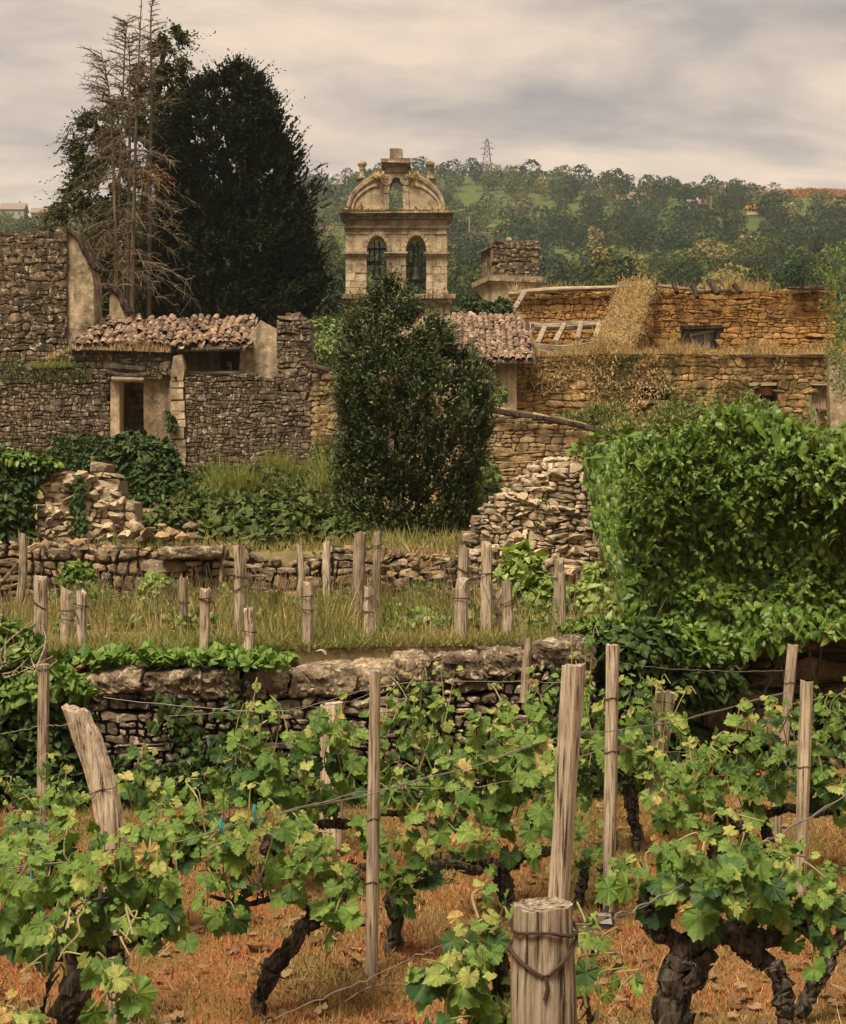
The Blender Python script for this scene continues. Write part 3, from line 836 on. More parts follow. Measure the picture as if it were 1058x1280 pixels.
FIELDS = [(668, 268, 46, 9), (596, 256, 30, 10), (868, 312, 44, 9), (760, 330, 55, 9), (30, 285, 50, 12), (640, 300, 35, 8), (745, 290, 26, 6), (960, 300, 30, 6), (1000, 275, 24, 5), (430, 262, 20, 6)]
HOUSES = [(782, 259, 1.5, 'red'), (797, 253, 1.2, 'white'), (877, 265, 1.4, 'red'), (868, 262, 1.1, 'grey'), (940, 268, 0.9, 'orange'), (975, 266, 1.2, 'white'), (1052, 268, 1.2, 'brick'), (18, 251, 2.1, 'white'), (52, 250, 1.6, 'white')]
def hill_hit(px, py):
    """depth at which the sight line through a photo pixel meets the hillside"""
    ys = np.linspace(90, 1200, 1200)
    z = EYE + (HY - py) / F * ys
    g = zh((px - HX) / F * ys, ys)
    k = np.argmax(g >= z)
    return ys[k] if g[k] >= z[k] else None

cand = []
for y in np.linspace(150, 690, 50):
    step = 4.2 + y * 0.0058
    for x in np.arange(-0.29 * y - 8, 0.29 * y + 8, step):
        xx, yy = x + rg.uniform(-0.5, 0.5) * step, y + rg.uniform(-6, 6)
        cand.append((xx, yy))
trees = []
for x, y in cand:
    z = float(zh(x, y)); px = HX + x / y * F; py = HY - (z - EYE) / y * F
    if not -60 < px < 1120: continue
    if any(abs(px - fx) < fw and abs(py + 4 - fy) < fh for fx, fy, fw, fh in FIELDS): continue
    if any(abs(px - hx) < 9 * s and -2 < py - hy < 7 for hx, hy, s, c in HOUSES): continue
    if 945 < px and py < 262 and py > 226 and rg.random() < 0.85: continue
    clump = fbm(x * 0.022, y * 0.022, 21, 3)
    if rg.random() < 0.10 + 0.25 * max(0, -clump): continue
    u = rg.random() + 0.25 * clump
    kind = 'round' if rg.random() < 0.80 else ('tall' if rg.random() < 0.55 else 'bushy')
    col = 'dark green' if u > 0.68 else 'bluish green' if u > 0.48 else 'olive green' if u > 0.24 else 'light green' if u > 0.02 else 'greyish brown'
    if rg.random() < 0.055: col = 'yellowish'
    h = rg.uniform(5.0, 9.0) * (1.25 if rg.random() < 0.12 else 1) * {'round': 1, 'tall': 1.15, 'bushy': 0.7}[kind]
    trees.append((h / y, x, y, z, kind, col, h, py))
trees.sort(key=lambda t: -t[0])
# the largest in view are trees of their own, the rest one wood
vis = [t for t in trees if t[7] - t[0] * F < 405]
HT_LABEL = {'round': '{} broad leafy tree in the woods on the far hillside', 'tall': '{} tall narrow tree rising from the far hillside woods', 'bushy': '{} low bushy tree on the far hillside'}
HT_ALL = []; lead = vis[:298]; ids = set(id(t) for t in lead)
for _, x, y, z, kind, col, h, py in lead:
    s = int(rg.integers(4)); k = (kind, s, col)
    if k not in HT_ME:
        V, Fs = HT_GEO[kind][s]; HT_ME[k] = make_mesh('hill_tree', V, Fs, M['ht ' + col])
    o = bpy.data.objects.new('hill_tree', HT_ME[k]); COL.objects.link(o)
    o.location = (x, y, z - 0.06 * h); w = h * rg.uniform(0.9, 1.25) * (0.85 if kind == 'tall' else 1)
    o.scale = (w, w, h); o.rotation_euler = (0, 0, rg.uniform(0, 6.28))
    px = HX + x / y * F
    row = 'on the skyline' if py < 256 else 'below the skyline' if py < 278 else 'high uphill' if py < 300 else 'halfway uphill' if py < 325 else 'low downhill' if py < 350 else 'lowest downhill'
    near = min(((-30, 'beyond the house end'), (30, 'beside the broad pale house'), (110, 'beyond the dead conifer'), (225, 'behind the cypress'), (415, 'between cypress and bell gable'), (460, 'behind the smaller bell'), (520, 'behind the larger bell'), (565, 'beside the bell gable'), (609, 'below the pylon'), (640, 'behind the turret'), (690, 'past the turret'),
                (735, 'above the log beam'), (782, 'around the long red roof'), (830, 'between the two red roofs'), (877, 'above the square window'), (915, 'above the dry tuft'), (945, 'around the orange roof'), (985, 'past the orange roof'), (1015, 'above the charred boards'), (1055, 'near the brick house')), key=lambda q: abs(q[0] - px))[1]
    tag(o, None, 'tree', 'trees of the woods on the far hillside')
    HT_ALL.append((('small ' if h < 6.2 else 'big ' if h > 8.3 else '') + '{} {} hillside tree {} {}'.format(col, {'round': 'round', 'tall': 'tall', 'bushy': 'low'}[kind], row, near), px, o))
same = {}
for lab, px, o in sorted(HT_ALL, key=lambda q: q[1]): same.setdefault(lab, []).append(o)
NUM = ['two', 'three', 'four', 'five', 'six', 'seven', 'eight', 'nine', 'ten']
for lab, obs in same.items():
    for k, o in enumerate(obs):
        if len(obs) == 1: o['label'] = lab
        elif k == 0: o['label'] = lab + ', leftmost'
        elif k == len(obs) - 1: o['label'] = lab + ', rightmost'
        elif len(obs) == 3: o['label'] = lab + ', middle one'
        else: o['label'] = lab + ', {} from left'.format(['', 'second', 'third', 'fourth', 'fifth', 'sixth', 'seventh', 'eighth', 'ninth'][min(k, 8)])
for col in HT_COL:
    mb = MB()
    for t in trees:
        if id(t) in ids or t[5] != col: continue
        _, x, y, z, kind, c, h, py = t
        V, Fs = HT_LOW[int(rg.integers(4))]; a = rg.uniform(0, 6.28); w = h * rg.uniform(0.9, 1.25)
        V = V * 1.0; q = np.c_[(V[:, 0] * math.cos(a) - V[:, 1] * math.sin(a)) * w + x, (V[:, 0] * math.sin(a) + V[:, 1] * math.cos(a)) * w + y, V[:, 2] * h + z - 0.06 * h]
        mb.add(q, *Fs)
    if mb.n:
        tag(mb.build('far_woods', M['ht ' + col]), 'distant mass of {} trees filling the hillside'.format(col), 'woods', None, 'stuff')
# understorey between the trunks
pts = []
for x, y in cand:
    for _ in range(2):
        xx, yy = x + rg.normal(0, 3), y + rg.normal(0, 5); z = float(zh(xx, yy)); px = HX + xx / yy * F; py = HY - (z - EYE) / yy * F
        if any(abs(px - fx) < fw and abs(py + 2 - fy) < fh for fx, fy, fw, fh in FIELDS) or any(abs(px - hx) < 14 * s and abs(py - hy) < 12 for hx, hy, s, c in HOUSES): continue
        pts.append((xx, yy, z))
mb = MB()
for x, y, z in pts:
    V, Fs = HT_SCRUB[int(rg.integers(4))]; w = rg.uniform(2, 4.5)
    mb.add(np.c_[V[:, 0] * w + x, V[:, 1] * w + y, V[:, 2] * w * 0.7 + z - 0.2 * w], Fs[0])
tag(mb.build('hill_undergrowth', M['ht olive green']), 'olive scrub and hedges between the trees on the far hillside', 'undergrowth', None, 'stuff')
# the bare rust-coloured shoulder of the hill
x0 = hill_hit(1010, 246)
mb = MB(); T = BLADE
for _ in range(700):
    px, py = rg.uniform(955, 1075), rg.uniform(229, 247)
    d = hill_hit(px, py)
    if d is None: d = 640
    q = P(px, py, d); q[2] = float(zh(q[0], q[1]))
    V, Fs = HT_SCRUB[int(rg.integers(4))]; w = rg.uniform(1.5, 4.0)
    mb.add(V * np.array([w * 1.4, w * 1.4, w * 0.8]) + q - np.array([0, 0, 0.2 * w]), Fs[0])
M['bracken'] = leaf_mat('rusty_bracken', (0.24, 0.105, 0.035), (0.40, 0.20, 0.08), None, 0.1, 0.9, 0.05)
tag(mb.build('bracken', M['bracken']), 'rust coloured scrub on the bare shoulder of the hill', 'scrub', None, 'stuff')

# ------------------------------------------------------------------ houses and poles on the hill
WALLC = {'white': (0.27, 0.235, 0.19), 'red': (0.24, 0.19, 0.15), 'grey': (0.42, 0.40, 0.38), 'orange': (0.55, 0.30, 0.14), 'brick': (0.42, 0.2, 0.11)}
ROOFC = {'white': (0.20, 0.15, 0.12), 'red': (0.17, 0.085, 0.055), 'grey': (0.20, 0.19, 0.185), 'orange': (0.34, 0.12, 0.035), 'brick': (0.20, 0.10, 0.06)}
HLAB = ['long low house with a dull red roof among hillside trees', 'small pale house with a light roof above the long red roofed house', 'red roofed house on the hillside beside a grey roofed one',
        'grey roofed house beside the red roofed one on the hillside', 'little house with a bright orange roof on the hillside', 'pale house to the side of the bright orange roof',
        'brick house at the edge of the picture on the hillside', 'broad pale house on the hill beyond the dead conifer', 'small pale house next to the broad one beyond the dead conifer']
for (px, py, s, c), lab in zip(HOUSES, HLAB):
    d = hill_hit(px, py) or 560
    b = P(px, py, d); b[2] = float(zh(b[0], b[1])) - 0.3
    w, dp, h = 3.9 * s, 3.0 * s, 2.0 * s ** 0.5
    root = thing('house', lab, 'house', b)
    mw = plain_mat('house_wall_' + c, WALLC[c]); mr = plain_mat('house_roof_' + c, ROOFC[c], nscale=2)
    mb = MB(); mb.box(b + (-w / 2, -dp / 2, -1), b + (w / 2, dp / 2, h))
    g = h + 1.3 * s
    mb.prism([(b[0] - w / 2, b[2] + h), (b[0] + w / 2, b[2] + h), (b[0] + w / 2 - 0.01, b[2] + h + 0.05), (b[0] - w / 2 + .01, b[2] + h + .05)], b[1] - dp / 2, b[1] + dp / 2)
    mb.build('wall', mw, root)
    mb = MB(); e = 0.35
    V = b + np.array([(-w / 2 - e, -dp / 2 - e, h), (w / 2 + e, -dp / 2 - e, h), (w / 2 + e, 0, g), (-w / 2 - e, 0, g), (-w / 2 - e, dp / 2 + e, h), (w / 2 + e, dp / 2 + e, h),
                      (-w / 2 - e, -dp / 2 - e, h - .15), (w / 2 + e, -dp / 2 - e, h - .15), (-w / 2 - e, dp / 2 + e, h - .15), (w / 2 + e, dp / 2 + e, h - .15)])
    mb.add(V, [[0, 1, 2, 3], [3, 2, 5, 4], [6, 7, 1, 0], [8, 9, 5, 4], [6, 8, 9, 7]], [[0, 3, 4], [1, 5, 2]])
    rf = mb.build('roof', mr, root)
    mb = MB(); mb.box(b + (w * 0.2, -0.2, g - 0.5), b + (w * 0.2 + 0.5, 0.4, g + 0.7)); mb.build('chimney', mw, rf)
    for k in (-0.28, 0.05, 0.32):
        mb = MB(); mb.box(b + (w * k - 0.4, -dp / 2 - 0.06, 0.9), b + (w * k + 0.4, -dp / 2 + 0.02, 1.9)); mb.build('window', M['glass'], root)
for px, py, hh, lab in [(801, 270, 8, 'tall pale pole between the houses of the far hillside'), (889, 272, 7.5, 'pole behind the red and grey roofed houses'), (1006, 276, 8, 'pole standing near the brick house on the hill'), (896, 292, 7, 'low pole in the meadow below the orange roof'),
                       (587, 315, 10, 'bare pole between the bell gable and the square turret')]:
    d = hill_hit(px, py) or 560; b = P(px, py, d); b[2] = float(zh(b[0], b[1])) - 0.5
    root = thing('utility_pole', lab, 'pole', b)
    mb = MB(); mb.tube([b, b + (0, 0, hh)], [0.2, 0.14], 6); mb.build('pole', M['beam'], root)
    mb = MB(); mb.box(b + (-0.7, -0.06, hh - 0.7), b + (0.7, 0.06, hh - 0.55)); mb.build('cross_arm', M['beam'], root)
# pylon on the skyline
d = 640; b = P(609, 226, d); top = P(609, 173, d)[2]; b[2] = min(b[2], float(zh(b[0], d))) ; H = top - b[2]
root = thing('pylon', 'lattice power pylon standing on the skyline of the hill', 'pylon', b)
mb = MB(); lv = np.linspace(0, 1, 9); hw = lambda t: 1.9 * (1 - t) ** 0.8 + 0.32
for sx in (-1, 1):
    for sy in (-1, 1):
        mb.tube([b + (sx * hw(t), sy * hw(t), H * t) for t in lv], 0.09, 4)
for a, c in zip(lv[:-1], lv[1:]):
    for s in (-1, 1):
        for y in (-1, 1):
            mb.tube([b + (s * hw(a), y * hw(a), H * a), b + (-s * hw(c), y * hw(c), H * c)], 0.055, 4)
            mb.tube([b + (y * hw(a), s * hw(a), H * a), b + (y * hw(c), -s * hw(c), H * c)], 0.055, 4)
mb.build('lattice', M['iron'], root)
for t, l in ((0.62, 2.3), (0.76, 2.9), (0.89, 2.1)):
    mb = MB(); mb.tube([b + (-l, 0, H * t), b + (l, 0, H * t)], 0.08, 4); mb.tube([b + (-l, 0, H * t), b + (0, 0, H * (t + 0.07)), b + (l, 0, H * t)], 0.06, 4)
    mb.build('cross_arm', M['iron'], root)

# ================================================================== THE BELL GABLE
D = 60.0
root = thing('bell_gable', 'stone bell gable with two arches, broken pediment and hanging bells', 'bell tower', (P(496, 430, D)[0], D, 3.0))
def bx(mb, x0, x1, y0, y1, f, b, jit=0.008):
    p, q = P(x0, y1, D), P(x1, y0, D)
    return mb.box((p[0], D + f, p[2]), (q[0], D + b, q[2]), jit)
rgt = np.random.default_rng(5)
def ashlar(x0, x1, y0, y1, ch, nb, f, b, mat='ashlar'):
    """courses of squared blocks, each a part"""
    y = y1; k = 0
    while y > y0 + 0.5:
        yt = max(y0, y - ch * rgt.uniform(0.85, 1.15))
        if yt - y0 < ch * 0.4: yt = y0
        cut = [x0] + sorted(x0 + (x1 - x0) * (i + (0.5 if k % 2 else 0) + rgt.uniform(-0.12, 0.12)) / nb for i in range(0 if k % 2 else 1, nb)) + [x1]
        for a, c in zip(cut[:-1], cut[1:]):
            mb = MB(); bx(mb, a + 0.13, c - 0.13, yt + 0.13, y - 0.13, f + rgt.normal(0, 0.012), b, 0.006)
            p = P((a + c) / 2, (yt + y) / 2, D)
            mb.build('ashlar_block', M[mat], root, loc=(p[0], D, p[2]))
        y = yt; k += 1
mbc = MB()
for x0, x1 in ((433, 459), (484, 508), (533, 559)):
    ashlar(x0, x1, 323, 372, 9.5, 2, -0.55, 0.62)
    bx(mbc, x0 + 0.6, x1 - 0.6, 323, 372, -0.49, 0.6, 0)
ashlar(437, 563, 386, 425, 10, 6, -0.75, 0.75)
bx(mbc, 438, 562, 386, 640, -0.68, 0.7, 0)
o = mbc.build('core', M['ashlar_dark'], root); o['kind'] = 'stuff'
mb = MB(); bx(mb, 427, 569, 371.5, 377, -1.0, 1.0); bx(mb, 430, 566, 377, 382, -0.9, 0.9); bx(mb, 434, 564, 382, 386, -0.8, 0.8); mb.build('base_cornice', M['ashlar_dark'], root)
for x0, x1 in ((432, 460), (483, 509), (532, 560)):
    mb = MB(); bx(mb, x0 - 1.5, x1 + 1.5, 318, 320.5, -0.70, 0.75); bx(mb, x0 - 0.3, x1 + 0.3, 320.5, 323, -0.62, 0.68); mb.build('impost', M['ashlar'], root)
# the wall over the arches
xs = np.unique(np.concatenate([np.linspace(433, 559, 40), np.linspace(459, 485, 27), np.linspace(507, 533, 27)]))
def arch(x):
    for c in (472, 520.5):
        r = 12.6 if c == 472 else 12.8
        if abs(x - c) < r: return 318 - math.sqrt(r * r - (x - c) ** 2) * 1.62
    return 318.0
mb = MB(); top = 288
bot = [P(x, arch(x), D) for x in xs]; tp = [P(x, top, D) for x in xs]; k = len(xs)
V = np.array([(p[0], D - 0.52, p[2]) for p in bot] + [(p[0], D - 0.52, p[2]) for p in tp] + [(p[0], D + 0.6, p[2]) for p in bot] + [(p[0], D + 0.6, p[2]) for p in tp])
i = np.arange(k - 1)
mb.add(V, np.concatenate([np.stack([i, i + 1, i + 1 + k, i + k], 1), np.stack([i + 2 * k, i + 3 * k, i + 1 + 3 * k, i + 1 + 2 * k], 1), np.stack([i, i + 2 * k, i + 1 + 2 * k, i + 1], 1)]), [[0, k, 3 * k, 2 * k], [k - 1, 3 * k - 1, 4 * k - 1, 2 * k - 1]])
mb.build('arch_wall', M['ashlar'], root)
for c, r in ((472, 12.8), (520.5, 13.0)):
    for a in range(11):
        t0, t1 = PI * a / 11 + 0.02, PI * (a + 1) / 11 - 0.02
        pts = [(c + rr * math.cos(t), 318 - rr * 1.62 * math.sin(t)) for t, rr in ((t0, r), (t1, r))] + [(c + (r + 4.3) * math.cos(t), 318 - (r * 1.62 + 5) * math.sin(t)) for t in (t1, t0)]
        pp = [P(x, y, D) for x, y in pts]
        mb = MB(); mb.prism([(q[0], q[2]) for q in pp], D - 0.60, D - 0.40); q = np.mean(pp, 0); mb.build('voussoir', M['ashlar'], root, loc=q)
ashlar(433.5, 558.5, 288.2, 295.5, 7.5, 8, -0.56, -0.3)
mb = MB(); bx(mb, 431, 561, 285, 288.3, -0.66, 0.72); mb.build('string_course', M['ashlar'], root)
ashlar(433, 559, 277.5, 285, 8, 7, -0.56, 0.62)
mb = MB(); bx(mb, 431, 561, 274.5, 277.6, -0.75, 0.8); bx(mb, 428, 565, 271.5, 274.6, -0.85, 0.9); bx(mb, 426, 567, 268, 271.6, -0.95, 1.0, 0.02); mb.build('main_cornice', M['ashlar_dark'], root)
# broken curved pediment
left = [(437, 267), (437, 262), (440, 252), (446, 243.5), (454, 236), (463, 230), (471, 226.5), (480, 226), (480, 267)]
def mirror(pts): return [(991.5 - x, y) for x, y in pts][::-1]
for pts, rev in ((left, False), (mirror(left), True)):
    mb = MB(); mb.prism([(P(x, y, D)[0], P(x, y, D)[2]) for x, y in pts], D - 0.54, D + 0.45); mb.build('tympanum', M['ashlar'], root)
    arc = (pts[1:-1] if not rev else pts[1:-1])
    path = smooth_path([P(x, y, D) for x, y in arc], 26)
    for dy, rad, off in ((-0.56, 0.075, 0.02), (-0.60, 0.05, 0.10)):
        mb = MB(); q = path.copy(); q[:, 1] = D + dy; q[:, 2] += off
        mb.tube(q, rad, 8, 0.05); mb.build('arched_moulding', M['ashlar'], root)
    mb = MB(); q = path.copy(); q[:, 1] = D
    w = np.array([(0, -0.64, 0.08), (0, 0.6, 0.08)])
    V = np.concatenate([q + w[0], q + w[1], q + w[1] + (0, 0, 0.13), q + w[0] + (0, 0, 0.13)]); k = len(q); i = np.arange(k - 1)
    mb.add(V, np.concatenate([np.stack([i + a * k, i + 1 + a * k, i + 1 + b * k, i + b * k], 1) for a, b in ((0, 1), (1, 2), (2, 3), (3, 0))]), [[0, k, 2 * k, 3 * k], [k - 1, 4 * k - 1, 3 * k - 1, 2 * k - 1]])
    mb.build('coping', M['ashlar_dark'], root)
    sx = 484 if not rev else 507.5
    mb = MB(); c = P(sx, 229, D)
    for rr in (0.16, 0.085):
        a = np.linspace(0, 2 * PI, 18); mb.tube(np.c_[c[0] + rr * np.cos(a), np.full(18, D - 0.58), c[2] + rr * np.sin(a)], 0.055, 6, cap=False)
    mb.prism([(c[0] + 0.17 * math.cos(t), c[2] + 0.17 * math.sin(t)) for t in np.linspace(0, 2 * PI, 14, endpoint=False)], D - 0.54, D + 0.4)
    mb.build('scroll', M['ashlar'], root)
# inner panel arcs in low relief
for pts in (left, mirror(left)):
    cx = np.mean([x for x, y in pts]); path = smooth_path([P(cx + (x - cx) * 0.74, 262 + (y - 262) * 0.72, D) for x, y in pts[1:-1]], 18); path[:, 1] = D - 0.55
    mb = MB(); mb.tube(path, 0.055, 6); mb.build('panel_moulding', M['ashlar'], root)
# upper aedicule
for x0, x1 in ((480, 487.5), (504, 511.5)):
    ashlar(x0, x1, 236, 267, 8, 1, -0.60, 0.55)
mb = MB()
xs = np.linspace(480, 511.5, 30)
def arch2(x): return 236 - math.sqrt(max(0, 8.25 ** 2 - (x - 495.75) ** 2)) * 1.3 if abs(x - 495.75) < 8.25 else 236.0
bot = [P(x, arch2(x), D) for x in xs]; tp = [P(x, 221, D) for x in xs]; k = len(xs); i = np.arange(k - 1)
V = np.array([(p[0], D - 0.58, p[2]) for p in bot] + [(p[0], D - 0.58, p[2]) for p in tp] + [(p[0], D + 0.5, p[2]) for p in bot] + [(p[0], D + 0.5, p[2]) for p in tp])
mb.add(V, np.concatenate([np.stack([i, i + 1, i + 1 + k, i + k], 1), np.stack([i + 2 * k, i + 3 * k, i + 1 + 3 * k, i + 1 + 2 * k], 1), np.stack([i, i + 2 * k, i + 1 + 2 * k, i + 1], 1)]), [[0, k, 3 * k, 2 * k], [k - 1, 3 * k - 1, 4 * k - 1, 2 * k - 1]])
mb.build('arch_head', M['ashlar'], root)
mb = MB(); bx(mb, 483, 509, 212, 221, -0.55, 0.5); bx(mb, 481.5, 510.5, 217.5, 219.5, -0.62, 0.55); mb.build('attic', M['ashlar'], root)
mb = MB(); bx(mb, 481, 511, 208.5, 212, -0.7, 0.6); bx(mb, 477.5, 513.5, 203.5, 208.6, -0.85, 0.75, 0.015); mb.build('top_cornice', M['ashlar_dark'], root)
mb = MB(); bx(mb, 488, 503, 189, 203.6, -0.42, 0.4, 0.015); mb.build('cross_pedestal', M['ashlar_dark'], root)
for x in (453, 538):
    c = P(x, 240, D)
    mb = MB(); mb.lathe([(a_ * 1.25, b_ * 1.04) for a_, b_ in [(0.24, -0.55), (0.24, 0.02), (0.17, 0.10), (0.17, 0.42), (0.22, 0.45), (0.12, 0.52), (0.09, 0.62), (0.075, 0.80), (0.10, 0.84), (0.075, 0.87), (0.12, 0.93), (0.145, 1.0), (0.12, 1.08), (0.03, 1.13)]], c, 12)
    mb.build('finial', M['ashlar_dark'], root, smooth=True)
# dry plants rooted on the ledges
pl = MB()
for x0, x1, y in ((436, 480, 268), (512, 558, 268), (470, 482, 228), (509, 525, 228), (434, 460, 373), (534, 560, 373)):
    m = 70; q = np.array([P(rgt.uniform(x0, x1), y, D) for _ in range(m)]); q[:, 1] = D + rgt.uniform(-0.9, -0.3, m)
    pl.add(*scatter_geo(LANCE, q, unit(rgt.normal(0, 0.6, (m, 3)) + (0, 0, 1)), unit(rgt.normal(0, 1, (m, 3)) + (0, -1, 0)), rgt.uniform(0.12, 0.32, m)))
tag(pl.build('wall_plants', M['straw']), 'dry brown plants rooted on the ledges of the bell gable', 'plants', None, 'stuff')
# bells
for x, y0, y1, w, lab in ((471.5, 331, 349, 15, 'smaller dark bell hanging in the bell gable arch nearer the conifer'), (520, 333, 352, 20, 'larger dark bell hanging in the bell gable arch nearer the turret')):
    c = P(x, y1, D); h = (y1 - y0) * 0.03; r = w * 0.015
    b = thing('bell', lab, 'bell', (c[0], D, c[2]), 'bells hanging in the bell gable')
    mb = MB(); mb.lathe([(r * 0.86, 0.03), (r, 0.0), (r * 0.96, h * 0.12), (r * 0.78, h * 0.3), (r * 0.66, h * 0.6), (r * 0.60, h * 0.85), (r * 0.42, h * 0.98), (0.05, h)], (c[0], D, c[2]), 18); mb.build('bell_body', M['bronze'], b, smooth=True)
    mb = MB(); mb.tube([(c[0], D, c[2] + h * 0.5), (c[0], D, c[2] - 0.03)], [0.02, 0.05], 6); mb.build('clapper', M['iron'], b)
    mb = MB(); mb.box((c[0] - 0.4, D - 0.08, c[2] + h), (c[0] + 0.4, D + 0.08, c[2] + h + 0.14)); mb.build('yoke_beam', M['dark_wood'], b)
    mb = MB()
    for s in (-0.09, 0.09): mb.box((c[0] + s - 0.025, D - 0.05, c[2] + h + 0.13), (c[0] + s + 0.025, D + 0.05, c[2] + h + 0.85))
    if w < 18: mb.box((c[0] - 0.33, D - 0.04, c[2] + h + 0.55), (c[0] + 0.33, D + 0.04, c[2] + h + 0.62)); mb.box((c[0] - 0.3, D - 0.04, c[2] + h + 0.1), (c[0] - 0.26, D + 0.04, c[2] + h + 0.6))
    mb.build('yoke_frame', M['dark_wood'], b)

# ================================================================== THE SQUARE TURRET
D = 55.0; c = P(638, 352, D)
root = thing('turret', 'square stone turret with moulded cornice and ball finial', 'tower', (c[0], D, 3.0))
th = R(15); cs, sn = math.cos(th), math.sin(th)
def tb(w, z0, z1, name, mat, jit=0.01):
    mb = MB(); mb.box((-w, -w, z0), (w, w, z1), jit)
    V = np.concatenate(mb.V); V = np.c_[V[:, 0] * cs - V[:, 1] * sn + c[0], V[:, 0] * sn + V[:, 1] * cs + D + 0.9, V[:, 2]]
    return link(name, make_mesh(name, V - ORIG[root.name], mb.F, M[mat]), ORIG[root.name], root)
z = lambda py: P(0, py, D)[2]
tb(0.84, 3.0, z(354), 'body', 'ashlar')
tb(0.92, z(355.5), z(352), 'lower_moulding', 'ashlar', 0.005); tb(1.03, z(352.2), z(346), 'cornice', 'ashlar_dark'); tb(0.9, z(346.2), z(343.5), 'upper_moulding', 'ashlar_dark', 0.004)
def turret_face(ax, ay, bx_, by, seed):
    A = np.array([ax * cs - ay * sn + c[0], ax * sn + ay * cs + D + 0.9]); B = np.array([bx_ * cs - by * sn + c[0], bx_ * sn + by * cs + D + 0.9])
    stone_face(root, A, B, z(344), z(308), 0.2, 0.34, 'wall_block', 'mortar_brown', np.random.default_rng(seed), thick=0.3, joint=0.012, prot=0.03, n_ind=60, name='stone')
turret_face(-0.84, -0.84, 0.84, -0.84, 8); turret_face(0.84, -0.84, 0.84, 0.84, 9)
tb(0.76, z(344), z(307.5), 'core', 'wall_block'); tb(0.87, z(308.5), z(306.5), 'top_course', 'wall_block', 0.02)
mb = MB(); mb.lathe([(0.13, -0.02), (0.13, 0.06), (0.07, 0.1), (0.055, 0.22), (0.09, 0.26), (0.12, 0.33), (0.09, 0.40), (0.02, 0.43)], (c[0], D + 0.9, z(307)), 12); mb.build('finial', M['ashlar_dark'], root, smooth=True)
# ================================================================== RUINED HOUSES: helpers in photo pixels at a depth
def zpx(py, d): return EYE + (HY - py) / F * d
def xpx(px, d): return (px - HX) / F * d
def wall_px(name, label, px0, px1, py_top, py_bot, d, h, w, mat, core, seed, d1=None, top=None, holes=(), thick=0.45, n_ind=300, joint=0.008, prot=0.022, wav=0.32, split=0.35, cat='wall', group=None, ragged=0.0, root=None, also=None):
    """a rubble wall whose face runs from pixel column px0 at depth d to px1 at depth d1; top: [(px, py)] outline; holes: (px0, px1, py_top, py_bot)"""
    d1 = d1 or d; rg = np.random.default_rng(seed)
    A, B = np.array([xpx(px0, d), d]), np.array([xpx(px1, d1), d1]); L = np.linalg.norm(B - A)
    z0, z1 = zpx(py_bot, max(d, d1)), zpx(py_top, max(d, d1))
    if root is None: root = thing(name, label, cat, (*(A + B) / 2, z0), group)
    ph = rg.uniform(0, 6.28, 3)
    def keep(x, z):
        q = A + (B - A) * (x / L); px = HX + q[0] / q[1] * F; py = HY - (z - EYE) / q[1] * F
        if top is not None:
            t = np.interp(px, [a for a, b in top], [b for a, b in top])
            if ragged: t += ragged * (math.sin(px * 0.11 + ph[0]) + 0.7 * math.sin(px * 0.31 + ph[1]) + 0.5 * math.sin(px * 0.73 + ph[2]))
            if py < t: return False
        for a, b, t, u in holes:
            if a < px < b and t < py < u: return False
        if also is not None and not also(px, py): return False
        return True
    return stone_face(root, A, B, z0, z1, h, w, mat, core, rg, keep, thick, joint, prot, n_ind, wav, split)
def pbox(mb, px0, px1, py0, py1, d, f=0.0, b=0.3, jit=0.0):
    return mb.box((xpx(px0, d), d + f, zpx(py1, d)), (xpx(px1, d), d + b, zpx(py0, d)), jit)
def ppoly(mb, pts, d, b): return mb.prism([(xpx(x, d), zpx(y, d)) for x, y in pts], d, d + b)
def log(root, name, pts, r, mat, seg=8, n=10, rough=0.06, taper=0.9):
    """pts: (px, py, d)"""
    mb = MB(); q = smooth_path([P(*p) for p in pts], n)
    mb.tube(q, np.linspace(r, r * taper, n), seg, rough); return mb.build(name, M[mat], root)

# ------------------------------------------------------------------ the house nearest the conifers
root = thing('ruined_house', 'roofless stone house end with pale lichen, tallest ruin below the dead conifer', 'ruin', (xpx(40, 36), 36, 2.6))
wall_px('', '', -75, 84, 288, 640, 36, 0.15, 0.20, 'wall_block', 'mortar_ruin', 31, thick=0.7, root=root, top=[(-75, 292), (84, 291)], ragged=1.8, prot=0.025)
mb = MB(); ppoly(mb, [(82, 600), (82, 296), (92, 294), (101, 303), (108, 316), (113, 332), (117, 352), (118, 385), (117, 600)], 36.1, 0.9); mb.build('plastered_return', M['plaster_grey'], root)
mb = MB(); q = smooth_path([P(74, 291, 36.2), P(88, 291, 36.2), (P(99, 299, 36.2)), P(108, 313, 36.2), P(115, 328, 36.2), P(122, 338, 36.2)], 14)
for o in (0.0, 0.35, 0.7): mb.tube(q + np.array([0, -0.15 + o, 0.03]), 0.075, 6, 0.2)
mb.build('verge_tiles', M['dark_wood'], root)
root = thing('wall_stub', 'small broken plastered wall stub with a dark ragged cap below the dead conifer', 'wall', (xpx(143, 39), 39, 2.8))
mb = MB(); ppoly(mb, [(136, 520), (137, 372), (140, 361), (146, 366), (152, 380), (156, 396), (158, 520)], 39, 0.5); mb.build('plastered_face', M['plaster'], root)
mb = MB(); q = smooth_path([P(128, 361, 39), P(140, 361, 39), P(149, 368, 39), P(155, 380, 39), P(162, 392, 39)], 10); mb.tube(q + (0, -0.05, 0.03), 0.08, 6, 0.25); mb.tube(q + (0, 0.3, 0.03), 0.08, 6, 0.25); mb.build('cap', M['dark_wood'], root)

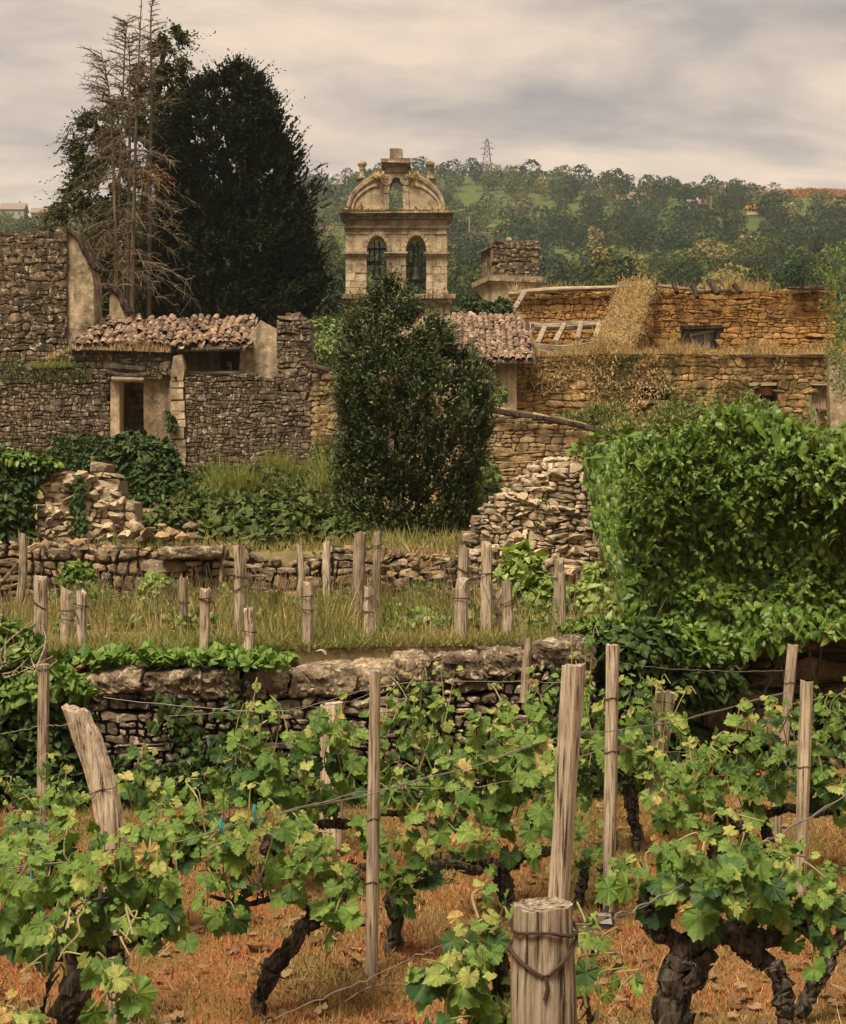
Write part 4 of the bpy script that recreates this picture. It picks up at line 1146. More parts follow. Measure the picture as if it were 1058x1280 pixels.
# long front wall with the doorway gap
wall_px('rubble_wall', 'dark lichen spotted rubble wall to the outer side of the pale doorway', -70, 138, 452, 650, 35, 0.105, 0.13, 'wall_left', 'mortar_ruin', 32, top=[(-70, 458), (60, 455), (90, 462), (138, 476)], ragged=2.0)
wall_px('rubble_wall', 'grey rubble wall of small stones below the plastered loft', 226, 386, 462, 650, 35, 0.105, 0.135, 'wall_left', 'mortar_ruin', 33, top=[(226, 474), (250, 470), (386, 467)], ragged=1.2)
wall_px('rubble_ledge', 'overgrown broken wall top sagging beneath the jumbled tile roof', 60, 214, 430, 482, 35.4, 0.11, 0.16, 'wall_left', 'mortar_ruin', 34, thick=0.8, top=[(60, 446), (90, 430), (130, 436), (214, 440)], ragged=2.5, holes=[(139, 212, 473, 500)])
root = thing('stone_pier', 'tall narrow stone pier at the end of the jumbled tile roof', 'pier', (xpx(366, 34.7), 34.7, 2.6))
wall_px('', '', 346, 389, 392, 660, 34.7, 0.12, 0.16, 'wall_left', 'mortar_ruin', 35, root=root, top=[(346, 399), (356, 394), (376, 393), (389, 404)], ragged=0.8, n_ind=150, thick=0.9)
# doorway
root = thing('doorway', 'tall doorway gap with pale plaster jamb and worn stone jamb', 'doorway', (xpx(180, 35), 35, 2.6))
mb = MB(); pbox(mb, 138.5, 150, 477, 640, 35, -0.04, 0.5, 0.004); mb.build('plaster_jamb', M['plaster'], root)
rgd = np.random.default_rng(3); y = 466
while y < 585:
    hh = rgd.uniform(9, 17); mb = MB(); w1 = rgd.uniform(0, 4)
    pbox(mb, 213 + rgd.uniform(-1, 2), 229 + w1, y + 0.4, y + hh, 35, -0.07 + rgd.normal(0, 0.015), 0.5, 0.012); mb.build('jamb_stone', M['plaster_grey'], root); y += hh
mb = MB(); ppoly(mb, [(213, 470), (217, 445), (227, 443), (231, 460), (229, 472)], 34.95, 0.4); mb.build('jamb_top', M['plaster_grey'], root)
log(root, 'lintel', [(132, 466, 34.9), (160, 471, 34.9), (188, 468, 34.9)], 0.075, 'dark_wood'); log(root, 'lintel', [(136, 460, 35.15), (182, 463, 35.15)], 0.09, 'dark_wood')
log(root, 'lintel', [(140, 474, 34.85), (180, 475, 34.85)], 0.06, 'beam')
wall_px('inner_wall', 'inner wall of squared blocks seen through the doorway gap', 136, 232, 458, 640, 37.2, 0.2, 0.3, 'wall_tan', 'mortar_brown', 36, n_ind=150, wav=0.06, split=0.05)
mb = MB(); pbox(mb, 180, 214, 468, 640, 35.6, 0, 0.5, 0.01); tag(mb.build('plaster_pier', M['plaster_grey']), 'stained plaster pier inside the doorway gap', 'pier')
# loft under the roof
root = thing('loft', 'plastered loft wall under the jumbled tile roof', 'wall', (xpx(285, 36.6), 36.6, 4.5))
mb = MB(); pbox(mb, 222, 312, 420, 480, 36.7, 0, 0.4); mb.build('plaster_wall', M['plaster_grey'], root)
mb = MB(); ppoly(mb, [(298, 478), (301, 437), (312, 418), (326, 400), (348, 412), (350, 478)], 35.6, 0.5); mb.build('plaster_gable', M['plaster_grey'], root)
log(root, 'eave_beam', [(205, 437, 35.8), (250, 433, 35.9), (310, 434, 35.8)], 0.06, 'dark_wood'); log(root, 'rail', [(226, 467, 35.6), (300, 466, 35.6)], 0.05, 'beam')
mb = MB(); pbox(mb, 276, 300, 440, 462, 36.6, -0.02, 0.1); mb.build('painted_opening_shade', M['painted_shade'], root)  # dark patch on the plaster, painting the shade of an opening
mb = MB(); pbox(mb, 284, 288, 452, 464, 36.3); mb.build('post', M['beam'], root)
# jumbled tile roof
E = P(88, 434, 35.3); E2 = P(312, 433, 35.3); slope = R(25)
root = thing('tile_roof', 'low pitched roof of jumbled lichen grey clay tiles beside the stone pier', 'roof', tuple(E))
tile_roof(root, E, E2 - E, (0, math.cos(slope), math.sin(slope)), np.linalg.norm(E2 - E), 1.5, np.random.default_rng(8), mess=0.09, miss=0.04, col=0.142, row=0.24, n_max=300,
          keep=lambda u, v: v < 1.02 and u > 0.02 + 0.10 * v and u < 1.0 + 0.08 * v - 0.02)
log(root, 'verge_lath', [(305, 436, 35.2), (318, 420, 36.3), (330, 405, 37.3)], 0.045, 'beam')
log(root, 'eave_lath', [(90, 437, 35.25), (200, 438, 35.3), (300, 436, 35.25)], 0.05, 'dark_wood')

# wall by the laurel tree
wall_px('rubble_wall', 'stone wall half hidden between the pier and the laurel tree', 384, 470, 452, 690, 34.8, 0.16, 0.26, 'wall_brown', 'mortar_brown', 37, d1=33.5, top=[(384, 458), (432, 470), (470, 474)], n_ind=150)
root = thing('wall_coping', 'sloping dark slate coping on the wall beside the pier', 'coping', tuple(P(385, 458, 34.6))); log(root, 'slate', [(383, 457, 34.5), (410, 463, 34.4), (436, 470, 34.2)], 0.05, 'dark_wood'); log(root, 'slate', [(383, 455, 34.8), (436, 468, 34.6)], 0.05, 'dark_wood')

# ------------------------------------------------------------------ gable wall behind the laurel
wall_px('gable_wall', 'coursed stone wall with sloping dark coping behind the laurel tree', 520, 782, 505, 690, 30, 0.115, 0.24, 'wall_tan', 'mortar_brown', 38, top=[(520, 508), (605, 512), (650, 520), (700, 528), (782, 548)], ragged=0.5, wav=0.25, prot=0.028)
root = thing('wall_coping', 'sloping dark coping along the wall behind the laurel tree', 'coping', tuple(P(610, 512, 29.9)))
for a, b in zip(range(600, 780, 22), range(624, 804, 22)):
    f = lambda x: np.interp(x, [600, 650, 700, 780], [510, 518, 526, 546]); log(root, 'coping_slate', [(a, f(a) + rgd.normal(0, 0.8), 29.85), (min(b, 782), f(min(b, 782)) + rgd.normal(0, 0.8), 29.85)], 0.055, 'dark_wood', 6, 3, 0.15)
    log(root, 'coping_slate', [(a, f(a) - 1, 30.2), (min(b, 782), f(min(b, 782)) - 1, 30.2)], 0.06, 'wall_brown', 6, 3, 0.2)

# ------------------------------------------------------------------ the long ruin
holes1 = [(800, 832, 484, 501), (800, 832, 503, 531), (937, 966, 481, 500), (955, 966, 481, 530), (1015, 1036, 481, 528)]
wall_px('long_wall', 'long brown overgrown front wall of the ruin with small openings', 636, 1090, 438, 660, 40, 0.15, 0.29, 'wall_ochre', 'mortar_brown', 41, top=[(636, 455), (660, 447), (760, 444), (820, 440), (1090, 443)], ragged=1.2, holes=holes1, thick=0.55, wav=0.28, prot=0.028, joint=0.006)
root = thing('boarded_window', 'small dark opening above red brown boards in the long wall', 'window', tuple(P(816, 531, 40)))
mb = MB(); pbox(mb, 797, 835, 481, 485, 40, -0.05, 0.3, 0.01); mb.build('lintel', M['beam'], root)
mb = MB(); pbox(mb, 797, 835, 500, 504, 40, -0.05, 0.3, 0.01); mb.build('transom', M['beam'], root)
for k in range(4):
    mb = MB(); pbox(mb, 801 + k * 7.6, 808 + k * 7.6, 505 + rgd.uniform(0, 2), 531, 40.12, rgd.uniform(0, .02), 0.05); mb.build('plank', M['plank' if k % 2 else 'plank'], root)
mb = MB(); pbox(mb, 799, 833, 484, 531, 40.42, 0, 0.1); mb.build('painted_recess_shade', M['painted_shade'], root); log(root, 'broken_board', [(812, 500, 40.2), (818, 488, 40.3)], 0.05, 'plank', 4, 3)  # back panel painted near black as the shade inside the window
root = thing('boarded_window', 'narrow window with brown board and lintel above the ivy', 'window', tuple(P(952, 530, 40)))
mb = MB(); pbox(mb, 934, 970, 478, 482, 40, -0.05, 0.3, 0.01); mb.build('lintel', M['beam'], root)
mb = MB(); pbox(mb, 936, 967, 481, 531, 40.42, 0, 0.1); mb.build('painted_recess_shade', M['painted_shade'], root)  # back panel in the same painted interior shade
mb = MB(); pbox(mb, 938, 966, 484, 494, 40.15, 0, 0.05); mb.build('plank', M['plank'], root)
root = thing('boarded_window', 'tall opening closed with pale vertical boards near the wall end', 'window', tuple(P(1025, 530, 40)))
for k in range(3):
    mb = MB(); pbox(mb, 1015.5 + k * 7, 1022 + k * 7, 482, 529, 40.15, rgd.uniform(0, .02), 0.05); mb.build('plank', M['post'], root)
mb = MB(); pbox(mb, 1012, 1039, 478, 482, 40, -0.05, 0.3, 0.01); mb.build('lintel', M['beam'], root)
root = thing('wall_beam', 'grey wooden beam lying along the grassy top of the long wall', 'beam', tuple(P(970, 444, 39.9))); log(root, 'beam', [(926, 443, 39.9), (980, 444, 39.9), (1030, 443, 39.9)], 0.06, 'beam')
mb = MB(); pbox(mb, 1036, 1064, 440, 620, 39.7, 0, 0.9, 0.02); tag(mb.build('stone_pier', M['plaster_grey']), 'pale stone corner pier at the end of the long wall', 'pier')

wall_px('orange_wall', 'tall orange stone wall of the roofless upper storey', 640, 1046, 355, 480, 46, 0.13, 0.26, 'wall_orange', 'mortar_orange', 42, top=[(640, 368), (700, 364), (820, 363), (1046, 365)], ragged=0.8, holes=[(853, 899, 408, 436), (736, 770, 417, 440)], thick=0.55, wav=0.3, prot=0.032, n_ind=300)
root = thing('upper_window', 'square window with dusty boards under a wooden lintel in the orange wall', 'window', tuple(P(876, 436, 46)))
mb = MB(); pbox(mb, 849, 903, 407, 411, 46, -0.06, 0.35, 0.01); mb.build('lintel', M['dark_wood'], root)
mb = MB(); pbox(mb, 852, 856, 411, 436, 46, 0.02, 0.3); pbox(mb, 896, 899, 411, 436, 46, 0.02, 0.3); mb.build('frame', M['dark_wood'], root)
mb = MB(); pbox(mb, 856, 896, 411, 436, 46.25, 0, 0.05); mb.build('pane', M['glass'], root)
for a, b in ((857, 863), (864, 872), (880, 888)):
    mb = MB(); pbox(mb, a, b, 416 + rgd.uniform(0, 3), 436, 46.2, 0, 0.03); mb.build('board', M['rafter'], root)
log(root, 'fallen_lath', [(862, 419, 46.1), (876, 416, 46.1), (894, 413, 46.1)], 0.05, 'rafter', 5, 5); 
mb = MB(); pbox(mb, 735, 771, 416, 442, 46.5, 0, 0.1); tag(mb.build('painted_opening_shade', M['painted_shade']), 'dark panel painted as shade in the opening behind the broken rafters', 'opening')  # dark sheet behind the hole, interior shade put into its colour
# cross wall running back, its broken top covered with dry creepers
A = np.array([xpx(768, 40.3), 40.3]); B = np.array([xpx(806, 46), 46.0])
root = thing('cross_wall', 'stepped cross wall swathed in straw coloured dry creeper', 'wall', (*(A + B) / 2, 3.0))
rgx = np.random.default_rng(44); L = np.linalg.norm(B - A); u = (B - A) / L; nb = np.array([-u[1], u[0]])
ztop = lambda t: np.interp(t, [0, 0.25, 0.6, 0.85, 1], [zpx(428, 40.3), 6.55, 7.5, 8.25, 8.35])
stone_face(root, A, B, 3.0, 8.5, 0.2, 0.34, 'wall_orange', 'mortar_brown', rgx, lambda x, z: z < ztop(x / L), 0.55, n_ind=150, prot=0.04)
mb = MB(); pbox(mb, 757, 776, 425, 600, 40.25, 0, 0.2, 0.02); mb.build('end_face', M['wall_brown'], root)
wall_px('', '', 776, 818, 350, 470, 45.6, 0.18, 0.28, 'wall_orange', 'mortar_brown', 45, root=root, top=[(776, 372), (786, 356), (800, 350), (812, 356), (818, 366)], n_ind=80, thick=0.35)
# dry creeper streaming down it
m = 3400; t = rgx.beta(1.1, 1.1, m) * 1.06 - 0.03; zt_ = ztop(np.clip(t, 0, 1)); base = np.c_[A[0] + u[0] * L * t, A[1] + u[1] * L * t, zt_]
off = rgx.uniform(-0.75, 0.35, m); drop = rgx.exponential(0.42, m) * (0.3 + np.abs(off))
base[:, 0] += off * 0.85; base[:, 1] -= np.abs(off) * 0.3 + 0.1; base[:, 2] += 0.1 - drop + rgx.normal(0, 0.06, m)
dr = unit(np.c_[rgx.normal(-0.1, 0.5, m) + off * 0.3, rgx.normal(-0.25, 0.35, m), rgx.normal(-0.35, 0.6, m)])
p_, y_, z_, s_ = sprays(base, dr, rgx.uniform(0.12, 0.4, m), 5, LANCE, 0.085, rgx, 0.6, 0.8)
leaf_mass(root, 'dry_creeper', [LANCE], 'straw', p_, y_, z_, s_, rgx)
# logs and charred ends on the wall heads
root = thing('log_beam', 'long grey log lying on the orange wall above the broken rafters', 'log', tuple(P(710, 362, 45.9)))
log(root, 'log', [(636, 368, 45.8), (680, 363, 45.8), (740, 361, 45.8), (788, 359, 45.8)], 0.085, 'beam'); log(root, 'log', [(660, 367, 46.1), (786, 363, 46.1)], 0.07, 'beam')
root = thing('leaning_rafter', 'pale rafter leaning from the wall head down to the small tile roof', 'rafter', tuple(P(635, 398, 45))); log(root, 'rafter', [(636, 398, 44.5), (656, 366, 45.5)], 0.09, 'rafter', 6, 4)
for i, (a, b, lab) in enumerate((((769, 371, 45.7), (766, 385, 45.4), 'charred rafter stub hanging from the log on the orange wall'), ((819, 354, 45.7), (815, 380, 45.5), 'thick charred stub beside the dry creeper'), ((843, 357, 45.7), (846, 366, 45.4), 'short charred stub next to the thick one'),
                                    ((866, 356, 45.6), (872, 372, 45.3), 'slanting charred stub over the orange wall above the square window'), ((889, 353, 45.6), (898, 367, 45.3), 'charred rafter end tilted on the wall head beyond the square window'), ((918, 356, 45.6), (926, 366, 45.3), 'small charred rafter end among tufts of dry grass'))):
    r_ = thing('charred_rafter', lab, 'rafter', tuple(P(*b)), 'charred rafter ends on the orange wall'); log(r_, 'stub', [a, b], 0.085, 'dark_wood', 6, 3, 0.15)
root = thing('charred_boards', 'flat charred boards on the far end of the orange wall', 'boards', tuple(P(1010, 364, 45.8)))
for k, (a, b, y) in enumerate(((984, 1032, 360), (990, 1042, 362), (1000, 1036, 357.5))):
    mb = MB(); q = [P(a, y + rgd.normal(0, .5), 45.6 + k * 0.25), P(b, y + rgd.normal(0, .8), 45.6 + k * 0.25)]; mb.box(q[0] - (0, 0.1, 0.03), q[1] + (0, 0.1, 0.03), 0.01); mb.build('board', M['dark_wood'], root)
log(root, 'stub', [(1002, 361, 45.5), (1003, 352, 45.5)], 0.06, 'dark_wood', 6, 3)
root = thing('wall_plate', 'thin weathered wall plate lying on the orange wall between charred stubs', 'beam', tuple(P(880, 366, 45.8)))
log(root, 'plate', [(806, 354, 45.8), (840, 359, 45.8), (880, 364, 45.8)], 0.05, 'beam', 6); log(root, 'plate', [(872, 366, 45.6), (915, 363, 45.6)], 0.05, 'dark_wood', 6)
# broken rafters
root = thing('broken_roof', 'collapsed roof frame of grey rafters and bent laths between tile roof and cross wall', 'roof frame', tuple(P(705, 440, 41)))
log(root, 'ridge_beam', [(668, 409, 43.5), (715, 408, 43.5), (764, 406, 43.5)], 0.10, 'beam'); log(root, 'ridge_beam', [(664, 405, 43.9), (762, 403, 43.9)], 0.06, 'beam')
for a, b in (((694, 428, 41.2), (706, 405, 43.3)), ((722, 424, 41.2), (727, 403, 43.3)), ((745, 422, 41.2), (750, 403, 43.3)), ((672, 430, 41.2), (682, 408, 43.3))): log(root, 'rafter', [a, b], 0.075, 'rafter', 6, 4)
for k in range(9):
    y = 428 + k * 1.5; e = rgd.uniform(-6, 6); log(root, 'lath', [(655 + rgd.uniform(-4, 8), y + 1, 40.9 + k * -0.05), (690, y + 4 + rgd.normal(0, 1), 40.9), (725 + e, y + 3 + rgd.normal(0, 1.4), 40.9), (756 + e, y - 6 + rgd.normal(0, 1), 40.9)], 0.035, 'rafter', 5, 8, 0.1)
mb = MB(); pbox(mb, 652, 770, 441, 470, 41.8, 0, 0.1); mb.build('painted_roof_shade', M['painted_shade'], root)  # dark sheet painting the shade under the collapsed roof
# small tile roof on its plastered wing
E = P(570, 452, 38); E2 = P(668, 452, 38)
root = thing('tile_roof', 'small neat roof of red brown barrel tiles next to the laurel tree top', 'roof', tuple(E))
tile_roof(root, E, E2 - E, (0, math.cos(R(26)), math.sin(R(26))), np.linalg.norm(E2 - E), 2.95, np.random.default_rng(9), mess=0.045, miss=0.015, col=0.135, row=0.25, n_max=300, keep=lambda u, v: u < 1.0 - 0.06 * v)
log(root, 'eave_board', [(570, 454, 37.95), (668, 455, 37.95)], 0.04, 'dark_wood', 5); log(root, 'verge_board', [(668, 455, 38.0), (664, 425, 39.5), (662, 404, 40.6)], 0.05, 'rafter', 5)
root = thing('plastered_wing', 'ochre plastered wing wall under the small neat tile roof', 'wall', tuple(P(620, 520, 38.4)))
mb = MB(); pbox(mb, 560, 609, 453, 640, 38.5, 0, 0.4); pbox(mb, 609, 640, 453, 486, 38.5, 0.001, 0.4); pbox(mb, 609, 640, 504, 640, 38.5, 0.001, 0.4); pbox(mb, 635, 646, 453, 640, 38.5, -0.03, 0.4); mb.build('plaster_wall', M['plaster'], root)
mb = MB(); pbox(mb, 606, 638, 484, 506, 38.85, 0, 0.05); mb.build('painted_window_shade', M['painted_shade'], root)  # dark panel painting the shade within the wing window
root = thing('stone_slab_roof', 'strip of grey stone slates between bell gable and small tile roof', 'roof', tuple(P(583, 405, 42)))
for k in range(8):
    y = 396 + k * 2.0; mb = MB(); a = P(563 + rgd.uniform(-2, 2), y + 3, 42 - k * 0.12); b = P(592 + rgd.uniform(-3, 3), y - 3 + rgd.normal(0, 1), 42 - k * 0.12); q = np.array([a, b]); mb.tube(q, 0.07, 5, 0.1); mb.build('slate', M['wall_block'], root)
# ================================================================== CONIFERS BEHIND THE RUINS
rg = np.random.default_rng(91)
TRI = (np.array([(-0.16, 0, 0), (0.16, 0, 0), (0.22, 0.5, 0.05), (-0.22, 0.5, 0.05), (0, 1, -0.05)]), np.array([(0, 1, 2), (0, 2, 3), (3, 2, 4)]))
def profile_tree(prof, d, depth_k=1.0, n=1400, seed=1, inner=0.35, rag=0.26):
    """spray bases inside an outline: prof = [(py, px_left, px_right)]; returns base points and outward directions"""
    r = np.random.default_rng(seed); py = np.array([p[0] for p in prof]); l = np.array([p[1] for p in prof]); q = np.array([p[2] for p in prof])
    w = np.interp(np.linspace(py[0], py[-1], 200), py, q - l) + 6; yy = r.choice(np.linspace(py[0], py[-1], 200), n, p=w / w.sum()) + r.normal(0, 1, n)
    L, Q = np.interp(yy, py, l), np.interp(yy, py, q); cx, hw = (L + Q) / 2, (Q - L) / 2 * 1.07
    a = r.uniform(0, 2 * PI, n); t = np.where(r.random(n) < inner, r.uniform(0.2, 0.8, n), r.uniform(0.78, 1.0, n))
    lump = 1 + rag * fbm(np.cos(a) * 1.8 + seed, yy * 0.034 + np.sin(a) * 1.8, seed, 4) - 0.04; t = t * lump
    X = xpx(cx + hw * t * np.cos(a), d); Y = d + hw / F * d * depth_k * t * np.sin(a); Z = zpx(yy, d)
    return np.c_[X, Y, Z], np.c_[np.cos(a), np.sin(a), np.zeros(n)], t
def conifer(name, label, prof, d, n, length, size, mat, seed, up=1.0, per=10, trunk=None, depth_k=0.9, inner=0.35):
    r = np.random.default_rng(seed)
    base, outd, t = profile_tree(prof, d, depth_k, n, seed, inner)
    cx = np.mean([(a + b) / 2 for _, a, b in prof]); root = thing(name, label, 'tree', (xpx(cx, d), d, float(zr(0, d))))
    # gather the sprays into boughs so that the outline is lumpy
    bo, bd, bt = profile_tree(prof, d, depth_k, n // 34, seed, 0.05)
    k = np.array([np.argmin(((bo - b) ** 2).sum(1)) for b in base]); base = base * 0.55 + bo[k] * 0.45
    dr = unit(outd * 0.75 + (0, 0, up * 0.75) + r.normal(0, 0.42, base.shape)); ln = length * r.lognormal(0, 0.35, n)
    p, y, z, s = sprays(base - dr * ln[:, None] * 0.4, dr, ln, per, TRI, size, r, 0.55, 0.5)
    # ragged tips standing out of the outline
    m = n // 12; b2, o2, t2 = profile_tree(prof, d, depth_k, m, seed + 3, 0.0); d2 = unit(o2 * 0.6 + (0, 0, up * 0.9) + r.normal(0, 0.3, b2.shape)); l2 = length * 1.1 * r.lognormal(0, 0.4, m)
    q = sprays(b2 - d2 * l2[:, None] * 0.25, d2, l2, per + 4, TRI, size * 0.85, r, 0.4, 0.5); p, y, z, s = [np.concatenate(v) for v in zip((p, y, z, s), q)]
    leaf_mass(root, 'crown', [TRI], mat, p, y, z, s, r, None)
    mb = MB()
    for pts, rad in trunk or []: mb.tube(smooth_path([np.array((xpx(a, d), d + c, zpx(b, d))) for a, b, c in pts], 12), np.linspace(rad, rad * 0.3, 12), 8, 0.08)
    if trunk: mb.build('trunk', M['dead_bark'], root)
    return root
conifer('cypress_tree', 'huge dense blackish green cypress behind the jumbled tile roof',
        [(78, 296, 302), (88, 283, 314), (98, 268, 326), (112, 246, 336), (130, 236, 350), (150, 228, 362), (175, 220, 374), (205, 212, 386), (240, 206, 388), (280, 198, 394), (320, 192, 402), (355, 190, 406), (385, 192, 404), (420, 198, 402), (470, 205, 395)],
        54, 15000, 0.50, 0.19, 'cypress', 11, 0.9, 9, [([(298, 620, 0), (298, 400, 0), (300, 120, 0)], 0.35)])
conifer('cedar_tree', 'dark drooping evergreen showing behind the dead conifer trunks',
        [(35, 205, 222), (50, 192, 236), (62, 190, 232), (78, 176, 238), (95, 172, 238), (120, 160, 232), (145, 104, 226), (160, 86, 226), (185, 80, 226), (205, 84, 226), (235, 82, 224), (260, 68, 224), (285, 62, 224), (320, 92, 224), (360, 110, 222), (400, 120, 220)],
        56.5, 3600, 0.65, 0.19, 'cypress_green', 12, -0.5, 10, [([(168, 620, 0), (172, 350, 0), (205, 60, 0)], 0.3)], 0.6, 0.2)
# dead conifer: bare trunks with drooping limbs
root = thing('dead_conifer', 'tall bare dead conifer with many drooping grey brown branches', 'tree', (xpx(155, 51), 51, 2.8))
d = 51
trunks = [[(147, 620, 0), (146, 380, 0), (143, 230, 0), (137, 120, 0.0), (126, 62, 0)], [(156, 620, 0.4), (157, 380, 0.4), (160, 200, 0.3), (161, 100, 0.2), (160, 40, 0.2)],
          [(170, 620, -0.3), (168, 380, -0.3), (170, 250, -0.3), (174, 120, -0.3), (180, -15, -0.3)], [(182, 620, 0.5), (184, 300, 0.5), (186, 120, 0.5), (186, 20, 0.4), (190, -12, 0.4)], [(146, 300, 0.1), (150, 180, 0.2), (154, 60, 0.3), (158, 20, 0.3)]]
TW = []
for k, tr in enumerate(trunks):
    q = smooth_path([np.array((xpx(a, d), d + c, zpx(b, d))) for a, b, c in tr], 40)
    mb = MB(); mb.tube(q, np.linspace((0.095, 0.085, 0.105, 0.075, 0.05)[k], 0.012, 40), 8, 0.06); mb.build('trunk', M['dead_bark'], root)
    TW.append(q)
mb = MB(); tw = MB(); nl = 0
for k, q in enumerate(TW):
    for j in range((110, 80, 110, 70, 60)[k]):
        i = int(rg.uniform(0.30, 1) * 39); b = q[i]; f = (b[2] - zpx(400, d)) / (zpx(0, d) - zpx(400, d))
        if f < 0: continue
        ln = (1.9 * max(0.0, 1 - f) ** 0.7 + 0.22) * rg.uniform(0.45, 1.1); a = rg.uniform(0, 2 * PI)
        side = -0.5 if (k in (0, 4) and rg.random() < 0.65) else (0.4 if k in (2, 3) and rg.random() < 0.4 else 0)
        o = unit(np.array([math.cos(a) + side * 2, math.sin(a) * 0.8, 0])); rise = 0.55 if f > 0.62 else 0.1
        pts = np.array([b + o * ln * s + np.array([0, 0, ln * (rise * s - (0.75 - 0.55 * f) * s ** 2.0)]) + rg.normal(0, 0.018 * ln, 3) * (s > 0) for s in np.linspace(0, 1, 7)])
        mb.tube(pts, np.linspace(0.019, 0.006, 7), 4, 0.1, cap=False)
        for _ in range(int(4 + ln * 8)):
            s = rg.uniform(0.2, 1.0); e = pts[min(6, int(s * 6))]; l2 = ln * rg.uniform(0.12, 0.38)
            dd = unit(o * 0.6 + rg.normal(0, 0.55, 3) + np.array([0, 0, 0.25 if f > 0.6 else -0.35]))
            tw.tube([e, e + dd * l2 * 0.5 + rg.normal(0, 0.015, 3), e + dd * l2 + np.array([0, 0, -0.08 * l2])], [0.009, 0.007, 0.004], 3, 0, cap=False)
o = mb.build('branches', M['twig'], root); o['kind'] = 'stuff'
o = tw.build('twigs', M['twig'], root); o['kind'] = 'stuff'
# a spray of rusty dead needles
base, outd, t = profile_tree([(205, 170, 205), (225, 172, 212)], 51.5, 0.5, 60, 5)
p, y, z, s = sprays(base, unit(outd + (0, 0, -0.8)), np.full(60, 0.4), 8, TRI, 0.09, rg); o = leaf_mass(root, 'rusty_needles', [TRI], 'bracken', p, y, z, s, rg)

# ================================================================== THE LAUREL IN THE MIDDLE
d = 23.0
prof = [(350, 482, 488), (372, 464, 508), (392, 450, 540), (405, 440, 554), (430, 434, 568), (455, 426, 586), (490, 416, 602), (530, 411, 607), (565, 413, 606), (600, 420, 600), (640, 422, 598), (670, 424, 596), (700, 430, 588)]
root = thing('laurel_tree', 'dense dark green laurel growing in front of the bell gable', 'tree', (xpx(505, d), d, float(zr(0, d))))
base, outd, t = profile_tree(prof, d, 0.85, 7600, 17, 0.40, 0.17)
bo, bd, bt = profile_tree(prof, d, 0.85, 170, 17, 0.05, 0.17)
k = np.array([np.argmin(((bo - b) ** 2).sum(1)) for b in base]); base = base * 0.70 + bo[k] * 0.30
dr = unit(outd * 0.55 + (0, 0, 0.85) + rg.normal(0, 0.32, base.shape)); ln = 0.24 * rg.lognormal(0, 0.35, len(base))
p, y, z, s = sprays(base - dr * ln[:, None] * 0.3, dr, ln, 8, LANCE, 0.092, rg, 0.75, 0.6)
LW = lance_template(0.42, 0.07, 0.12)
leaf_mass(root, 'crown', [LW], 'laurel', p, y, z, s, rg, None)
# leader shoots
b2, o2, t2 = profile_tree(prof, d, 0.85, 420, 17, 0.0, 0.17); d2 = unit(o2 * 0.7 + (0, 0, 0.8) + rg.normal(0, 0.3, b2.shape)); l2 = 0.38 * rg.lognormal(0, 0.4, 420)
q = sprays(b2 - d2 * l2[:, None] * 0.2, d2, l2, 10, LANCE, 0.085, rg, 0.7, 0.6); leaf_mass(root, 'outer_shoots', [LW], 'laurel', *q, rg, None)
sh = [(484, 352), (470, 372), (505, 368), (520, 384), (540, 380), (456, 388), (440, 402), (532, 392), (555, 400), (494, 360)]
base = np.array([P(a, b + 14, d) for a, b in sh]); base[:, 1] += rg.normal(0, 0.25, len(sh)); dr = unit(np.c_[rg.normal(0, 0.12, len(sh)), rg.normal(0, 0.1, len(sh)), np.ones(len(sh))])
p, y, z, s = sprays(base, dr, np.full(len(sh), 0.36), 20, LANCE, 0.075, rg, 0.7, 0.6)
leaf_mass(root, 'leader_shoots', [LW], 'laurel', p, y, z, s, rg, None)
mb = MB()
for a in ((505, 500), (492, 470), (520, 480), (480, 530), (535, 540)): mb.tube(smooth_path([P(a[0] * 0.3 + 505 * 0.7, 715, d), P(a[0] * 0.6 + 505 * .4, 620, d), P(a[0], a[1], d)], 8), np.linspace(0.05, 0.015, 8), 6, 0.1)
mb.build('trunk', M['vine_bark'], root)

# ------------------------------------------------------------------ the tree at the picture's edge
d = 33.0
blobs = [(P(1052, 330, d), (0.5, 0.5, 0.45)), (P(1062, 372, d), (0.55, 0.5, 0.5)), (P(1058, 420, d), (0.42, 0.45, 0.6)), (P(1070, 340, d), (0.6, 0.6, 0.6)), (P(1060, 470, d), (0.40, 0.4, 0.55)), (P(1082, 420, d), (0.8, 0.7, 1.4))]
r_ = leaf_blob('ash_tree', 'light green leafy tree in front of the end of the long wall', 'tree', blobs, 5200, 0.085, 'weed', [LANCE], rg, up=0.3, hang=0.3, part='crown', kind=None, loc=(xpx(1075, d), d, 2.6))
mb = MB(); mb.tube(smooth_path([np.array((xpx(1078, d), d, 2.4)), P(1072, 480, d), P(1060, 340, d)], 10), np.linspace(0.09, 0.02, 10), 7, 0.08); mb.build('trunk', M['dead_bark'], r_)
# ================================================================== DRY-STONE WALL AT THE BACK OF THE TERRACE
rg = np.random.default_rng(123)
TOPW = [(-150, 684), (-60, 678), (40, 690), (70, 682), (170, 690), (205, 700), (280, 690), (340, 708), (420, 690), (480, 694), (560, 700), (640, 700)]
wall_px('dry_stone_wall', 'long low dry stone wall at the back of the grassy terrace', -150, 660, 676, 760, 20.2, 0.115, 0.19, 'wall_grey', 'mortar_dark', 61, top=TOPW, ragged=3.0, thick=0.6, prot=0.06, joint=0.016, wav=0.4, split=0.35)
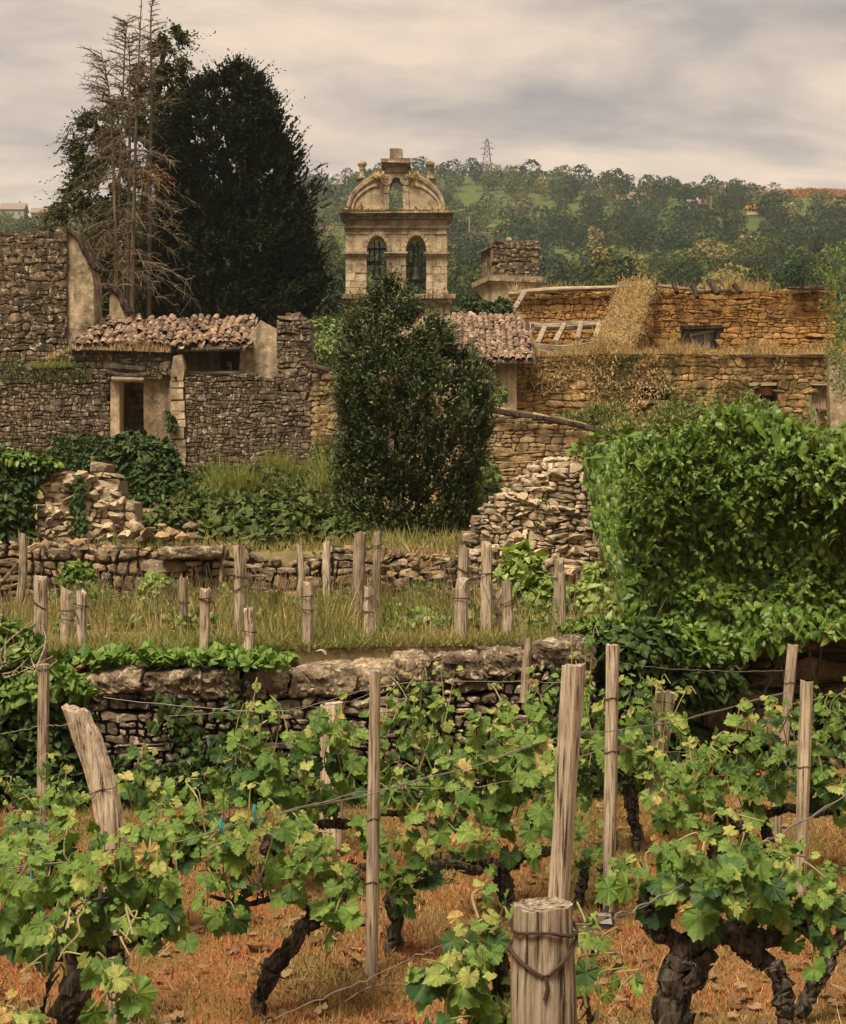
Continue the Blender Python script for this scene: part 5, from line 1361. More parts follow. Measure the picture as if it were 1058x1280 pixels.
# loose and capping stones along its head
GS = []
for _ in range(270):
    px = rg.uniform(-20, 640); t = np.interp(px, [a for a, b in TOPW], [b for a, b in TOPW])
    GS.append((px, t + rg.uniform(-6, 6), 20.2 + rg.uniform(0, 0.55), rg.uniform(0.10, 0.26)))
capr = thing('capping_stones', 'loose angular stones lying along the head of the long low dry stone wall', 'stones', tuple(P(300, 700, 20.4)))
def rocks(root, items, mat, rg, flat=0.65, name='stone'):
    for px, py, d, s in items:
        V, T = rock_mesh((s * rg.uniform(0.9, 1.5), s * rg.uniform(0.8, 1.2), s * flat * rg.uniform(0.7, 1.2)), rg)
        a = rg.normal(0, 0.35); V = np.c_[V[:, 0] * math.cos(a) - V[:, 2] * math.sin(a), V[:, 1], V[:, 0] * math.sin(a) + V[:, 2] * math.cos(a)]
        link(name, make_mesh(name, V, [T], M[mat]), P(px, py, d), root)
rocks(capr, GS, 'wall_grey', rg)
V, Q = slab_geo(0.80, 0.4, 0.15, rg); p = P(240, 690, 20.05)
tag(link('lintel_stone', make_mesh('lintel_stone', V, [Q], M['coping']), p), 'long flat slab lying on the dry stone wall beneath the bramble bank', 'slab')
# collapsed stretch near the laurel
items = [(rg.uniform(470, 600), rg.uniform(695, 750), 19.9 - rg.uniform(0, 0.5), rg.uniform(0.09, 0.24)) for _ in range(110)]
rocks(thing('rubble_heap', 'tumbled heap of stones where the low dry stone wall has fallen', 'rubble', tuple(P(540, 745, 19.7))), items, 'wall_grey', rg)

# ------------------------------------------------------------------ pale rubble walls
wall_px('rubble_gable', 'pale broken rubble wall stepping down beside the ivy covered ruin', 578, 775, 570, 760, 20.0, 0.10, 0.145, 'wall_pale', 'mortar_pale', 62, top=[(578, 690), (586, 672), (592, 650), (606, 634), (618, 622), (640, 612), (652, 598), (668, 588), (684, 578), (705, 574), (735, 578), (775, 580)], ragged=2.2, thick=0.55, prot=0.045, joint=0.007, wav=0.4, split=0.45)
items = []
for _ in range(75):
    px = rg.uniform(592, 735); t = np.interp(px, [586, 606, 640, 668, 684, 735], [672, 634, 612, 590, 578, 576]); items.append((px, t + rg.uniform(-5, 10), 20.1 + rg.uniform(0, 0.5), rg.uniform(0.08, 0.2)))
rocks(thing('loose_stones', 'loose pale stones along the sloping head of the broken rubble wall', 'stones', tuple(P(650, 600, 20.3))), items, 'wall_pale', rg)
wall_px('rubble_stub', 'pale ruined wall stub of rough blocks beside dark hanging ivy', 46, 182, 584, 720, 20.9, 0.14, 0.19, 'wall_pale', 'mortar_pale', 63, top=[(46, 598), (80, 590), (100, 584), (132, 588), (150, 606), (168, 640), (182, 672)], ragged=5, thick=0.6, prot=0.04, joint=0.008, wav=0.3, split=0.45, n_ind=200)
items = [(rg.uniform(140, 245), rg.uniform(655, 700), 20.6 + rg.uniform(-0.2, 0.6), rg.uniform(0.10, 0.28)) for _ in range(45)]
emb = [(rg.uniform(50, 172), rg.uniform(592, 690), 20.86, rg.uniform(0.09, 0.24)) for _ in range(90)]
rocks(thing('facing_stones', 'rough pale stones bulging from the face of the ruined wall stub', 'stones', tuple(P(110, 690, 20.8))), [q for q in emb if q[1] > np.interp(q[0], [46, 100, 135, 182], [602, 588, 596, 676])], 'wall_pale', rg, 0.6)
emb = [(rg.uniform(590, 770), rg.uniform(590, 735), 19.98, rg.uniform(0.07, 0.24)) for _ in range(120)]
rocks(thing('facing_stones', 'rough pale stones standing out of the broken rubble gable', 'stones', tuple(P(680, 735, 19.9))), [q for q in emb if q[1] > np.interp(q[0], [586, 606, 640, 668, 684, 770], [680, 640, 620, 598, 584, 584])], 'wall_pale', rg, 0.6)
rocks(thing('fallen_stones', 'fallen rough stones between the pale wall stub and the bramble bank', 'stones', tuple(P(190, 690, 20.6))), items, 'wall_grey', rg)

# ------------------------------------------------------------------ THE IVY-COVERED RUIN
XL, YF, YB = 1.84, 14.0, 19.6
root = thing('ivy_covered_ruin', 'rough brown stone base of the ruin smothered by ivy', 'ruin', (3.6, 14.3, 0))
stone_face(root, (XL + 0.1, YF + 0.25), (8.5, YF + 0.25), -0.1, 2.35, 0.26, 0.42, 'wall_brown', 'mortar_dark', np.random.default_rng(64), None, 0.6, 0.02, 0.06, 120, 0.35, 0.3)
mb = MB(); mb.box((XL + 0.32, YF + 0.7, 0), (XL + 0.8, YB, 2.78)); mb.box((XL + 0.4, YF + 0.6, 2.0), (8.5, YB - 0.1, 2.75)); o = mb.build('wall_core', M['wall_brown'], root)
items = [(rg.uniform(835, 1060), rg.uniform(905, 985), 13.9 - rg.uniform(0, 0.4), rg.uniform(0.15, 0.38)) for _ in range(26)]
rocks(thing('foot_stones', 'rough brown stones lying in shade at the foot of the ivy covered ruin', 'stones', tuple(P(930, 985, 13.8))), items, 'wall_brown', rg)
def bulge(x, z, s=0):
    pk = sum(a * np.exp(-((x - u) / 0.26) ** 2 - ((z - w) / 0.17) ** 2) for u, w, a in ((3.2, 2.15, .5), (2.9, 1.72, .42), (2.3, 1.85, .35), (3.7, 1.8, .4), (2.5, 2.45, .22)))
    return np.maximum(0.02, -pk + 0.26 + 0.34 * fbm(x * 1.9, z * 2.6, 31 + s, 2) + 0.10 * fbm(x * 6, z * 6.5, 91, 2) + 0.20 * np.clip((z - 1.6) / 1.2, 0, 1)) * np.clip(0.55 + (z - 0.8) * 1.3, 0.55, 1)
ivy = thing('ivy', 'great curtain of bright green ivy covering the ruin beside the rubble gable', 'ivy', (3.4, 13.8, 0.5))
n_ = 17500
x = rg.uniform(XL - 0.12, 5.6, n_); z = rg.uniform(0.35, 3.15, n_)
px_ = HX + x / 13.7 * F
zb = np.interp(px_, [770, 800, 860, 900, 925, 960, 1000, 1058, 1300], [0.55, 0.45, 0.55, 0.62, 0.86, 1.00, 0.98, 1.10, 1.1]) + 0.16 * fbm(x * 4, z * 0, 8, 3)
ztp = 2.84 + 0.10 * fbm(x * 3.4, x * 0, 9, 3) + 0.22 * np.exp(-((x - 2.8) / 0.55) ** 2) - 0.16 * np.exp(-((x - XL) / 0.3) ** 2) + 0.05 * np.sin(x * 2.1)
hol = fbm(x * 1.7 + 3, z * 1.9, 77, 3)
xe = XL - 0.10 + 0.14 * fbm(z * 3.1, z * 0, 12, 3); k = (x > xe) & (z > zb) & (z < ztp) & ((hol > -0.5) | (rg.random(n_) < 0.25))
x, z = x[k], z[k]; lay = rg.uniform(0, 1, len(x)) ** 0.6
y = YF + 0.05 - bulge(x, z) * (0.25 + 0.85 * lay) - 0.05 * rg.random(len(x))
gx = (bulge(x + 0.05, z) - bulge(x - 0.05, z)) / 0.1; gz = (bulge(x, z + 0.05) - bulge(x, z - 0.05)) / 0.1
nr = unit(np.c_[-(-gx) * -1.0, -np.ones(len(x)), gz * -1.0])
zd = unit(nr + np.c_[rg.normal(0, 0.62, len(x)), rg.normal(0, 0.25, len(x)), 0.42 + rg.normal(0, 0.55, len(x)) + 0.35 * np.clip((z - 2.2), 0, 1)])
yd = unit(np.c_[rg.normal(0, 0.5, len(x)), -0.25 * np.ones(len(x)), -1 + rg.normal(0, 0.4, len(x))])
sz = 0.072 * rg.lognormal(0, 0.32, len(x)); p = np.c_[x, y, z]
# the shaggy head: leafy shoots leaning out
m = 1000; bx_ = rg.uniform(XL - 0.15, 5.4, m); bz = 2.84 + 0.12 * fbm(bx_ * 3.4, bx_ * 0, 9, 3) + 0.22 * np.exp(-((bx_ - 2.8) / 0.55) ** 2) - 0.16 * np.exp(-((bx_ - XL) / 0.3) ** 2) - rg.uniform(0, 0.9, m) ; by = YF - 0.05 - 0.42 * rg.random(m) + np.clip(bz - 2.6, 0, 1) * rg.uniform(0, 2.2, m)
dr = unit(np.c_[rg.normal(-0.1, 0.5, m), rg.normal(-0.5, 0.35, m), rg.normal(0.35, 0.35, m)])
p2, y2, z2, s2 = sprays(np.c_[bx_, by, bz], dr, rg.uniform(0.12, 0.34, m), 7, LANCE, 0.085, rg, 0.8, 0.6)
# the top surface, running back
m = 1500; q = np.c_[rg.uniform(XL - 0.1, 5.6, m), rg.uniform(YF, YB, m), 2.86 + rg.normal(0, 0.06, m)]; q[:, 2] += 0.08 * fbm(q[:, 0] * 2, q[:, 1] * 2, 14, 2)
p = np.vstack([p, q]); yd = np.vstack([yd, unit(np.c_[rg.normal(0, 1, m), -np.ones(m), rg.normal(0.1, 0.4, m)])]); zd = np.vstack([zd, unit(np.c_[rg.normal(0, 0.4, m), rg.normal(-0.4, 0.3, m), np.ones(m)])]); sz = np.concatenate([sz, 0.1 * rg.lognormal(0, .25, m)])
order = np.argsort(p[:, 1] + rg.normal(0, 0.02, len(p))); front = [i for i in order if xpx(1062, 13.6) > p[i, 0]]
fi = np.array(front[:300]); rest = np.setdiff1d(np.arange(len(p)), fi)
leaf_objects(ivy, 'ivy', ['ivy'] * 300, p[fi], yd[fi], zd[fi], sz[fi], rg)
leaf_mass(ivy, 'foliage', IVY, 'ivy', p[rest], yd[rest], zd[rest], sz[rest], rg)
leaf_mass(ivy, 'leafy_shoots', [lance_template(0.46, 0.09, 0.2)], 'ivy', p2, y2, z2, s2, rg)
# sprigs hanging out all over the face
m = 900; bx_ = rg.uniform(XL, 5.3, m); bz = rg.uniform(0.9, 2.8, m); bz = np.where(bz < np.interp(HX + bx_ / 13.7 * F, [770, 900, 960, 1300], [0.6, 0.8, 1.2, 1.25]), bz + 0.6, bz); by = YF - bulge(bx_, bz) * 1.05
p3, y3, z3, s3 = sprays(np.c_[bx_, by, bz], unit(np.c_[rg.normal(0, 0.5, m), rg.normal(-0.6, 0.3, m), rg.normal(-0.1, 0.6, m)]), rg.uniform(0.08, 0.26, m), 6, LANCE, 0.07, rg, 0.8, 0.7)
leaf_mass(ivy, 'sprigs', IVY[:3], 'ivy', p3, y3 * 1.0 + np.array([0, 0, -0.5]), z3 + np.array([0, -0.6, 0]), s3, rg)
# inner leaf layer coloured dark, painting the shade deep in the ivy
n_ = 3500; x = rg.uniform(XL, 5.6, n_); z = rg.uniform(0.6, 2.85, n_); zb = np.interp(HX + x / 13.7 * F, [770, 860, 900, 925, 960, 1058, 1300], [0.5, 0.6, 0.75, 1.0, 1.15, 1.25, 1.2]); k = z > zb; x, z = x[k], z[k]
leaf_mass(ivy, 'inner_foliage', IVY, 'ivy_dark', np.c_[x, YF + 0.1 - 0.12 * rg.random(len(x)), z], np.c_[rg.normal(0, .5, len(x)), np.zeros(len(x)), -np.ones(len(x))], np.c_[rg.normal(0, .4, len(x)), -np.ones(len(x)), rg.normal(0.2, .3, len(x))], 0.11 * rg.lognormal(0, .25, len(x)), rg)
mb = MB()
for a in ((940, 900, 985, 800), (985, 890, 960, 790), (1015, 920, 1030, 790), (930, 860, 990, 840), (1040, 900, 1010, 800), (960, 880, 1000, 860)):
    q = smooth_path([P(a[0], a[1], 14.05), P((a[0] + a[2]) / 2 + rg.normal(0, 8), (a[1] + a[3]) / 2, 14.0), P(a[2], a[3], 14.05)], 10); mb.tube(q, np.linspace(0.018, 0.01, 10), 5, 0.15)
mb.build('stems', M['twig'], ivy)
for blobs, lab, nn in (([(P(955, 925, 13.7), (0.3, 0.16, 0.16)), (P(1000, 960, 13.6), (0.3, 0.16, 0.14)), (P(905, 950, 13.6), (0.28, 0.16, 0.14)), (P(1045, 915, 13.7), (0.22, 0.16, 0.3)), (P(860, 930, 13.6), (0.2, 0.14, 0.2))], 'scrambling ivy and weeds at the dark foot of the ruin', 1900),):
    leaf_blob('ivy', lab, 'ivy', blobs, nn, 0.065, 'ivy_dark', IVY, rg, 40, up=0.6)
# the side face, running back
ivs = thing('ivy', 'shaded darker ivy hanging on the side wall of the ivy covered ruin', 'ivy', (1.8, 17, 1.1))
n_ = 7500; y = rg.uniform(YF, YB + 0.2, n_); z = rg.uniform(0.95, 2.9, n_) ; z = np.minimum(z, 2.86)
x = XL - 0.02 + (y - YF) * 0.045 - np.interp(y, [14, 15.5, 18, 20], [0.25, 0.5, 0.9, 1]) * (0.12 + 0.16 * fbm(y * 1.9, z * 2.6, 55, 3)) * rg.uniform(0.3, 1.1, n_)
zb = np.interp(y, [14, 14.6, 15.6, 17.3, 19, 19.8], [1.15, 1.5, 1.74, 2.10, 2.36, 2.48]) + 0.15 * fbm(y * 2, y * 0, 4, 2); k = z > zb; x, y, z = x[k], y[k], z[k]
leaf_mass(ivs, 'foliage', IVY, 'ivy', np.c_[x, y, z], unit(np.c_[-0.2 * np.ones(len(x)), rg.normal(-0.2, .5, len(x)), -np.ones(len(x))]), unit(np.c_[rg.normal(-0.35, 0.45, len(x)), rg.normal(-1.0, 0.4, len(x)), 0.4 + rg.normal(0, .5, len(x))]), 0.066 * rg.lognormal(0, .25, len(x)), rg)
# ivy spilling to the lower wall's end
blobs = [(P(800, 812, 13.2), (0.42, 0.3, 0.22)), (P(770, 800, 13.4), (0.35, 0.3, 0.16)), (P(845, 845, 13.3), (0.35, 0.25, 0.22)), (P(790, 860, 13.2), (0.25, 0.2, 0.25)), (P(735, 795, 13.5), (0.3, 0.25, 0.1)), (P(880, 850, 13.4), (0.3, 0.25, 0.18))]
leaf_blob('ivy', 'low dark ivy spilling over the end of the slab topped wall', 'ivy', blobs, 3400, 0.075, 'ivy_dark', IVY, rg, 60)
blobs = [(P(820, 790, 13.3), (0.45, 0.25, 0.10)), (P(760, 785, 13.4), (0.35, 0.25, 0.07)), (P(850, 815, 13.2), (0.3, 0.2, 0.12))]
leaf_blob('ivy_spray', 'lighter ivy sprays creeping over the ground below the ivy curtain', 'ivy', blobs, 1500, 0.065, 'ivy', IVY, rg, 40)

# ------------------------------------------------------------------ ivy and brambles in front of the ruins
blobs = [(P(2, 620, 20.75), (0.46, 0.18, 0.62)), (P(-20, 640, 20.7), (0.6, 0.2, 0.7)), (P(36, 590, 20.8), (0.28, 0.14, 0.18)), (P(0, 668, 20.7), (0.33, 0.16, 0.3)), (P(-40, 600, 20.7), (0.5, 0.2, 0.4))]
leaf_blob('ivy', 'dark ivy hanging in a mass over the end of the pale wall stub', 'ivy', blobs, 5200, 0.085, 'ivy_dark', IVY, rg, 100, up=0.7)
blobs = [(P(10, 575, 20.75), (0.42, 0.2, 0.12)), (P(48, 580, 20.8), (0.28, 0.14, 0.08))]
leaf_blob('ivy_spray', 'brighter green ivy tips topping the dark hanging ivy', 'ivy', blobs, 900, 0.075, 'ivy', IVY, rg)
mb = MB()
q = [np.array(P(99, y, 20.78)) for y in range(600, 700, 2)]
q = np.array(q) + rg.normal(0, 0.03, (50, 3)); q = np.repeat(q, 6, 0) + rg.normal(0, 0.035, (300, 3)); q[:, 1] = 20.76 - 0.05 * rg.random(300)
mb.add(*scatter_geo(IVY[0], q, rg.normal(0, .5, (300, 3)) + (0, 0, -1), rg.normal(0, .4, (300, 3)) + (0, -1, .3), 0.06 * rg.lognormal(0, .2, 300)))
tag(mb.build('ivy_strand', M['ivy_dark']), 'narrow strand of ivy climbing the middle of the pale wall stub', 'ivy')
blobs = [(P(182, 575, 27), (0.55, 0.45, 0.40)), (P(200, 605, 26.5), (0.5, 0.4, 0.42)), (P(165, 556, 27), (0.32, 0.3, 0.22)), (P(222, 622, 26.2), (0.35, 0.3, 0.25)), (P(178, 630, 26.2), (0.5, 0.3, 0.3))]
leaf_blob('ivy_bush', 'rounded glossy ivy bush growing out of the doorway gap', 'bush', blobs, 5200, 0.10, 'ivy_dark', IVY, rg, 60, up=0.7, loc=tuple(P(190, 640, 26.5)))
blobs = [(P(x_, y_, d_), (r_, 0.35, r2)) for x_, y_, d_, r_, r2 in ((205, 660, 21.6, 0.36, 0.24), (250, 655, 21.8, 0.45, 0.26), (310, 648, 22.2, 0.5, 0.26), (350, 640, 22.6, 0.45, 0.24), (395, 655, 21.8, 0.42, 0.26), (425, 672, 21.4, 0.32, 0.22), (280, 668, 21.3, 0.45, 0.20), (365, 672, 21.2, 0.5, 0.22), (330, 676, 21.0, 0.4, 0.16))]
leaf_blob('bramble_bank', 'wide bank of bramble and wild vine leaves above the dry stone wall', 'brambles', blobs, 8200, 0.105, 'bramble', [GRAPE[0], GRAPE[3], IVY[1], IVY[2]], rg, 150, up=0.9, hang=0.25, jitter=0.6)
blobs = [(P(x_, y_, d_), (r_, 0.5, r2)) for x_, y_, d_, r_, r2 in ((268, 600, 28, 0.5, 0.25), (320, 605, 28, 0.6, 0.3), (355, 620, 27, 0.6, 0.3), (400, 610, 29, 0.6, 0.32), (410, 585, 30, 0.35, 0.35), (245, 625, 26, 0.4, 0.2), (300, 632, 25, 0.6, 0.2), (425, 640, 25, 0.4, 0.3), (380, 640, 25, 0.5, 0.2))]
leaf_blob('undergrowth', 'rough green weeds and shrubs below the grey rubble wall', 'undergrowth', blobs, 9000, 0.075, 'bramble', [LANCE, IVY[0]], rg, up=0.6, hang=-0.3, jitter=0.8, kind='stuff')
blobs = [(P(x_, y_, d_), (r_, 0.4, r2)) for x_, y_, d_, r_, r2 in ((400, 415, 42, 0.75, 0.35), (425, 420, 42, 0.5, 0.45), (408, 436, 41, 0.6, 0.4))]
leaf_blob('shrub', 'light green shrub in the gap between pier and bell gable', 'shrub', blobs, 2600, 0.11, 'weed', [LANCE, IVY[0]], rg, up=0.6)
blobs = [(P(x_, y_, d_), (r_, 0.4, r2)) for x_, y_, d_, r_, r2 in ((610, 388, 43.5, 0.45, 0.24), (628, 386, 43.5, 0.28, 0.26), (596, 380, 43.6, 0.35, 0.15))]
leaf_blob('ivy_clump', 'dark ivy clump perched on the ridge above the small neat tile roof', 'ivy', blobs, 2200, 0.085, 'ivy_dark', IVY, rg, up=0.7)
blobs = [(P(610, 500, 36.5), (0.32, 0.3, 0.25)), (P(625, 493, 36.6), (0.2, 0.2, 0.16)), (P(596, 515, 36), (0.35, 0.3, 0.3))]
leaf_blob('window_plant', 'fresh green plant growing before the window of the plastered wing', 'plant', blobs, 1100, 0.085, 'weed', [LANCE, IVY[0]], rg, up=0.5)
blobs = [(P(606, 600, 25), (0.25, 0.25, 0.28)), (P(615, 625, 24), (0.3, 0.25, 0.25)), (P(590, 640, 23.5), (0.3, 0.25, 0.35))]
leaf_blob('bush', 'broad leaved green bush between laurel and pale rubble gable', 'bush', blobs, 1500, 0.095, 'weed', [GRAPE[1], IVY[1]], rg, up=0.6)
blobs = [(P(x_, y_, d_), (r_, 0.5, r2)) for x_, y_, d_, r_, r2 in ((720, 528, 33, 0.5, 0.16), (760, 520, 33, 0.5, 0.25), (800, 530, 32, 0.5, 0.2), (850, 520, 33, 0.6, 0.25), (890, 520, 33, 0.5, 0.2), (785, 540, 29, 0.5, 0.18))]
leaf_blob('weeds', 'tangle of green and dry weeds at the foot of the long wall', 'weeds', blobs, 6000, 0.075, 'terrace_grass', [LANCE], rg, up=0.3, hang=-0.8, jitter=0.9, kind='stuff')
leaf_blob('weeds_green', 'leafy green weeds below the boarded window', 'weeds', blobs, 4200, 0.075, 'bramble', [LANCE, IVY[0]], rg, up=0.5, hang=-0.4, jitter=0.8, kind='stuff')
blobs = [(P(940, 505, 28), (0.14, 0.15, 0.14)), (P(952, 512, 28), (0.18, 0.15, 0.12)), (P(925, 520, 28), (0.35, 0.2, 0.15))]
leaf_blob('elder_shoots', 'pale green shoots rising above the ivy before the narrow window', 'plant', blobs, 500, 0.09, 'weed', [LANCE], rg, up=0.4, hang=-0.6)
# creepers on walls (scattered small leaves pressed on faces)
def creeper(name, label, px0, px1, py0, py1, d, n, size, mat, dens, seed, templ=None, d1=None):
    r = np.random.default_rng(seed); px = r.uniform(px0, px1, n); py = r.uniform(py0, py1, n)
    k = fbm(px * 0.035, py * 0.035, seed, 3) > dens; px, py = px[k], py[k]
    q = np.stack([P(a, b, d) for a, b in zip(px, py)]); q[:, 1] -= 0.03 + 0.10 * r.random(len(q)); m = len(q)
    o = MB(); o.add(*scatter_geo((templ or LANCE), q, unit(r.normal(0, 0.7, (m, 3)) + (0, 0, -0.7)), unit(r.normal(0, 0.5, (m, 3)) + (0, -1, 0.3)), size * r.lognormal(0, 0.3, m)))
    return tag(o.build(name, M[mat]), label, 'creeper', None, 'stuff')
creeper('dry_creeper', 'brown dry creeper stems clinging to the long wall', 636, 1060, 440, 520, 40, 5200, 0.10, 'bracken_dry', 0.0, 71) if 'bracken_dry' in M else None
creeper('wall_creeper', 'dull green creeper patches on the long wall', 640, 1058, 442, 525, 40, 5200, 0.085, 'bramble', 0.25, 72)
creeper('wall_creeper', 'dry straw coloured creeper on the long wall', 636, 1040, 440, 520, 40, 7000, 0.085, 'straw', 0.22, 73)
creeper('wall_creeper', 'green creeper patches on the stone wall beside the laurel', 386, 440, 520, 660, 34, 1600, 0.08, 'bramble', 0.0, 74)
creeper('wall_creeper', 'thin creeper patches on the coursed gable wall behind the laurel', 640, 780, 530, 600, 29.9, 1500, 0.07, 'bramble', 0.2, 75)
creeper('wall_creeper', 'small green plants on the wall top below the tall house end', 0, 120, 440, 475, 35, 900, 0.07, 'bramble', 0.2, 76)
creeper('wall_creeper', 'sparse ivy at the foot of the dark rubble wall', 60, 140, 545, 600, 34.9, 1500, 0.07, 'ivy_dark', 0.0, 77, IVY[0])
creeper('wall_creeper', 'ivy strip beside the worn jamb of the doorway', 208, 222, 470, 580, 34.9, 700, 0.06, 'ivy_dark', -0.3, 78, IVY[0])
creeper('wall_creeper', 'green sprigs on the face of the pale rubble gable', 670, 740, 620, 680, 19.9, 900, 0.05, 'bramble', 0.25, 79)
# grass on wall heads
def head_grass(label, pts, d, n, h, mat, seed):
    r = np.random.default_rng(seed); px = r.uniform(pts[0][0], pts[-1][0], n); py = np.interp(px, [a for a, b in pts], [b for a, b in pts])
    q = np.stack([P(a, b, d) for a, b in zip(px, py)]); q[:, 1] += r.uniform(-0.15, 0.3, n); clump = 0.5 + 0.6 * np.clip(fbm(px * 0.08, px * 0, seed, 3) + 0.4, 0, 1.4)
    return grass('wall_grass', label, 'grass', q[:, 0], q[:, 1], q[:, 2], h * clump, 0.016, mat, r, 0.45)
head_grass('dry grass fringing the top of the long wall', [(640, 446), (760, 442), (1058, 443)], 39.9, 3200, 0.30, 'straw', 81)
head_grass('tufts of tall dry grass on the orange wall beside the square window', [(905, 364), (960, 364)], 45.9, 420, 0.55, 'straw', 82)
head_grass('thin dry grass along the charred wall head', [(640, 362), (1040, 364)], 46, 700, 0.25, 'straw', 83)
head_grass('withered grass on the ledge below the jumbled tile roof', [(60, 448), (90, 436), (214, 440)], 35.2, 900, 0.16, 'straw', 84)
head_grass('tuft of green grass on the ledge of the house end', [(40, 460), (92, 458)], 35.0, 700, 0.15, 'green_grass', 85)
head_grass('green grass below the grey rubble wall', [(240, 615), (420, 612)], 27, 2500, 0.30, 'green_grass', 86)
head_grass('tall green weeds before the grey rubble wall', [(310, 600), (360, 595), (425, 605)], 29, 1500, 0.42, 'green_grass', 87)
head_grass('dry grass on the collapsed part of the low wall', [(470, 690), (590, 695)], 20.3, 900, 0.14, 'straw', 88)

# ================================================================== TERRACE GRASS
n_ = 42000
x = rg.uniform(-6.2, 2.4, n_); y = rg.uniform(12.7, 19.9, n_)
k = (fbm(x * 1.3, y * 0.9, 41, 3) > rg.uniform(-1.3, 0.25, n_)); x, y = x[k], y[k]
k = y > yfront(x) + 0.05; x, y = x[k], y[k]
grass('dry_grass', 'tall dry straw coloured grass on the terrace among the posts', 'grass', x, y, zt(x, y), np.interp(y, [12.5, 15, 18, 20], [0.16, 0.20, 0.10, 0.05]) * np.clip(0.75 + 0.9 * fbm(x * 1.9, y * 1.2, 19, 3), 0.15, 2), 0.011, 'terrace_grass', rg, 0.22)
n_ = 7000; x = rg.uniform(-4.4, -0.7, n_); y = rg.uniform(15.5, 19.9, n_); k = fbm(x * 1.5, y * 0.8, 43, 3) > -0.1; x, y = x[k], y[k]
grass('green_grass', 'greener grass at the back of the terrace below the dry stone wall', 'grass', x, y, zt(x, y), 0.11, 0.009, 'green_grass', rg, 0.25)
n_ = 3500; x = rg.uniform(-4.4, 3.2, n_); y = rg.uniform(13.0, 19.8, n_)
k = y > yfront(x) + 0.05; x, y = x[k], y[k]
grass('straw_stalks', 'thin bleached straw stalks standing among the terrace grass', 'grass', x, y, zt(x, y), 0.26, 0.006, 'straw', rg, 0.18)
blobs = [(P(97, 722, 19.6), (0.20, 0.16, 0.19)), (P(88, 728, 19.5), (0.12, 0.1, 0.1)), (P(106, 716, 19.6), (0.12, 0.1, 0.12))]
leaf_blob('shrub', 'small rounded green shrub against the low dry stone wall', 'shrub', blobs, 650, 0.07, 'ivy', IVY, rg, 60)
for blobs, lab, nn in (([(P(195, 738, 18.8), (0.14, 0.12, 0.18))], 'small bright green plant in the grass below the flat slab', 130), ([(P(402, 762, 17.5), (0.22, 0.15, 0.12)), (P(425, 765, 17.3), (0.15, 0.12, 0.12))], 'leafy green plant between the two twisted stakes', 170),
                       ([(P(525, 785, 15.0), (0.20, 0.15, 0.14)), (P(500, 795, 14.5), (0.12, 0.1, 0.1))], 'broad leaved green plant near the teal tie', 190), ([(P(560, 792, 14.5), (0.18, 0.12, 0.10)), (P(585, 790, 14.8), (0.1, 0.1, 0.12))], 'low leafy plant at the foot of the paired stakes', 160),
                       ([(P(655, 715, 16.5), (0.20, 0.16, 0.20)), (P(668, 745, 16.4), (0.24, 0.16, 0.2)), (P(650, 695, 16.5), (0.14, 0.12, 0.1)), (P(690, 760, 16.4), (0.15, 0.1, 0.1))], 'young vine with broad pale leaves climbing a stake before the rubble gable', 230),
                       ([(P(735, 755, 15.5), (0.25, 0.18, 0.24)), (P(765, 770, 15.2), (0.24, 0.16, 0.16)), (P(745, 722, 15.6), (0.10, 0.1, 0.15)), (P(720, 785, 15), (0.2, 0.15, 0.1))], 'light green stalky bush at the foot of the ivy curtain', 260)):
    r_ = leaf_blob('leafy_plant', lab, 'plant', blobs, nn * 3, 0.10 if 'vine' in lab or 'broad' in lab else 0.08, 'fresh' if ('pale' in lab or 'light' in lab or 'bright' in lab or 'broad' in lab) else 'grape_mass', [GRAPE[2], GRAPE[5], IVY[1]], rg, nn // 2, 'grape', up=0.8, hang=0.2)
# creeping leaves on the edge of the terrace
for (a, b, c, dd), lab, nn in (((70, 155, 826, 12.4), 'mat of small green leaves on the slabs next to the bush', 700), ((170, 330, 822, 12.45), 'creeping green plants along the slab topped wall', 1300), ((290, 360, 828, 12.35), 'sparse green sprigs on the slabs', 260)):
    px = rg.uniform(a, b, nn); q = np.stack([P(e, c + rg.normal(0, 4) - 6 * max(0, fbm(e * 0.06, 0, 5, 2)), dd) for e in px]); q[:, 1] += rg.uniform(-0.1, 0.5, nn)
    o = MB(); o.add(*scatter_geo(IVY[2], q, unit(rg.normal(0, 0.8, (nn, 3)) + (0, -0.4, 0)), unit(rg.normal(0, 0.5, (nn, 3)) + (0, -0.4, 0.8)), 0.06 * rg.lognormal(0, .3, nn)))
    tag(o.build('ground_cover', M['grape_mass']), lab, 'ground cover', None, 'stuff')

blobs = [(P(rg.uniform(10, 700), 0, 1) * 0 + np.array([rg.uniform(-4.2, 1.8), y_, 1.18]), (rg.uniform(0.12, 0.3), 0.15, rg.uniform(0.06, 0.16))) for y_ in rg.uniform(13.4, 19.6, 55)]
leaf_blob('weeds', 'scattered leafy weeds among the dry terrace grass', 'weeds', blobs, 6500, 0.055, 'weed', [LANCE, IVY[0]], rg, up=0.6, hang=-0.5, jitter=0.8, kind='stuff')
mb = MB()
for _ in range(420):
    x_ = rg.uniform(-4.3, 2.2); y_ = rg.uniform(13.5, 19.8); z_ = float(zt(x_, y_)); h_ = rg.uniform(0.2, 0.55); a_ = rg.normal(0, 0.16, 2)
    mb.tube([(x_, y_, z_), (x_ + a_[0] * h_ * .4, y_ + a_[1] * h_ * .4, z_ + h_ * .55), (x_ + a_[0] * h_ * 1.3, y_ + a_[1] * h_, z_ + h_)], [0.005, 0.004, 0.003], 3, cap=False)
tag(mb.build('dead_stalks', M['dead_bark']), 'thin dark dead weed stalks on the terrace', 'stalks', None, 'stuff')
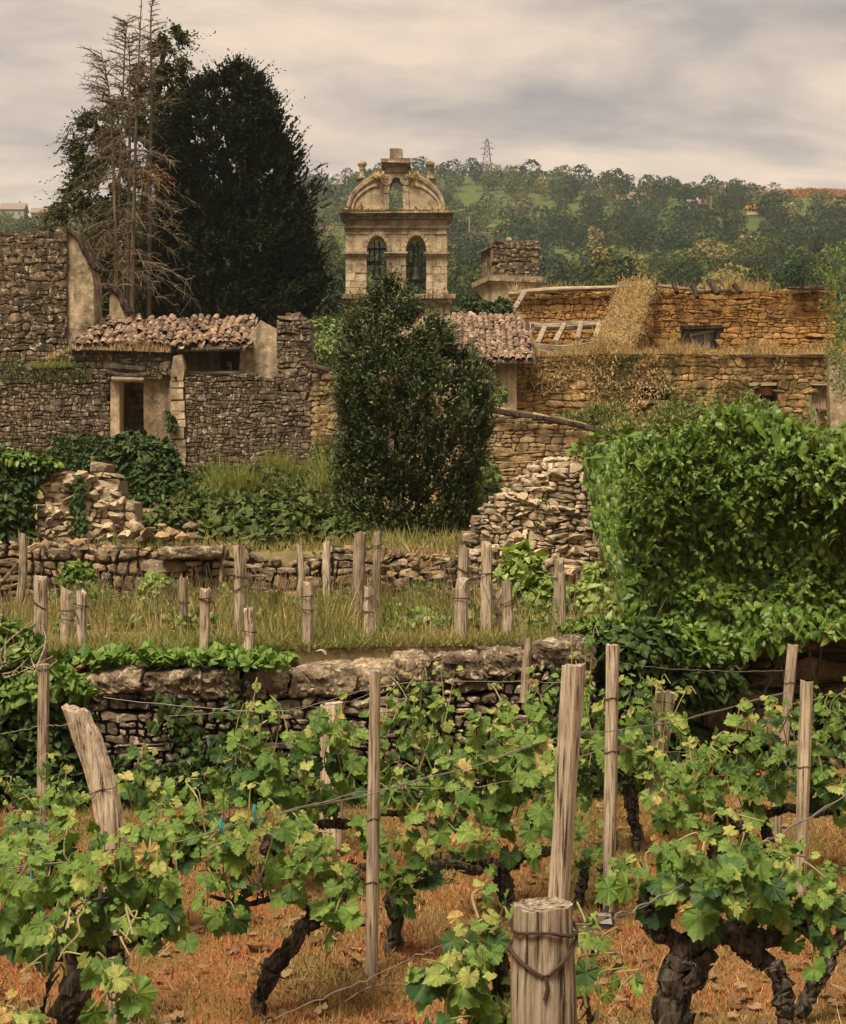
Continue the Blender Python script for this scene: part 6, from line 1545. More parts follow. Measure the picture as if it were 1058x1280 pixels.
n_ = 17000; x = rg.uniform(-4.2, 2.0, n_); y = yfront(x) + rg.exponential(0.32, n_) - 0.06
grass('edge_grass', 'low matted dry grass along the front edge of the terrace', 'grass', x, y, zt(x, y), 0.095, 0.010, 'terrace_grass', rg, 0.6)
x, y = x[:3800], y[:3800]; grass('edge_grass', 'green sprigs along the front edge of the terrace', 'grass', x, y, zt(x, y), 0.06, 0.011, 'green_grass', rg, 0.6)
n_ = 7000; x = rg.uniform(-6, 1.9, n_); y = 20.3 + rg.exponential(1.3, n_)
grass('bank_grass', 'dry grass and debris on the bank behind the dry stone wall', 'grass', x, y, zr(x, y), 0.16, 0.013, 'terrace_grass', rg, 0.5)
blobs = [(P(x_, y_, d_), (rg.uniform(0.2, 0.4), 0.3, rg.uniform(0.10, 0.2))) for x_, y_, d_ in ((450, 690, 21.4), (480, 692, 21), (520, 690, 21.3), (560, 688, 21.5), (585, 680, 21.8), (470, 680, 22))]
leaf_blob('weeds', 'brown and green weeds at the foot of the laurel tree', 'weeds', blobs, 1700, 0.065, 'bramble', [LANCE, IVY[0]], rg, up=0.5, hang=-0.3, jitter=0.8, kind='stuff')
# ================================================================== STAKES ON THE TERRACE
def stake(px, top, bot, w, lab, lean=0, curve=0, mat='post', name='stake', d=None, square=False, ties=1, group='stakes standing on the terrace'):
    d = d or (EYE - 1.11) * F / (bot - HY)
    r = w / 2 / F * d
    a = P(px, bot + 6, d); b = P(px + lean, top, d); b[1] += rg.normal(0, 0.03)
    root = thing(name, lab, 'stake', tuple(P(px, bot, d)), group)
    n = 8; t = np.linspace(0, 1, n)[:, None]; q = a * (1 - t) + b * t; q[:, 0] += (curve / F * d) * np.sin(PI * t[:, 0]) + rg.normal(0, r * 0.06, n)
    mb = MB(); seg = 8; prof = 1 + rg.normal(0, 0.12, seg)
    V, Fq, caps = tube_geo(q, np.linspace(r, r * rg.uniform(0.85, 1.0), n), seg)
    V = V.reshape(n, seg, 3); c = q[:, None]; V = c + (V - c) * (prof * (1 + rg.normal(0, 0.03, (n, seg))))[..., None]
    V[-1, :, 2] += rg.normal(0, r * 0.5, seg) + np.linspace(-1, 1, seg) * r * rg.normal(0, 0.3)
    mb.add(V.reshape(-1, 3), Fq); mb.F.append(caps); mb.build('shaft', M[mat], root)
    for _ in range(ties):
        s = rg.uniform(0.55, 0.9); c = a * (1 - s) + b * s; c[0] += (curve / F * d) * math.sin(PI * s); ang = np.linspace(0, 2 * PI, 13); tl = rg.normal(0, 0.3)
        mb = MB(); mb.tube(np.c_[c[0] + (r * 1.14) * np.cos(ang), c[1] + r * 1.14 * np.sin(ang), c[2] + r * tl * np.cos(ang)], 0.005, 4, cap=False)
        if rg.random() < 0.6: mb.tube([c + (r, -r * .6, 0), c + (r * 1.8, -r, -r * .6), c + (r * 2.0, -r, -r * 2)], 0.004, 4)
        mb.build('wire_tie', M['rust'], root)
    return root
S = stake
S(22, 668, 762, 10, 'thin leaning stake nearest the dark hanging ivy', 8, 3, ties=0)
S(49, 722, 822, 16, 'stout square topped stake standing above the thorny bush')
S(84, 738, 812, 17, 'short thick stake paired with a flatter one by the small shrub', ties=2)
S(102, 742, 812, 16, 'flat grey stake close behind the short thick one', mat='post_pale')
S(230, 722, 796, 12, 'slim stake in front of the flat slab')
S(257, 737, 814, 13, 'slim stake next to the one in front of the flat slab, nearer the wall', ties=2)
S(301, 683, 802, 14, 'tall stake beside the wattle scrap', ties=2)
S(312, 765, 815, 16, 'stumpy stake at the foot of the tall one beside the wattle scrap', mat='post_pale')
S(276, 686, 742, 5, 'thin crooked stick leaning by the wattle scrap', 6, -2, 'post', ties=0)
S(368, 682, 764, 9, 'twisted grey stake bending beside the taller slim one', 6, 5, 'post_pale', ties=0)
S(408, 680, 757, 10, 'slim pale stake standing close to the low dry stone wall', 0, 0, 'post_pale', ties=0)
S(384, 730, 810, 13, 'straight stake in front of the twisted grey one', 1, ties=2)
S(447, 668, 792, 15, 'tallest straight stake before the laurel tree', 5, ties=0)
S(470, 668, 790, 12, 'second tall stake before the laurel tree, with a broken branch', 2)
S(460, 738, 806, 13, 'short stake carrying the teal tie', ties=2)
S(580, 682, 796, 13, 'tall tapering stake by the foot of the rubble gable', 0, -2)
S(576, 724, 806, 17, 'thick short stake in front of the tapering one', 2, mat='post_pale')
S(608, 680, 796, 14, 'tall stake behind the leaning prop', 0)
S(634, 728, 802, 14, 'plain stake supporting the young vine with pale leaves')
S(699, 700, 775, 11, 'stake half hidden behind the young vine')
S(704, 715, 795, 9, 'thin stake in the light green stalky bush', -2, ties=0)
S(632, 706, 792, 8, 'bare prop leaning against the tall stake', -28, 0, 'beam', ties=0)
S(655, 800, 872, 11, 'short leaning stake before the slab topped wall', 5, d=11.6, ties=0)
def stick(name, label, cat, pts, r, mat='twig', group=None):
    root = thing(name, label, cat, tuple(P(*pts[0])), group); log(root, 'stick', pts, r, mat, 6, 8, 0.1); return root
stick('fallen_branch', 'crooked branch propped against the thin leaning stake', 'branch', [(0, 728, 17.5), (14, 715, 17.4), (24, 702, 17.3)], 0.022, 'beam')
stick('rail', 'broken grey rail hanging by the tall stake and the wattle scrap', 'rail', [(280, 703, 17.6), (315, 709, 17.5), (342, 718, 17.4)], 0.025, 'beam')
stick('broken_branch', 'short broken branch tied to the second tall stake', 'branch', [(462, 735, 15.4), (470, 715, 15.3), (480, 690, 15.3)], 0.025, 'beam')
stick('prop', 'pale board leaning in the rubble behind the paired stakes', 'board', [(546, 775, 17.0), (570, 750, 17.3)], 0.035, 'rafter')
stick('prop', 'short pale board sticking up from the tumbled heap', 'board', [(528, 752, 18.6), (534, 738, 18.8)], 0.03, 'rafter')
stick('prop', 'dark stick lying across the tumbled heap of stones', 'stick', [(500, 765, 17.5), (518, 740, 18.0)], 0.02, 'dark_wood')
stick('prop', 'slanting board behind the leaning prop and tall stake', 'board', [(618, 752, 17.0), (632, 735, 17.2)], 0.03, 'rafter')
root = thing('wattle_scrap', 'remnant of rustic fencing of sticks against the low dry stone wall', 'fence', tuple(P(308, 745, 18)))
for k in range(9): log(root, 'stick', [(292 + k * 4.6, 752, 18 + rg.normal(0, .05)), (293 + k * 4.6 + rg.normal(0, 2), 708 + rg.uniform(0, 14), 18)], 0.012, 'twig', 5, 4)
for y in (718, 733): log(root, 'cross_stick', [(286, y, 17.97), (338, y + 3, 17.97)], 0.012, 'twig', 5, 4)
root = thing('teal_tie', 'teal plastic tie knotted round the short stake on the terrace', 'tie', tuple(P(460, 783, 14.9)))
log(root, 'strip', [(456, 783, 14.75), (463, 784, 14.72), (477, 782, 14.8)], 0.012, 'teal', 5, 5)
# ================================================================== THE SLAB-TOPPED WALL OF THE VINEYARD
rg = np.random.default_rng(555)
TOPF = [(-120, 850), (60, 850), (340, 850), (470, 842), (620, 822), (745, 812)]
wall_px('slab_topped_wall', 'dark mossy rubble wall capped with big rough slabs behind the vines', -160, 745, 812, 1030, 12.1, 0.072, 0.105, 'wall_dark', 'mortar_dark', 65, d1=12.9, top=TOPF, ragged=2.0, thick=0.4, prot=0.05, joint=0.010, wav=0.45, split=0.4)
wallobj = [o for o in bpy.data.objects if o.get('label') == 'dark mossy rubble wall capped with big rough slabs behind the vines'][0]
cop = [(-150, -70, 838, 30), (-70, 10, 836, 28), (10, 96, 836, 28), (96, 176, 837, 32), (176, 250, 838, 36), (248, 300, 836, 40), (298, 358, 836, 34), (356, 440, 832, 40), (438, 492, 827, 38), (490, 534, 823, 32), (532, 600, 818, 38), (598, 652, 813, 32), (650, 742, 806, 36)]
for a, b, top, h in cop:
    t = ((a + b) / 2 + 160) / 905; d = 12.1 + 0.8 * t - 0.04
    L = (b - a) / F * d * 0.975; H = h / F * d * rg.uniform(0.88, 1.08); p = P((a + b) / 2, top + h / 2 + rg.normal(0, 1.2), d); p[1] += 0.26 + rg.normal(0, 0.025)
    V, Q = slab_geo(L, 0.62, H, rg, 22, 7, 0.026)
    an = 0.09 + rg.normal(0, 0.035); V = np.c_[V[:, 0] * math.cos(an) - V[:, 1] * math.sin(an), V[:, 0] * math.sin(an) + V[:, 1] * math.cos(an), V[:, 2] + V[:, 0] * 0.06 * (1 if a > 340 else 0)]
    link('coping_slab', make_mesh('coping_slab', V, [Q], M['coping']), p, wallobj)
items = [(rg.uniform(80, 730), 0, 0, rg.uniform(0.05, 0.13)) for _ in range(46)]
items = [(a, np.interp(a, [80, 340, 740], [868, 866, 836]) + rg.normal(0, 3), 12.05 + (a + 160) / 905 * 0.8, s) for a, _, _, s in items]
rocks(wallobj, items, 'wall_dark', rg, 0.7, 'packing_stone')
rocks(thing('rust_stone', 'small orange stone lying on the first slab beside the bush', 'stone', tuple(P(101, 834, 12.3))), [(101, 833, 12.3, 0.09)], 'wall_orange', rg, 0.5)
rocks(thing('pale_stone', 'small pale round stone on the slab below the straight stake', 'stone', tuple(P(402, 814, 12.6))), [(402, 815, 12.5, 0.085)], 'wall_pale', rg, 0.6)
# ivy over its end, thorny bush
blobs = [(P(15, 905, 11.9), (0.42, 0.2, 0.42)), (P(-40, 930, 11.9), (0.5, 0.2, 0.5)), (P(50, 955, 11.9), (0.28, 0.16, 0.35)), (P(70, 870, 12.0), (0.2, 0.14, 0.14)), (P(20, 850, 12.0), (0.36, 0.2, 0.14)), (P(95, 930, 12.0), (0.16, 0.1, 0.3))]
leaf_blob('ivy', 'dark ivy draping the end of the slab topped wall behind the curved stake', 'ivy', blobs, 5200, 0.062, 'ivy_dark', IVY, rg, 150, up=0.5)
blobs = [(P(60, 850, 11.8), (0.25, 0.14, 0.10)), (P(25, 865, 11.8), (0.3, 0.14, 0.12)), (P(100, 858, 11.9), (0.12, 0.1, 0.09))]
leaf_blob('ivy_spray', 'yellowish ivy leaves over the wall end next to the square post', 'ivy', blobs, 520, 0.06, 'grape', IVY, rg, 60)
blobs = [(P(5, 805, 12.0), (0.24, 0.2, 0.16)), (P(-30, 800, 12.1), (0.3, 0.2, 0.2)), (P(22, 820, 11.9), (0.16, 0.14, 0.10))]
r_ = leaf_blob('thorny_bush', 'dark thorny bush with pale bent twigs above the ivy wall end', 'bush', blobs, 1300, 0.075, 'ivy', [IVY[0], LANCE], rg, 60, up=0.7)
mb = MB()
for _ in range(26):
    a = P(rg.uniform(-10, 45), rg.uniform(825, 850), 11.8 + rg.normal(0, .1)); e = P(rg.uniform(10, 80), rg.uniform(775, 840), 11.8 + rg.normal(0, .15)); mb.tube(smooth_path([a, (a + e) / 2 + rg.normal(0, .05, 3), e], 6), np.linspace(0.006, 0.002, 6), 4)
o = mb.build('twigs', M['post_pale'], r_); o['kind'] = 'stuff'
def wall_ivy(lab, pts, n, size=0.055, mat='ivy_dark'):
    mb = MB(); q = []
    for _ in range(n):
        i = rg.integers(len(pts) - 1); t = rg.random(); a = np.array(pts[i]) * (1 - t) + np.array(pts[i + 1]) * t
        px, py = a[0] + rg.normal(0, a[2]), a[1] + rg.normal(0, a[2] * 0.8); d = 12.1 + (px + 160) / 905 * 0.8 - 0.09 - 0.06 * rg.random(); q.append(P(px, py, d))
    q = np.array(q); mb.add(*scatter_geo(IVY[int(rg.integers(5))], q, rg.normal(0, .5, (n, 3)) + (0, -0.2, -1), rg.normal(0, .4, (n, 3)) + (0, -1, .35), size * rg.lognormal(0, .25, n)))
    tag(mb.build('ivy', M[mat]), lab, 'ivy')
wall_ivy('small ivy patch on the slab topped wall below the creeping plants', [(215, 880, 12), (235, 920, 16), (250, 960, 10)], 150)
wall_ivy('ivy hanging under the slabs near the forked shoots', [(300, 870, 12), (310, 910, 14), (290, 960, 18)], 180)
wall_ivy('dark ivy climbing the wall beneath the widest slab', [(520, 860, 12), (540, 890, 16), (505, 930, 14)], 170)
wall_ivy('dark ivy at the far end of the slab topped wall', [(700, 850, 16), (720, 900, 18), (690, 960, 16)], 420)

blobs = [(P(x_, y_, d_), (rg.uniform(0.22, 0.4), 0.18, rg.uniform(0.10, 0.2))) for x_, y_, d_ in [(x0 + rg.normal(0, 10), 985 + rg.normal(0, 12), 11.7 + (x0 + 160) / 905 * 0.8) for x0 in range(-20, 1080, 42)]]  # undergrowth added, its dark leaf colour standing in for shade behind the vines
leaf_blob('undergrowth', 'weeds and ivy coloured dark as shade at the foot of the slab topped wall', 'undergrowth', blobs, 7500, 0.06, 'ivy_dark', [IVY[0], IVY[2], LANCE], rg, up=0.6, hang=0.1, jitter=0.7, kind='stuff')
# ================================================================== POSTS OF THE VINEYARD
def big_post(px0, top, px1, bot, w0, w1, d, lab, d1=None, mat='post', bend=0, seg=18, n=16, rough=0.05, slant=0.0, ties=(), grooves=5, name='vineyard_post', path=None, topj=0.10):
    """a split stake from (px1, bot) up to (px0, top); w0, w1: width in photo pixels at top and foot"""
    d1 = d1 or d; a = P(px1, bot, d1); b = P(px0, top, d)
    root = thing(name, lab, 'post', tuple(a), 'posts of the vineyard rows')
    t = np.linspace(0, 1, n)[:, None]; q = a * (1 - t) + b * t; q[:, 0] += bend / F * d * np.sin(PI * t[:, 0]) ; r = (np.linspace(w1, w0, n) / 2) / F * d
    if path: q = smooth_path([P(x_, y_, d) for x_, y_ in path], n)
    V, Fq, caps = tube_geo(q, r, seg); V = V.reshape(n, seg, 3); c = q[:, None]
    ang = np.linspace(0, 2 * PI, seg, endpoint=False); ph = rg.uniform(0, 6.28, 3)
    prof = 1 + rough * np.sin(grooves * ang + ph[0]) + rough * 0.8 * np.sin((grooves * 2 + 1) * ang + ph[1]) + rg.normal(0, rough * 0.7, seg)
    along = 1 + 0.035 * np.sin(np.linspace(0, 9, n) + ph[2])[:, None] + rg.normal(0, rough * 0.25, (n, seg))
    V = c + (V - c) * (prof[None] * along)[..., None]
    dx = (V[-1, :, 0] - q[-1, 0]); V[-1, :, 2] += dx * slant + rg.normal(0, r[-1] * topj, seg); V[-2, :, 2] += dx * slant * 0.9
    V = V.reshape(-1, 3); k = len(V)
    top_c = V[-seg:].mean(0) - (0, 0, r[-1] * 0.10)
    mb = MB(); mb.add(np.vstack([V, top_c]), Fq, np.stack([np.arange(seg) + (n - 1) * seg, (np.arange(seg) + 1) % seg + (n - 1) * seg, np.full(seg, k)], 1)); mb.build('shaft', M[mat], root)
    for s, tl, rr in ties:
        i = s * (n - 1); cc = np.array([np.interp(i, np.arange(n), q[:, j]) for j in range(3)]); rad = np.interp(i, np.arange(n), r) * 1.09
        an = np.linspace(0, 2 * PI, 19); m2 = MB(); m2.tube(np.c_[cc[0] + rad * np.cos(an), cc[1] + rad * np.sin(an), cc[2] + tl * rad * np.cos(an) + 0.006 * np.sin(3 * an)], rr, 5, cap=False); m2.build('wire_loop', M['rust'], root)
    return root
st = big_post(679, 1131, 682, 1420, 76, 84, 3.6, 'thick cracked end post with two wire loops, nearest the camera', mat='stump', seg=44, n=22, rough=0.018, slant=0.03, topj=0.025, ties=((0.905, -0.05, 0.0042),), grooves=9)
# the second loop hangs in a V
c = P(679, 1175, 3.6); rad = 0.0715
an = np.linspace(0, 2 * PI, 31); z_ = np.where(np.sin(an) < 0, -0.062 * (1 - np.abs(np.cos(an))) ** 0.8, 0.0)
mb = MB(); mb.tube(np.c_[c[0] + rad * 1.06 * np.cos(an), c[1] + rad * 1.06 * np.sin(an), c[2] - 0.002 + z_ + 0.012 * np.cos(an)], 0.0045, 6, cap=False); mb.tube([c + (0.0, -rad * 1.1, -0.062), c + (0.004, -rad * 1.15, -0.085), c + (-0.002, -rad * 1.12, -0.11)], 0.005, 5); mb.build('wire_loop', M['rust'], st)
big_post(717, 831, 680, 1400, 26, 21, 6.0, 'tall pale split post rising behind the thick cracked end post', mat='post_pale', seg=22, n=22, rough=0.055, slant=0.12, grooves=4, ties=((0.40, 0.1, 0.003), (0.33, -0.1, 0.003)))
big_post(727, 838, 714, 905, 16, 20, 6.02, 'broken split side of the tall pale post', mat='post_pale', seg=12, n=6, rough=0.09, slant=-0.5)
big_post(469, 838, 464, 1232, 14, 17, 7.72, 'slim straight post standing alone in the bare orange ground', seg=14, n=18, rough=0.03, ties=((0.53, 0.15, 0.0025), (0.33, 0, 0.0025)))
big_post(766, 806, 761, 1138, 17, 15, 9.1, 'rough knotty post just beyond the tall pale split post', mat='post_pale', seg=14, n=16, rough=0.06, ties=((0.80, 0, 0.003), (0.60, 0.1, 0.003)))
big_post(1009, 851, 1000, 1118, 17, 16, 9.5, 'light squared post before the ivy covered ruin', seg=10, n=14, rough=0.03, ties=((0.6, 0, 0.0025),))
big_post(992, 806, 968, 1068, 13, 12, 10.5, 'darker leaning post behind the light squared one', seg=12, n=12, rough=0.04, ties=((0.82, 0, 0.0025),))
big_post(93, 880, 148, 1290, 36, 26, 7.0, 'pale post curving like a bow beside the slab topped wall', mat='post_pale', seg=20, n=20, rough=0.045, slant=-0.55, path=[(150, 1300), (147, 1180), (143, 1075), (134, 1010), (119, 950), (94, 886)], grooves=4, ties=((0.44, 0.1, 0.003), (0.68, 0.25, 0.002)))
big_post(55, 830, 52, 1050, 14, 14, 11.2, 'dark square post standing against the ivy wall end', seg=8, n=12, rough=0.05, ties=((0.97, 0.1, 0.003),))
big_post(417, 878, 418, 1060, 22, 20, 10.6, 'sawn off pale stub post behind the vine leaves', mat='post_pale', seg=14, n=10, rough=0.05, slant=0.05)
big_post(408, 882, 408, 1060, 16, 16, 10.8, 'dull dry stub hidden close behind the sawn off one', seg=10, n=8, rough=0.05)
big_post(832, 862, 815, 1010, 26, 22, 10.6, 'short sawn off post leaning before the dark foot of the ruin', mat='post_pale', seg=14, n=10, rough=0.05, slant=-0.25, ties=((0.9, -0.2, 0.003),))

# ================================================================== GRAPEVINES
def zone_leaves(cx, cy, rx, ry, d, dz, n, size, r, src=None):
    """shoots through an elliptic zone of the photo and the leaves along them"""
    c = P(cx, cy, d); Rx, Rz = rx / F * d, ry / F * d
    n = int(n * 0.66); ns = max(3, int(n / 10)); shoots, pos, yd, zd, sz, age = [], [], [], [], [], []
    for _ in range(ns):
        a = c + np.array([r.uniform(-0.8, 0.8) * Rx, r.uniform(-dz, dz), -Rz * r.uniform(0.3, 1.0)])
        e = a + np.array([r.normal(0, 0.35) * Rx, r.normal(-0.05, 0.12), Rz * r.uniform(0.7, 1.75)])
        if e[2] > c[2] + Rz * 1.25: e[2] = c[2] + Rz * r.uniform(0.9, 1.25)
        m = (a + e) / 2 + r.normal(0, 0.12, 3) * Rz
        path = smooth_path([a, m, e, e + np.array([r.normal(0, .04), -0.03, r.uniform(-0.05, 0.04)])], 12); shoots.append(path)
        k = int(round(n / ns))
        for j in range(k):
            t = (j + r.uniform(0, 1)) / k; b = path[min(11, int(t * 11.99))]
            o = np.array([r.normal(0, 0.7), r.normal(-0.35, 0.55), r.normal(0.05, 0.5)]); o /= np.linalg.norm(o)
            pet = 0.07 * r.uniform(0.6, 1.3) * (1 - 0.6 * t)
            pos.append(b + o * pet); s = size * (1 - 0.55 * t ** 1.6) * r.choice([0.55, 0.75, 0.95, 1.1, 1.22]) * r.uniform(0.9, 1.1); sz.append(s)
            yd.append(o * 0.7 + np.array([r.normal(0, .3), -0.25, -0.75 + r.normal(0, .35)])); zd.append(np.array([r.normal(0, 0.55), -0.75 + r.normal(0, .35), 0.75 + r.normal(0, .35)]) + o * 0.35); age.append(t)
    for _ in range(2 if Rz > 0.12 else 1):                      # single long shoots above the mass
        a = c + np.array([r.uniform(-0.7, 0.7) * Rx, r.uniform(-dz, dz), Rz * r.uniform(0.2, 0.7)]); e = a + np.array([r.normal(0, 0.4) * Rx, r.normal(0, 0.05), Rz * r.uniform(0.7, 1.3)])
        path = smooth_path([a, (a + e) / 2 + r.normal(0, 0.03, 3), e, e + np.array([r.normal(0, .05), 0, r.uniform(-0.06, 0.01)])], 12); shoots.append(path)
        for j in range(6):
            t = (j + 0.7) / 6; b = path[min(11, int(t * 11.99))]; o = unit(np.array([r.normal(0, 0.8), r.normal(-0.3, 0.5), r.normal(0, 0.3)])); pos.append(b + o * 0.035); sz.append(size * (0.75 - 0.5 * t) * r.uniform(0.8, 1.2))
            yd.append(o + np.array([0, -.2, -.5])); zd.append(np.array([r.normal(0, 0.5), -0.7, 0.8]) + o * 0.3); age.append(0.55 + 0.45 * t)
    return shoots, np.array(pos), np.array(yd), np.array(zd), np.array(sz), np.array(age)

def grapevine(lab, limbs, zones, seed, young=0.13, rust=0.02, dark=0.3):
    young *= 0.38; rust *= 0.35; dark = min(0.6, dark + 0.14)
    """limbs: [(points (px, py, d), r0, r1)], the first being the trunk; zones: (px, py, rx, ry, d, depth, n, leaf size)"""
    r = np.random.default_rng(seed); root = thing('grapevine', lab, 'grapevine', tuple(P(*limbs[0][0][0])), 'grapevines in the foreground rows')
    for i, (pts, r0, r1) in enumerate(limbs):
        r0, r1 = r0 * 0.78, r1 * 0.78
        n = 26; q = smooth_path([P(*p) for p in pts], n); q[1:-1] += r.normal(0, r0 * 0.16, (n - 2, 3)); mb = MB(); rad = np.linspace(r0, r1, n) * (1 + 0.22 * np.sin(np.linspace(0, 11, n) + r.uniform(0, 6)) * r.uniform(0.3, 1, n))
        mb.tube(q, rad, 16, 0.15, rg=r)
        for _ in range(int(14 + 420 * r0)):                     # shreds of bark
            k = r.integers(1, n - 2); a = q[k] + unit(r.normal(0, 1, 3)) * rad[k] * 1.02; mb.tube([a, a + (q[k + 1] - q[k]) * 0.5 + r.normal(0, .006, 3), a + (q[k + 1] - q[k]) * 1.0 + r.normal(0, .015, 3)], [0.005, 0.006, 0.002], 4)
        mb.build('trunk' if i == 0 else 'arm', M['vine_bark'], root)
    sm = MB(); A = [[], [], [], [], []]
    for z in zones:
        sh, *arr = zone_leaves(*z, r)
        for p in sh: sm.tube(p, np.linspace(0.0045, 0.002, len(p)), 5)
        for l, v in zip(A, arr): l.append(v)
    pos, yd, zd, sz, age = [np.concatenate(l) for l in A]; u = r.random(len(pos))
    mats = np.where(u < rust * (1 + 2 * (age > .7)), 'grape_rust', np.where((age > 0.78) & (u < 0.35 + young * 2) | (u < rust + young * 0.4), 'grape_young', np.where(u > 1 - dark * (1 - age), 'grape_dark', 'grape')))
    o = sm.build('shoots', M['shoot'], root); o['kind'] = 'stuff'
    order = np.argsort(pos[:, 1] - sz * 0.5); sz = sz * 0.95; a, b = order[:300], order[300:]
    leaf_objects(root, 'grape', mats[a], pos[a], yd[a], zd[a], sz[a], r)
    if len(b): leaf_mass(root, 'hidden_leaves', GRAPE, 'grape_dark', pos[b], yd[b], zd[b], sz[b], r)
    return root
G = grapevine
G('bushy vine with black trunk before the bow shaped post', [([(95, 1370, 6.2), (88, 1270, 6.2), (100, 1205, 6.2), (120, 1170, 6.2)], 0.075, 0.055), ([(105, 1200, 6.2), (50, 1180, 6.2), (10, 1170, 6.2)], 0.045, 0.03), ([(110, 1195, 6.2), (160, 1175, 6.15), (205, 1165, 6.1)], 0.045, 0.028)],
  [(40, 1122, 62, 50, 6.2, 0.22, 84, 0.125), (130, 1112, 55, 52, 6.2, 0.22, 72, 0.12), (200, 1108, 40, 64, 6.1, 0.2, 76, 0.13), (20, 1060, 40, 35, 6.4, 0.2, 30, 0.12), (150, 1060, 50, 26, 6.3, 0.2, 26, 0.11)], 1, dark=0.4)
G('vine with a slanting black trunk rising from the orange ground', [([(322, 1262, 7.2), (340, 1215, 7.2), (375, 1170, 7.2), (402, 1135, 7.2)], 0.05, 0.045), ([(398, 1140, 7.2), (425, 1122, 7.2), (440, 1100, 7.2)], 0.035, 0.02), ([(395, 1142, 7.2), (360, 1120, 7.1), (310, 1130, 7.0), (262, 1120, 6.9)], 0.018, 0.01)],
  [(412, 1092, 42, 48, 7.2, 0.2, 62, 0.125), (345, 1078, 48, 36, 7.1, 0.2, 48, 0.10), (285, 1075, 46, 66, 6.9, 0.2, 66, 0.115), (262, 1120, 30, 45, 6.8, 0.15, 32, 0.11), (390, 1055, 45, 20, 7.2, 0.2, 22, 0.08)], 2, young=0.3, dark=0.12)
G('vine with a short curved black trunk beside the slim straight post', [([(484, 1198, 8.15), (495, 1160, 8.15), (492, 1125, 8.15), (508, 1098, 8.15), (535, 1078, 8.2)], 0.055, 0.035), ([(498, 1120, 8.15), (478, 1095, 8.2), (450, 1080, 8.3)], 0.03, 0.018), ([(520, 1090, 8.15), (560, 1080, 8.5), (600, 1090, 8.8)], 0.035, 0.03)],
  [(510, 1055, 36, 52, 8.1, 0.2, 55, 0.125), (492, 1105, 26, 24, 8.0, 0.12, 18, 0.11), (545, 1095, 25, 20, 8.1, 0.15, 12, 0.08), (470, 1030, 30, 40, 8.4, 0.2, 22, 0.11)], 3)
G('broad fresh green vine on a dark knotted arm behind the tall split post', [([(640, 1150, 9.0), (632, 1115, 9.0), (625, 1085, 9.0)], 0.06, 0.055), ([(628, 1085, 9.0), (590, 1072, 9.0), (560, 1070, 9.0)], 0.06, 0.03), ([(628, 1085, 9.0), (655, 1070, 9.0), (690, 1062, 9.1)], 0.05, 0.03)],
  [(640, 1000, 56, 66, 8.9, 0.22, 92, 0.135), (625, 935, 50, 60, 9.1, 0.2, 66, 0.125), (665, 925, 46, 52, 9.2, 0.2, 56, 0.125), (590, 1060, 36, 30, 8.8, 0.15, 22, 0.10), (600, 985, 40, 50, 9.0, 0.2, 40, 0.125)], 4, young=0.22, rust=0.05, dark=0.12)
G('low ragged vine hugging the thick cracked end post', [([(600, 1400, 4.4), (622, 1300, 4.4), (628, 1230, 4.4), (622, 1185, 4.4)], 0.04, 0.028)],
  [(612, 1155, 36, 30, 4.35, 0.08, 26, 0.085), (592, 1205, 42, 40, 4.3, 0.08, 32, 0.10), (575, 1262, 40, 35, 4.25, 0.08, 24, 0.095), (628, 1262, 14, 35, 4.3, 0.06, 12, 0.075)], 5, young=0.3)
G('small dark vine between the tall split post and the knotty post', [([(722, 1140, 9.3), (728, 1105, 9.3), (732, 1075, 9.3)], 0.042, 0.03), ([(752, 1135, 9.2), (756, 1110, 9.2), (755, 1080, 9.2)], 0.035, 0.02)],
  [(738, 1065, 36, 36, 9.2, 0.15, 55, 0.09), (720, 1035, 20, 25, 9.3, 0.12, 16, 0.09)], 6, dark=0.6)
G('old vine with massive twisted black trunk and arm, largest of all', [([(832, 1400, 5.0), (842, 1290, 5.0), (850, 1215, 5.0), (870, 1180, 5.0)], 0.072, 0.062), ([(862, 1190, 5.0), (825, 1165, 5.0), (812, 1135, 5.0), (815, 1110, 5.0)], 0.042, 0.028), ([(865, 1185, 5.0), (905, 1165, 4.98), (935, 1180, 4.96), (960, 1205, 4.96)], 0.05, 0.038), ([(935, 1180, 4.96), (985, 1165, 4.96), (1030, 1150, 5.0), (1070, 1140, 5.0)], 0.035, 0.022), ([(846, 1250, 5.0), (868, 1225, 4.95), (890, 1190, 4.95)], 0.03, 0.03)],
  [(835, 1098, 42, 44, 4.95, 0.14, 52, 0.10), (895, 1092, 46, 44, 4.95, 0.14, 62, 0.105), (945, 1100, 34, 50, 4.95, 0.14, 42, 0.11), (985, 1145, 40, 50, 4.95, 0.14, 55, 0.085), (1035, 1140, 30, 26, 5.0, 0.12, 24, 0.075), (1000, 1078, 18, 22, 5.0, 0.06, 10, 0.07)], 7, young=0.16, dark=0.25)
G('pale leaning vine trunk at the picture edge behind the massive old vine', [([(1000, 1265, 7.2), (1022, 1225, 7.2), (1045, 1180, 7.2), (1062, 1150, 7.2)], 0.05, 0.04), ([(985, 1290, 6.9), (980, 1240, 6.9), (968, 1205, 6.9)], 0.05, 0.045)], [(1050, 1125, 40, 30, 7.2, 0.15, 26, 0.10)], 8)
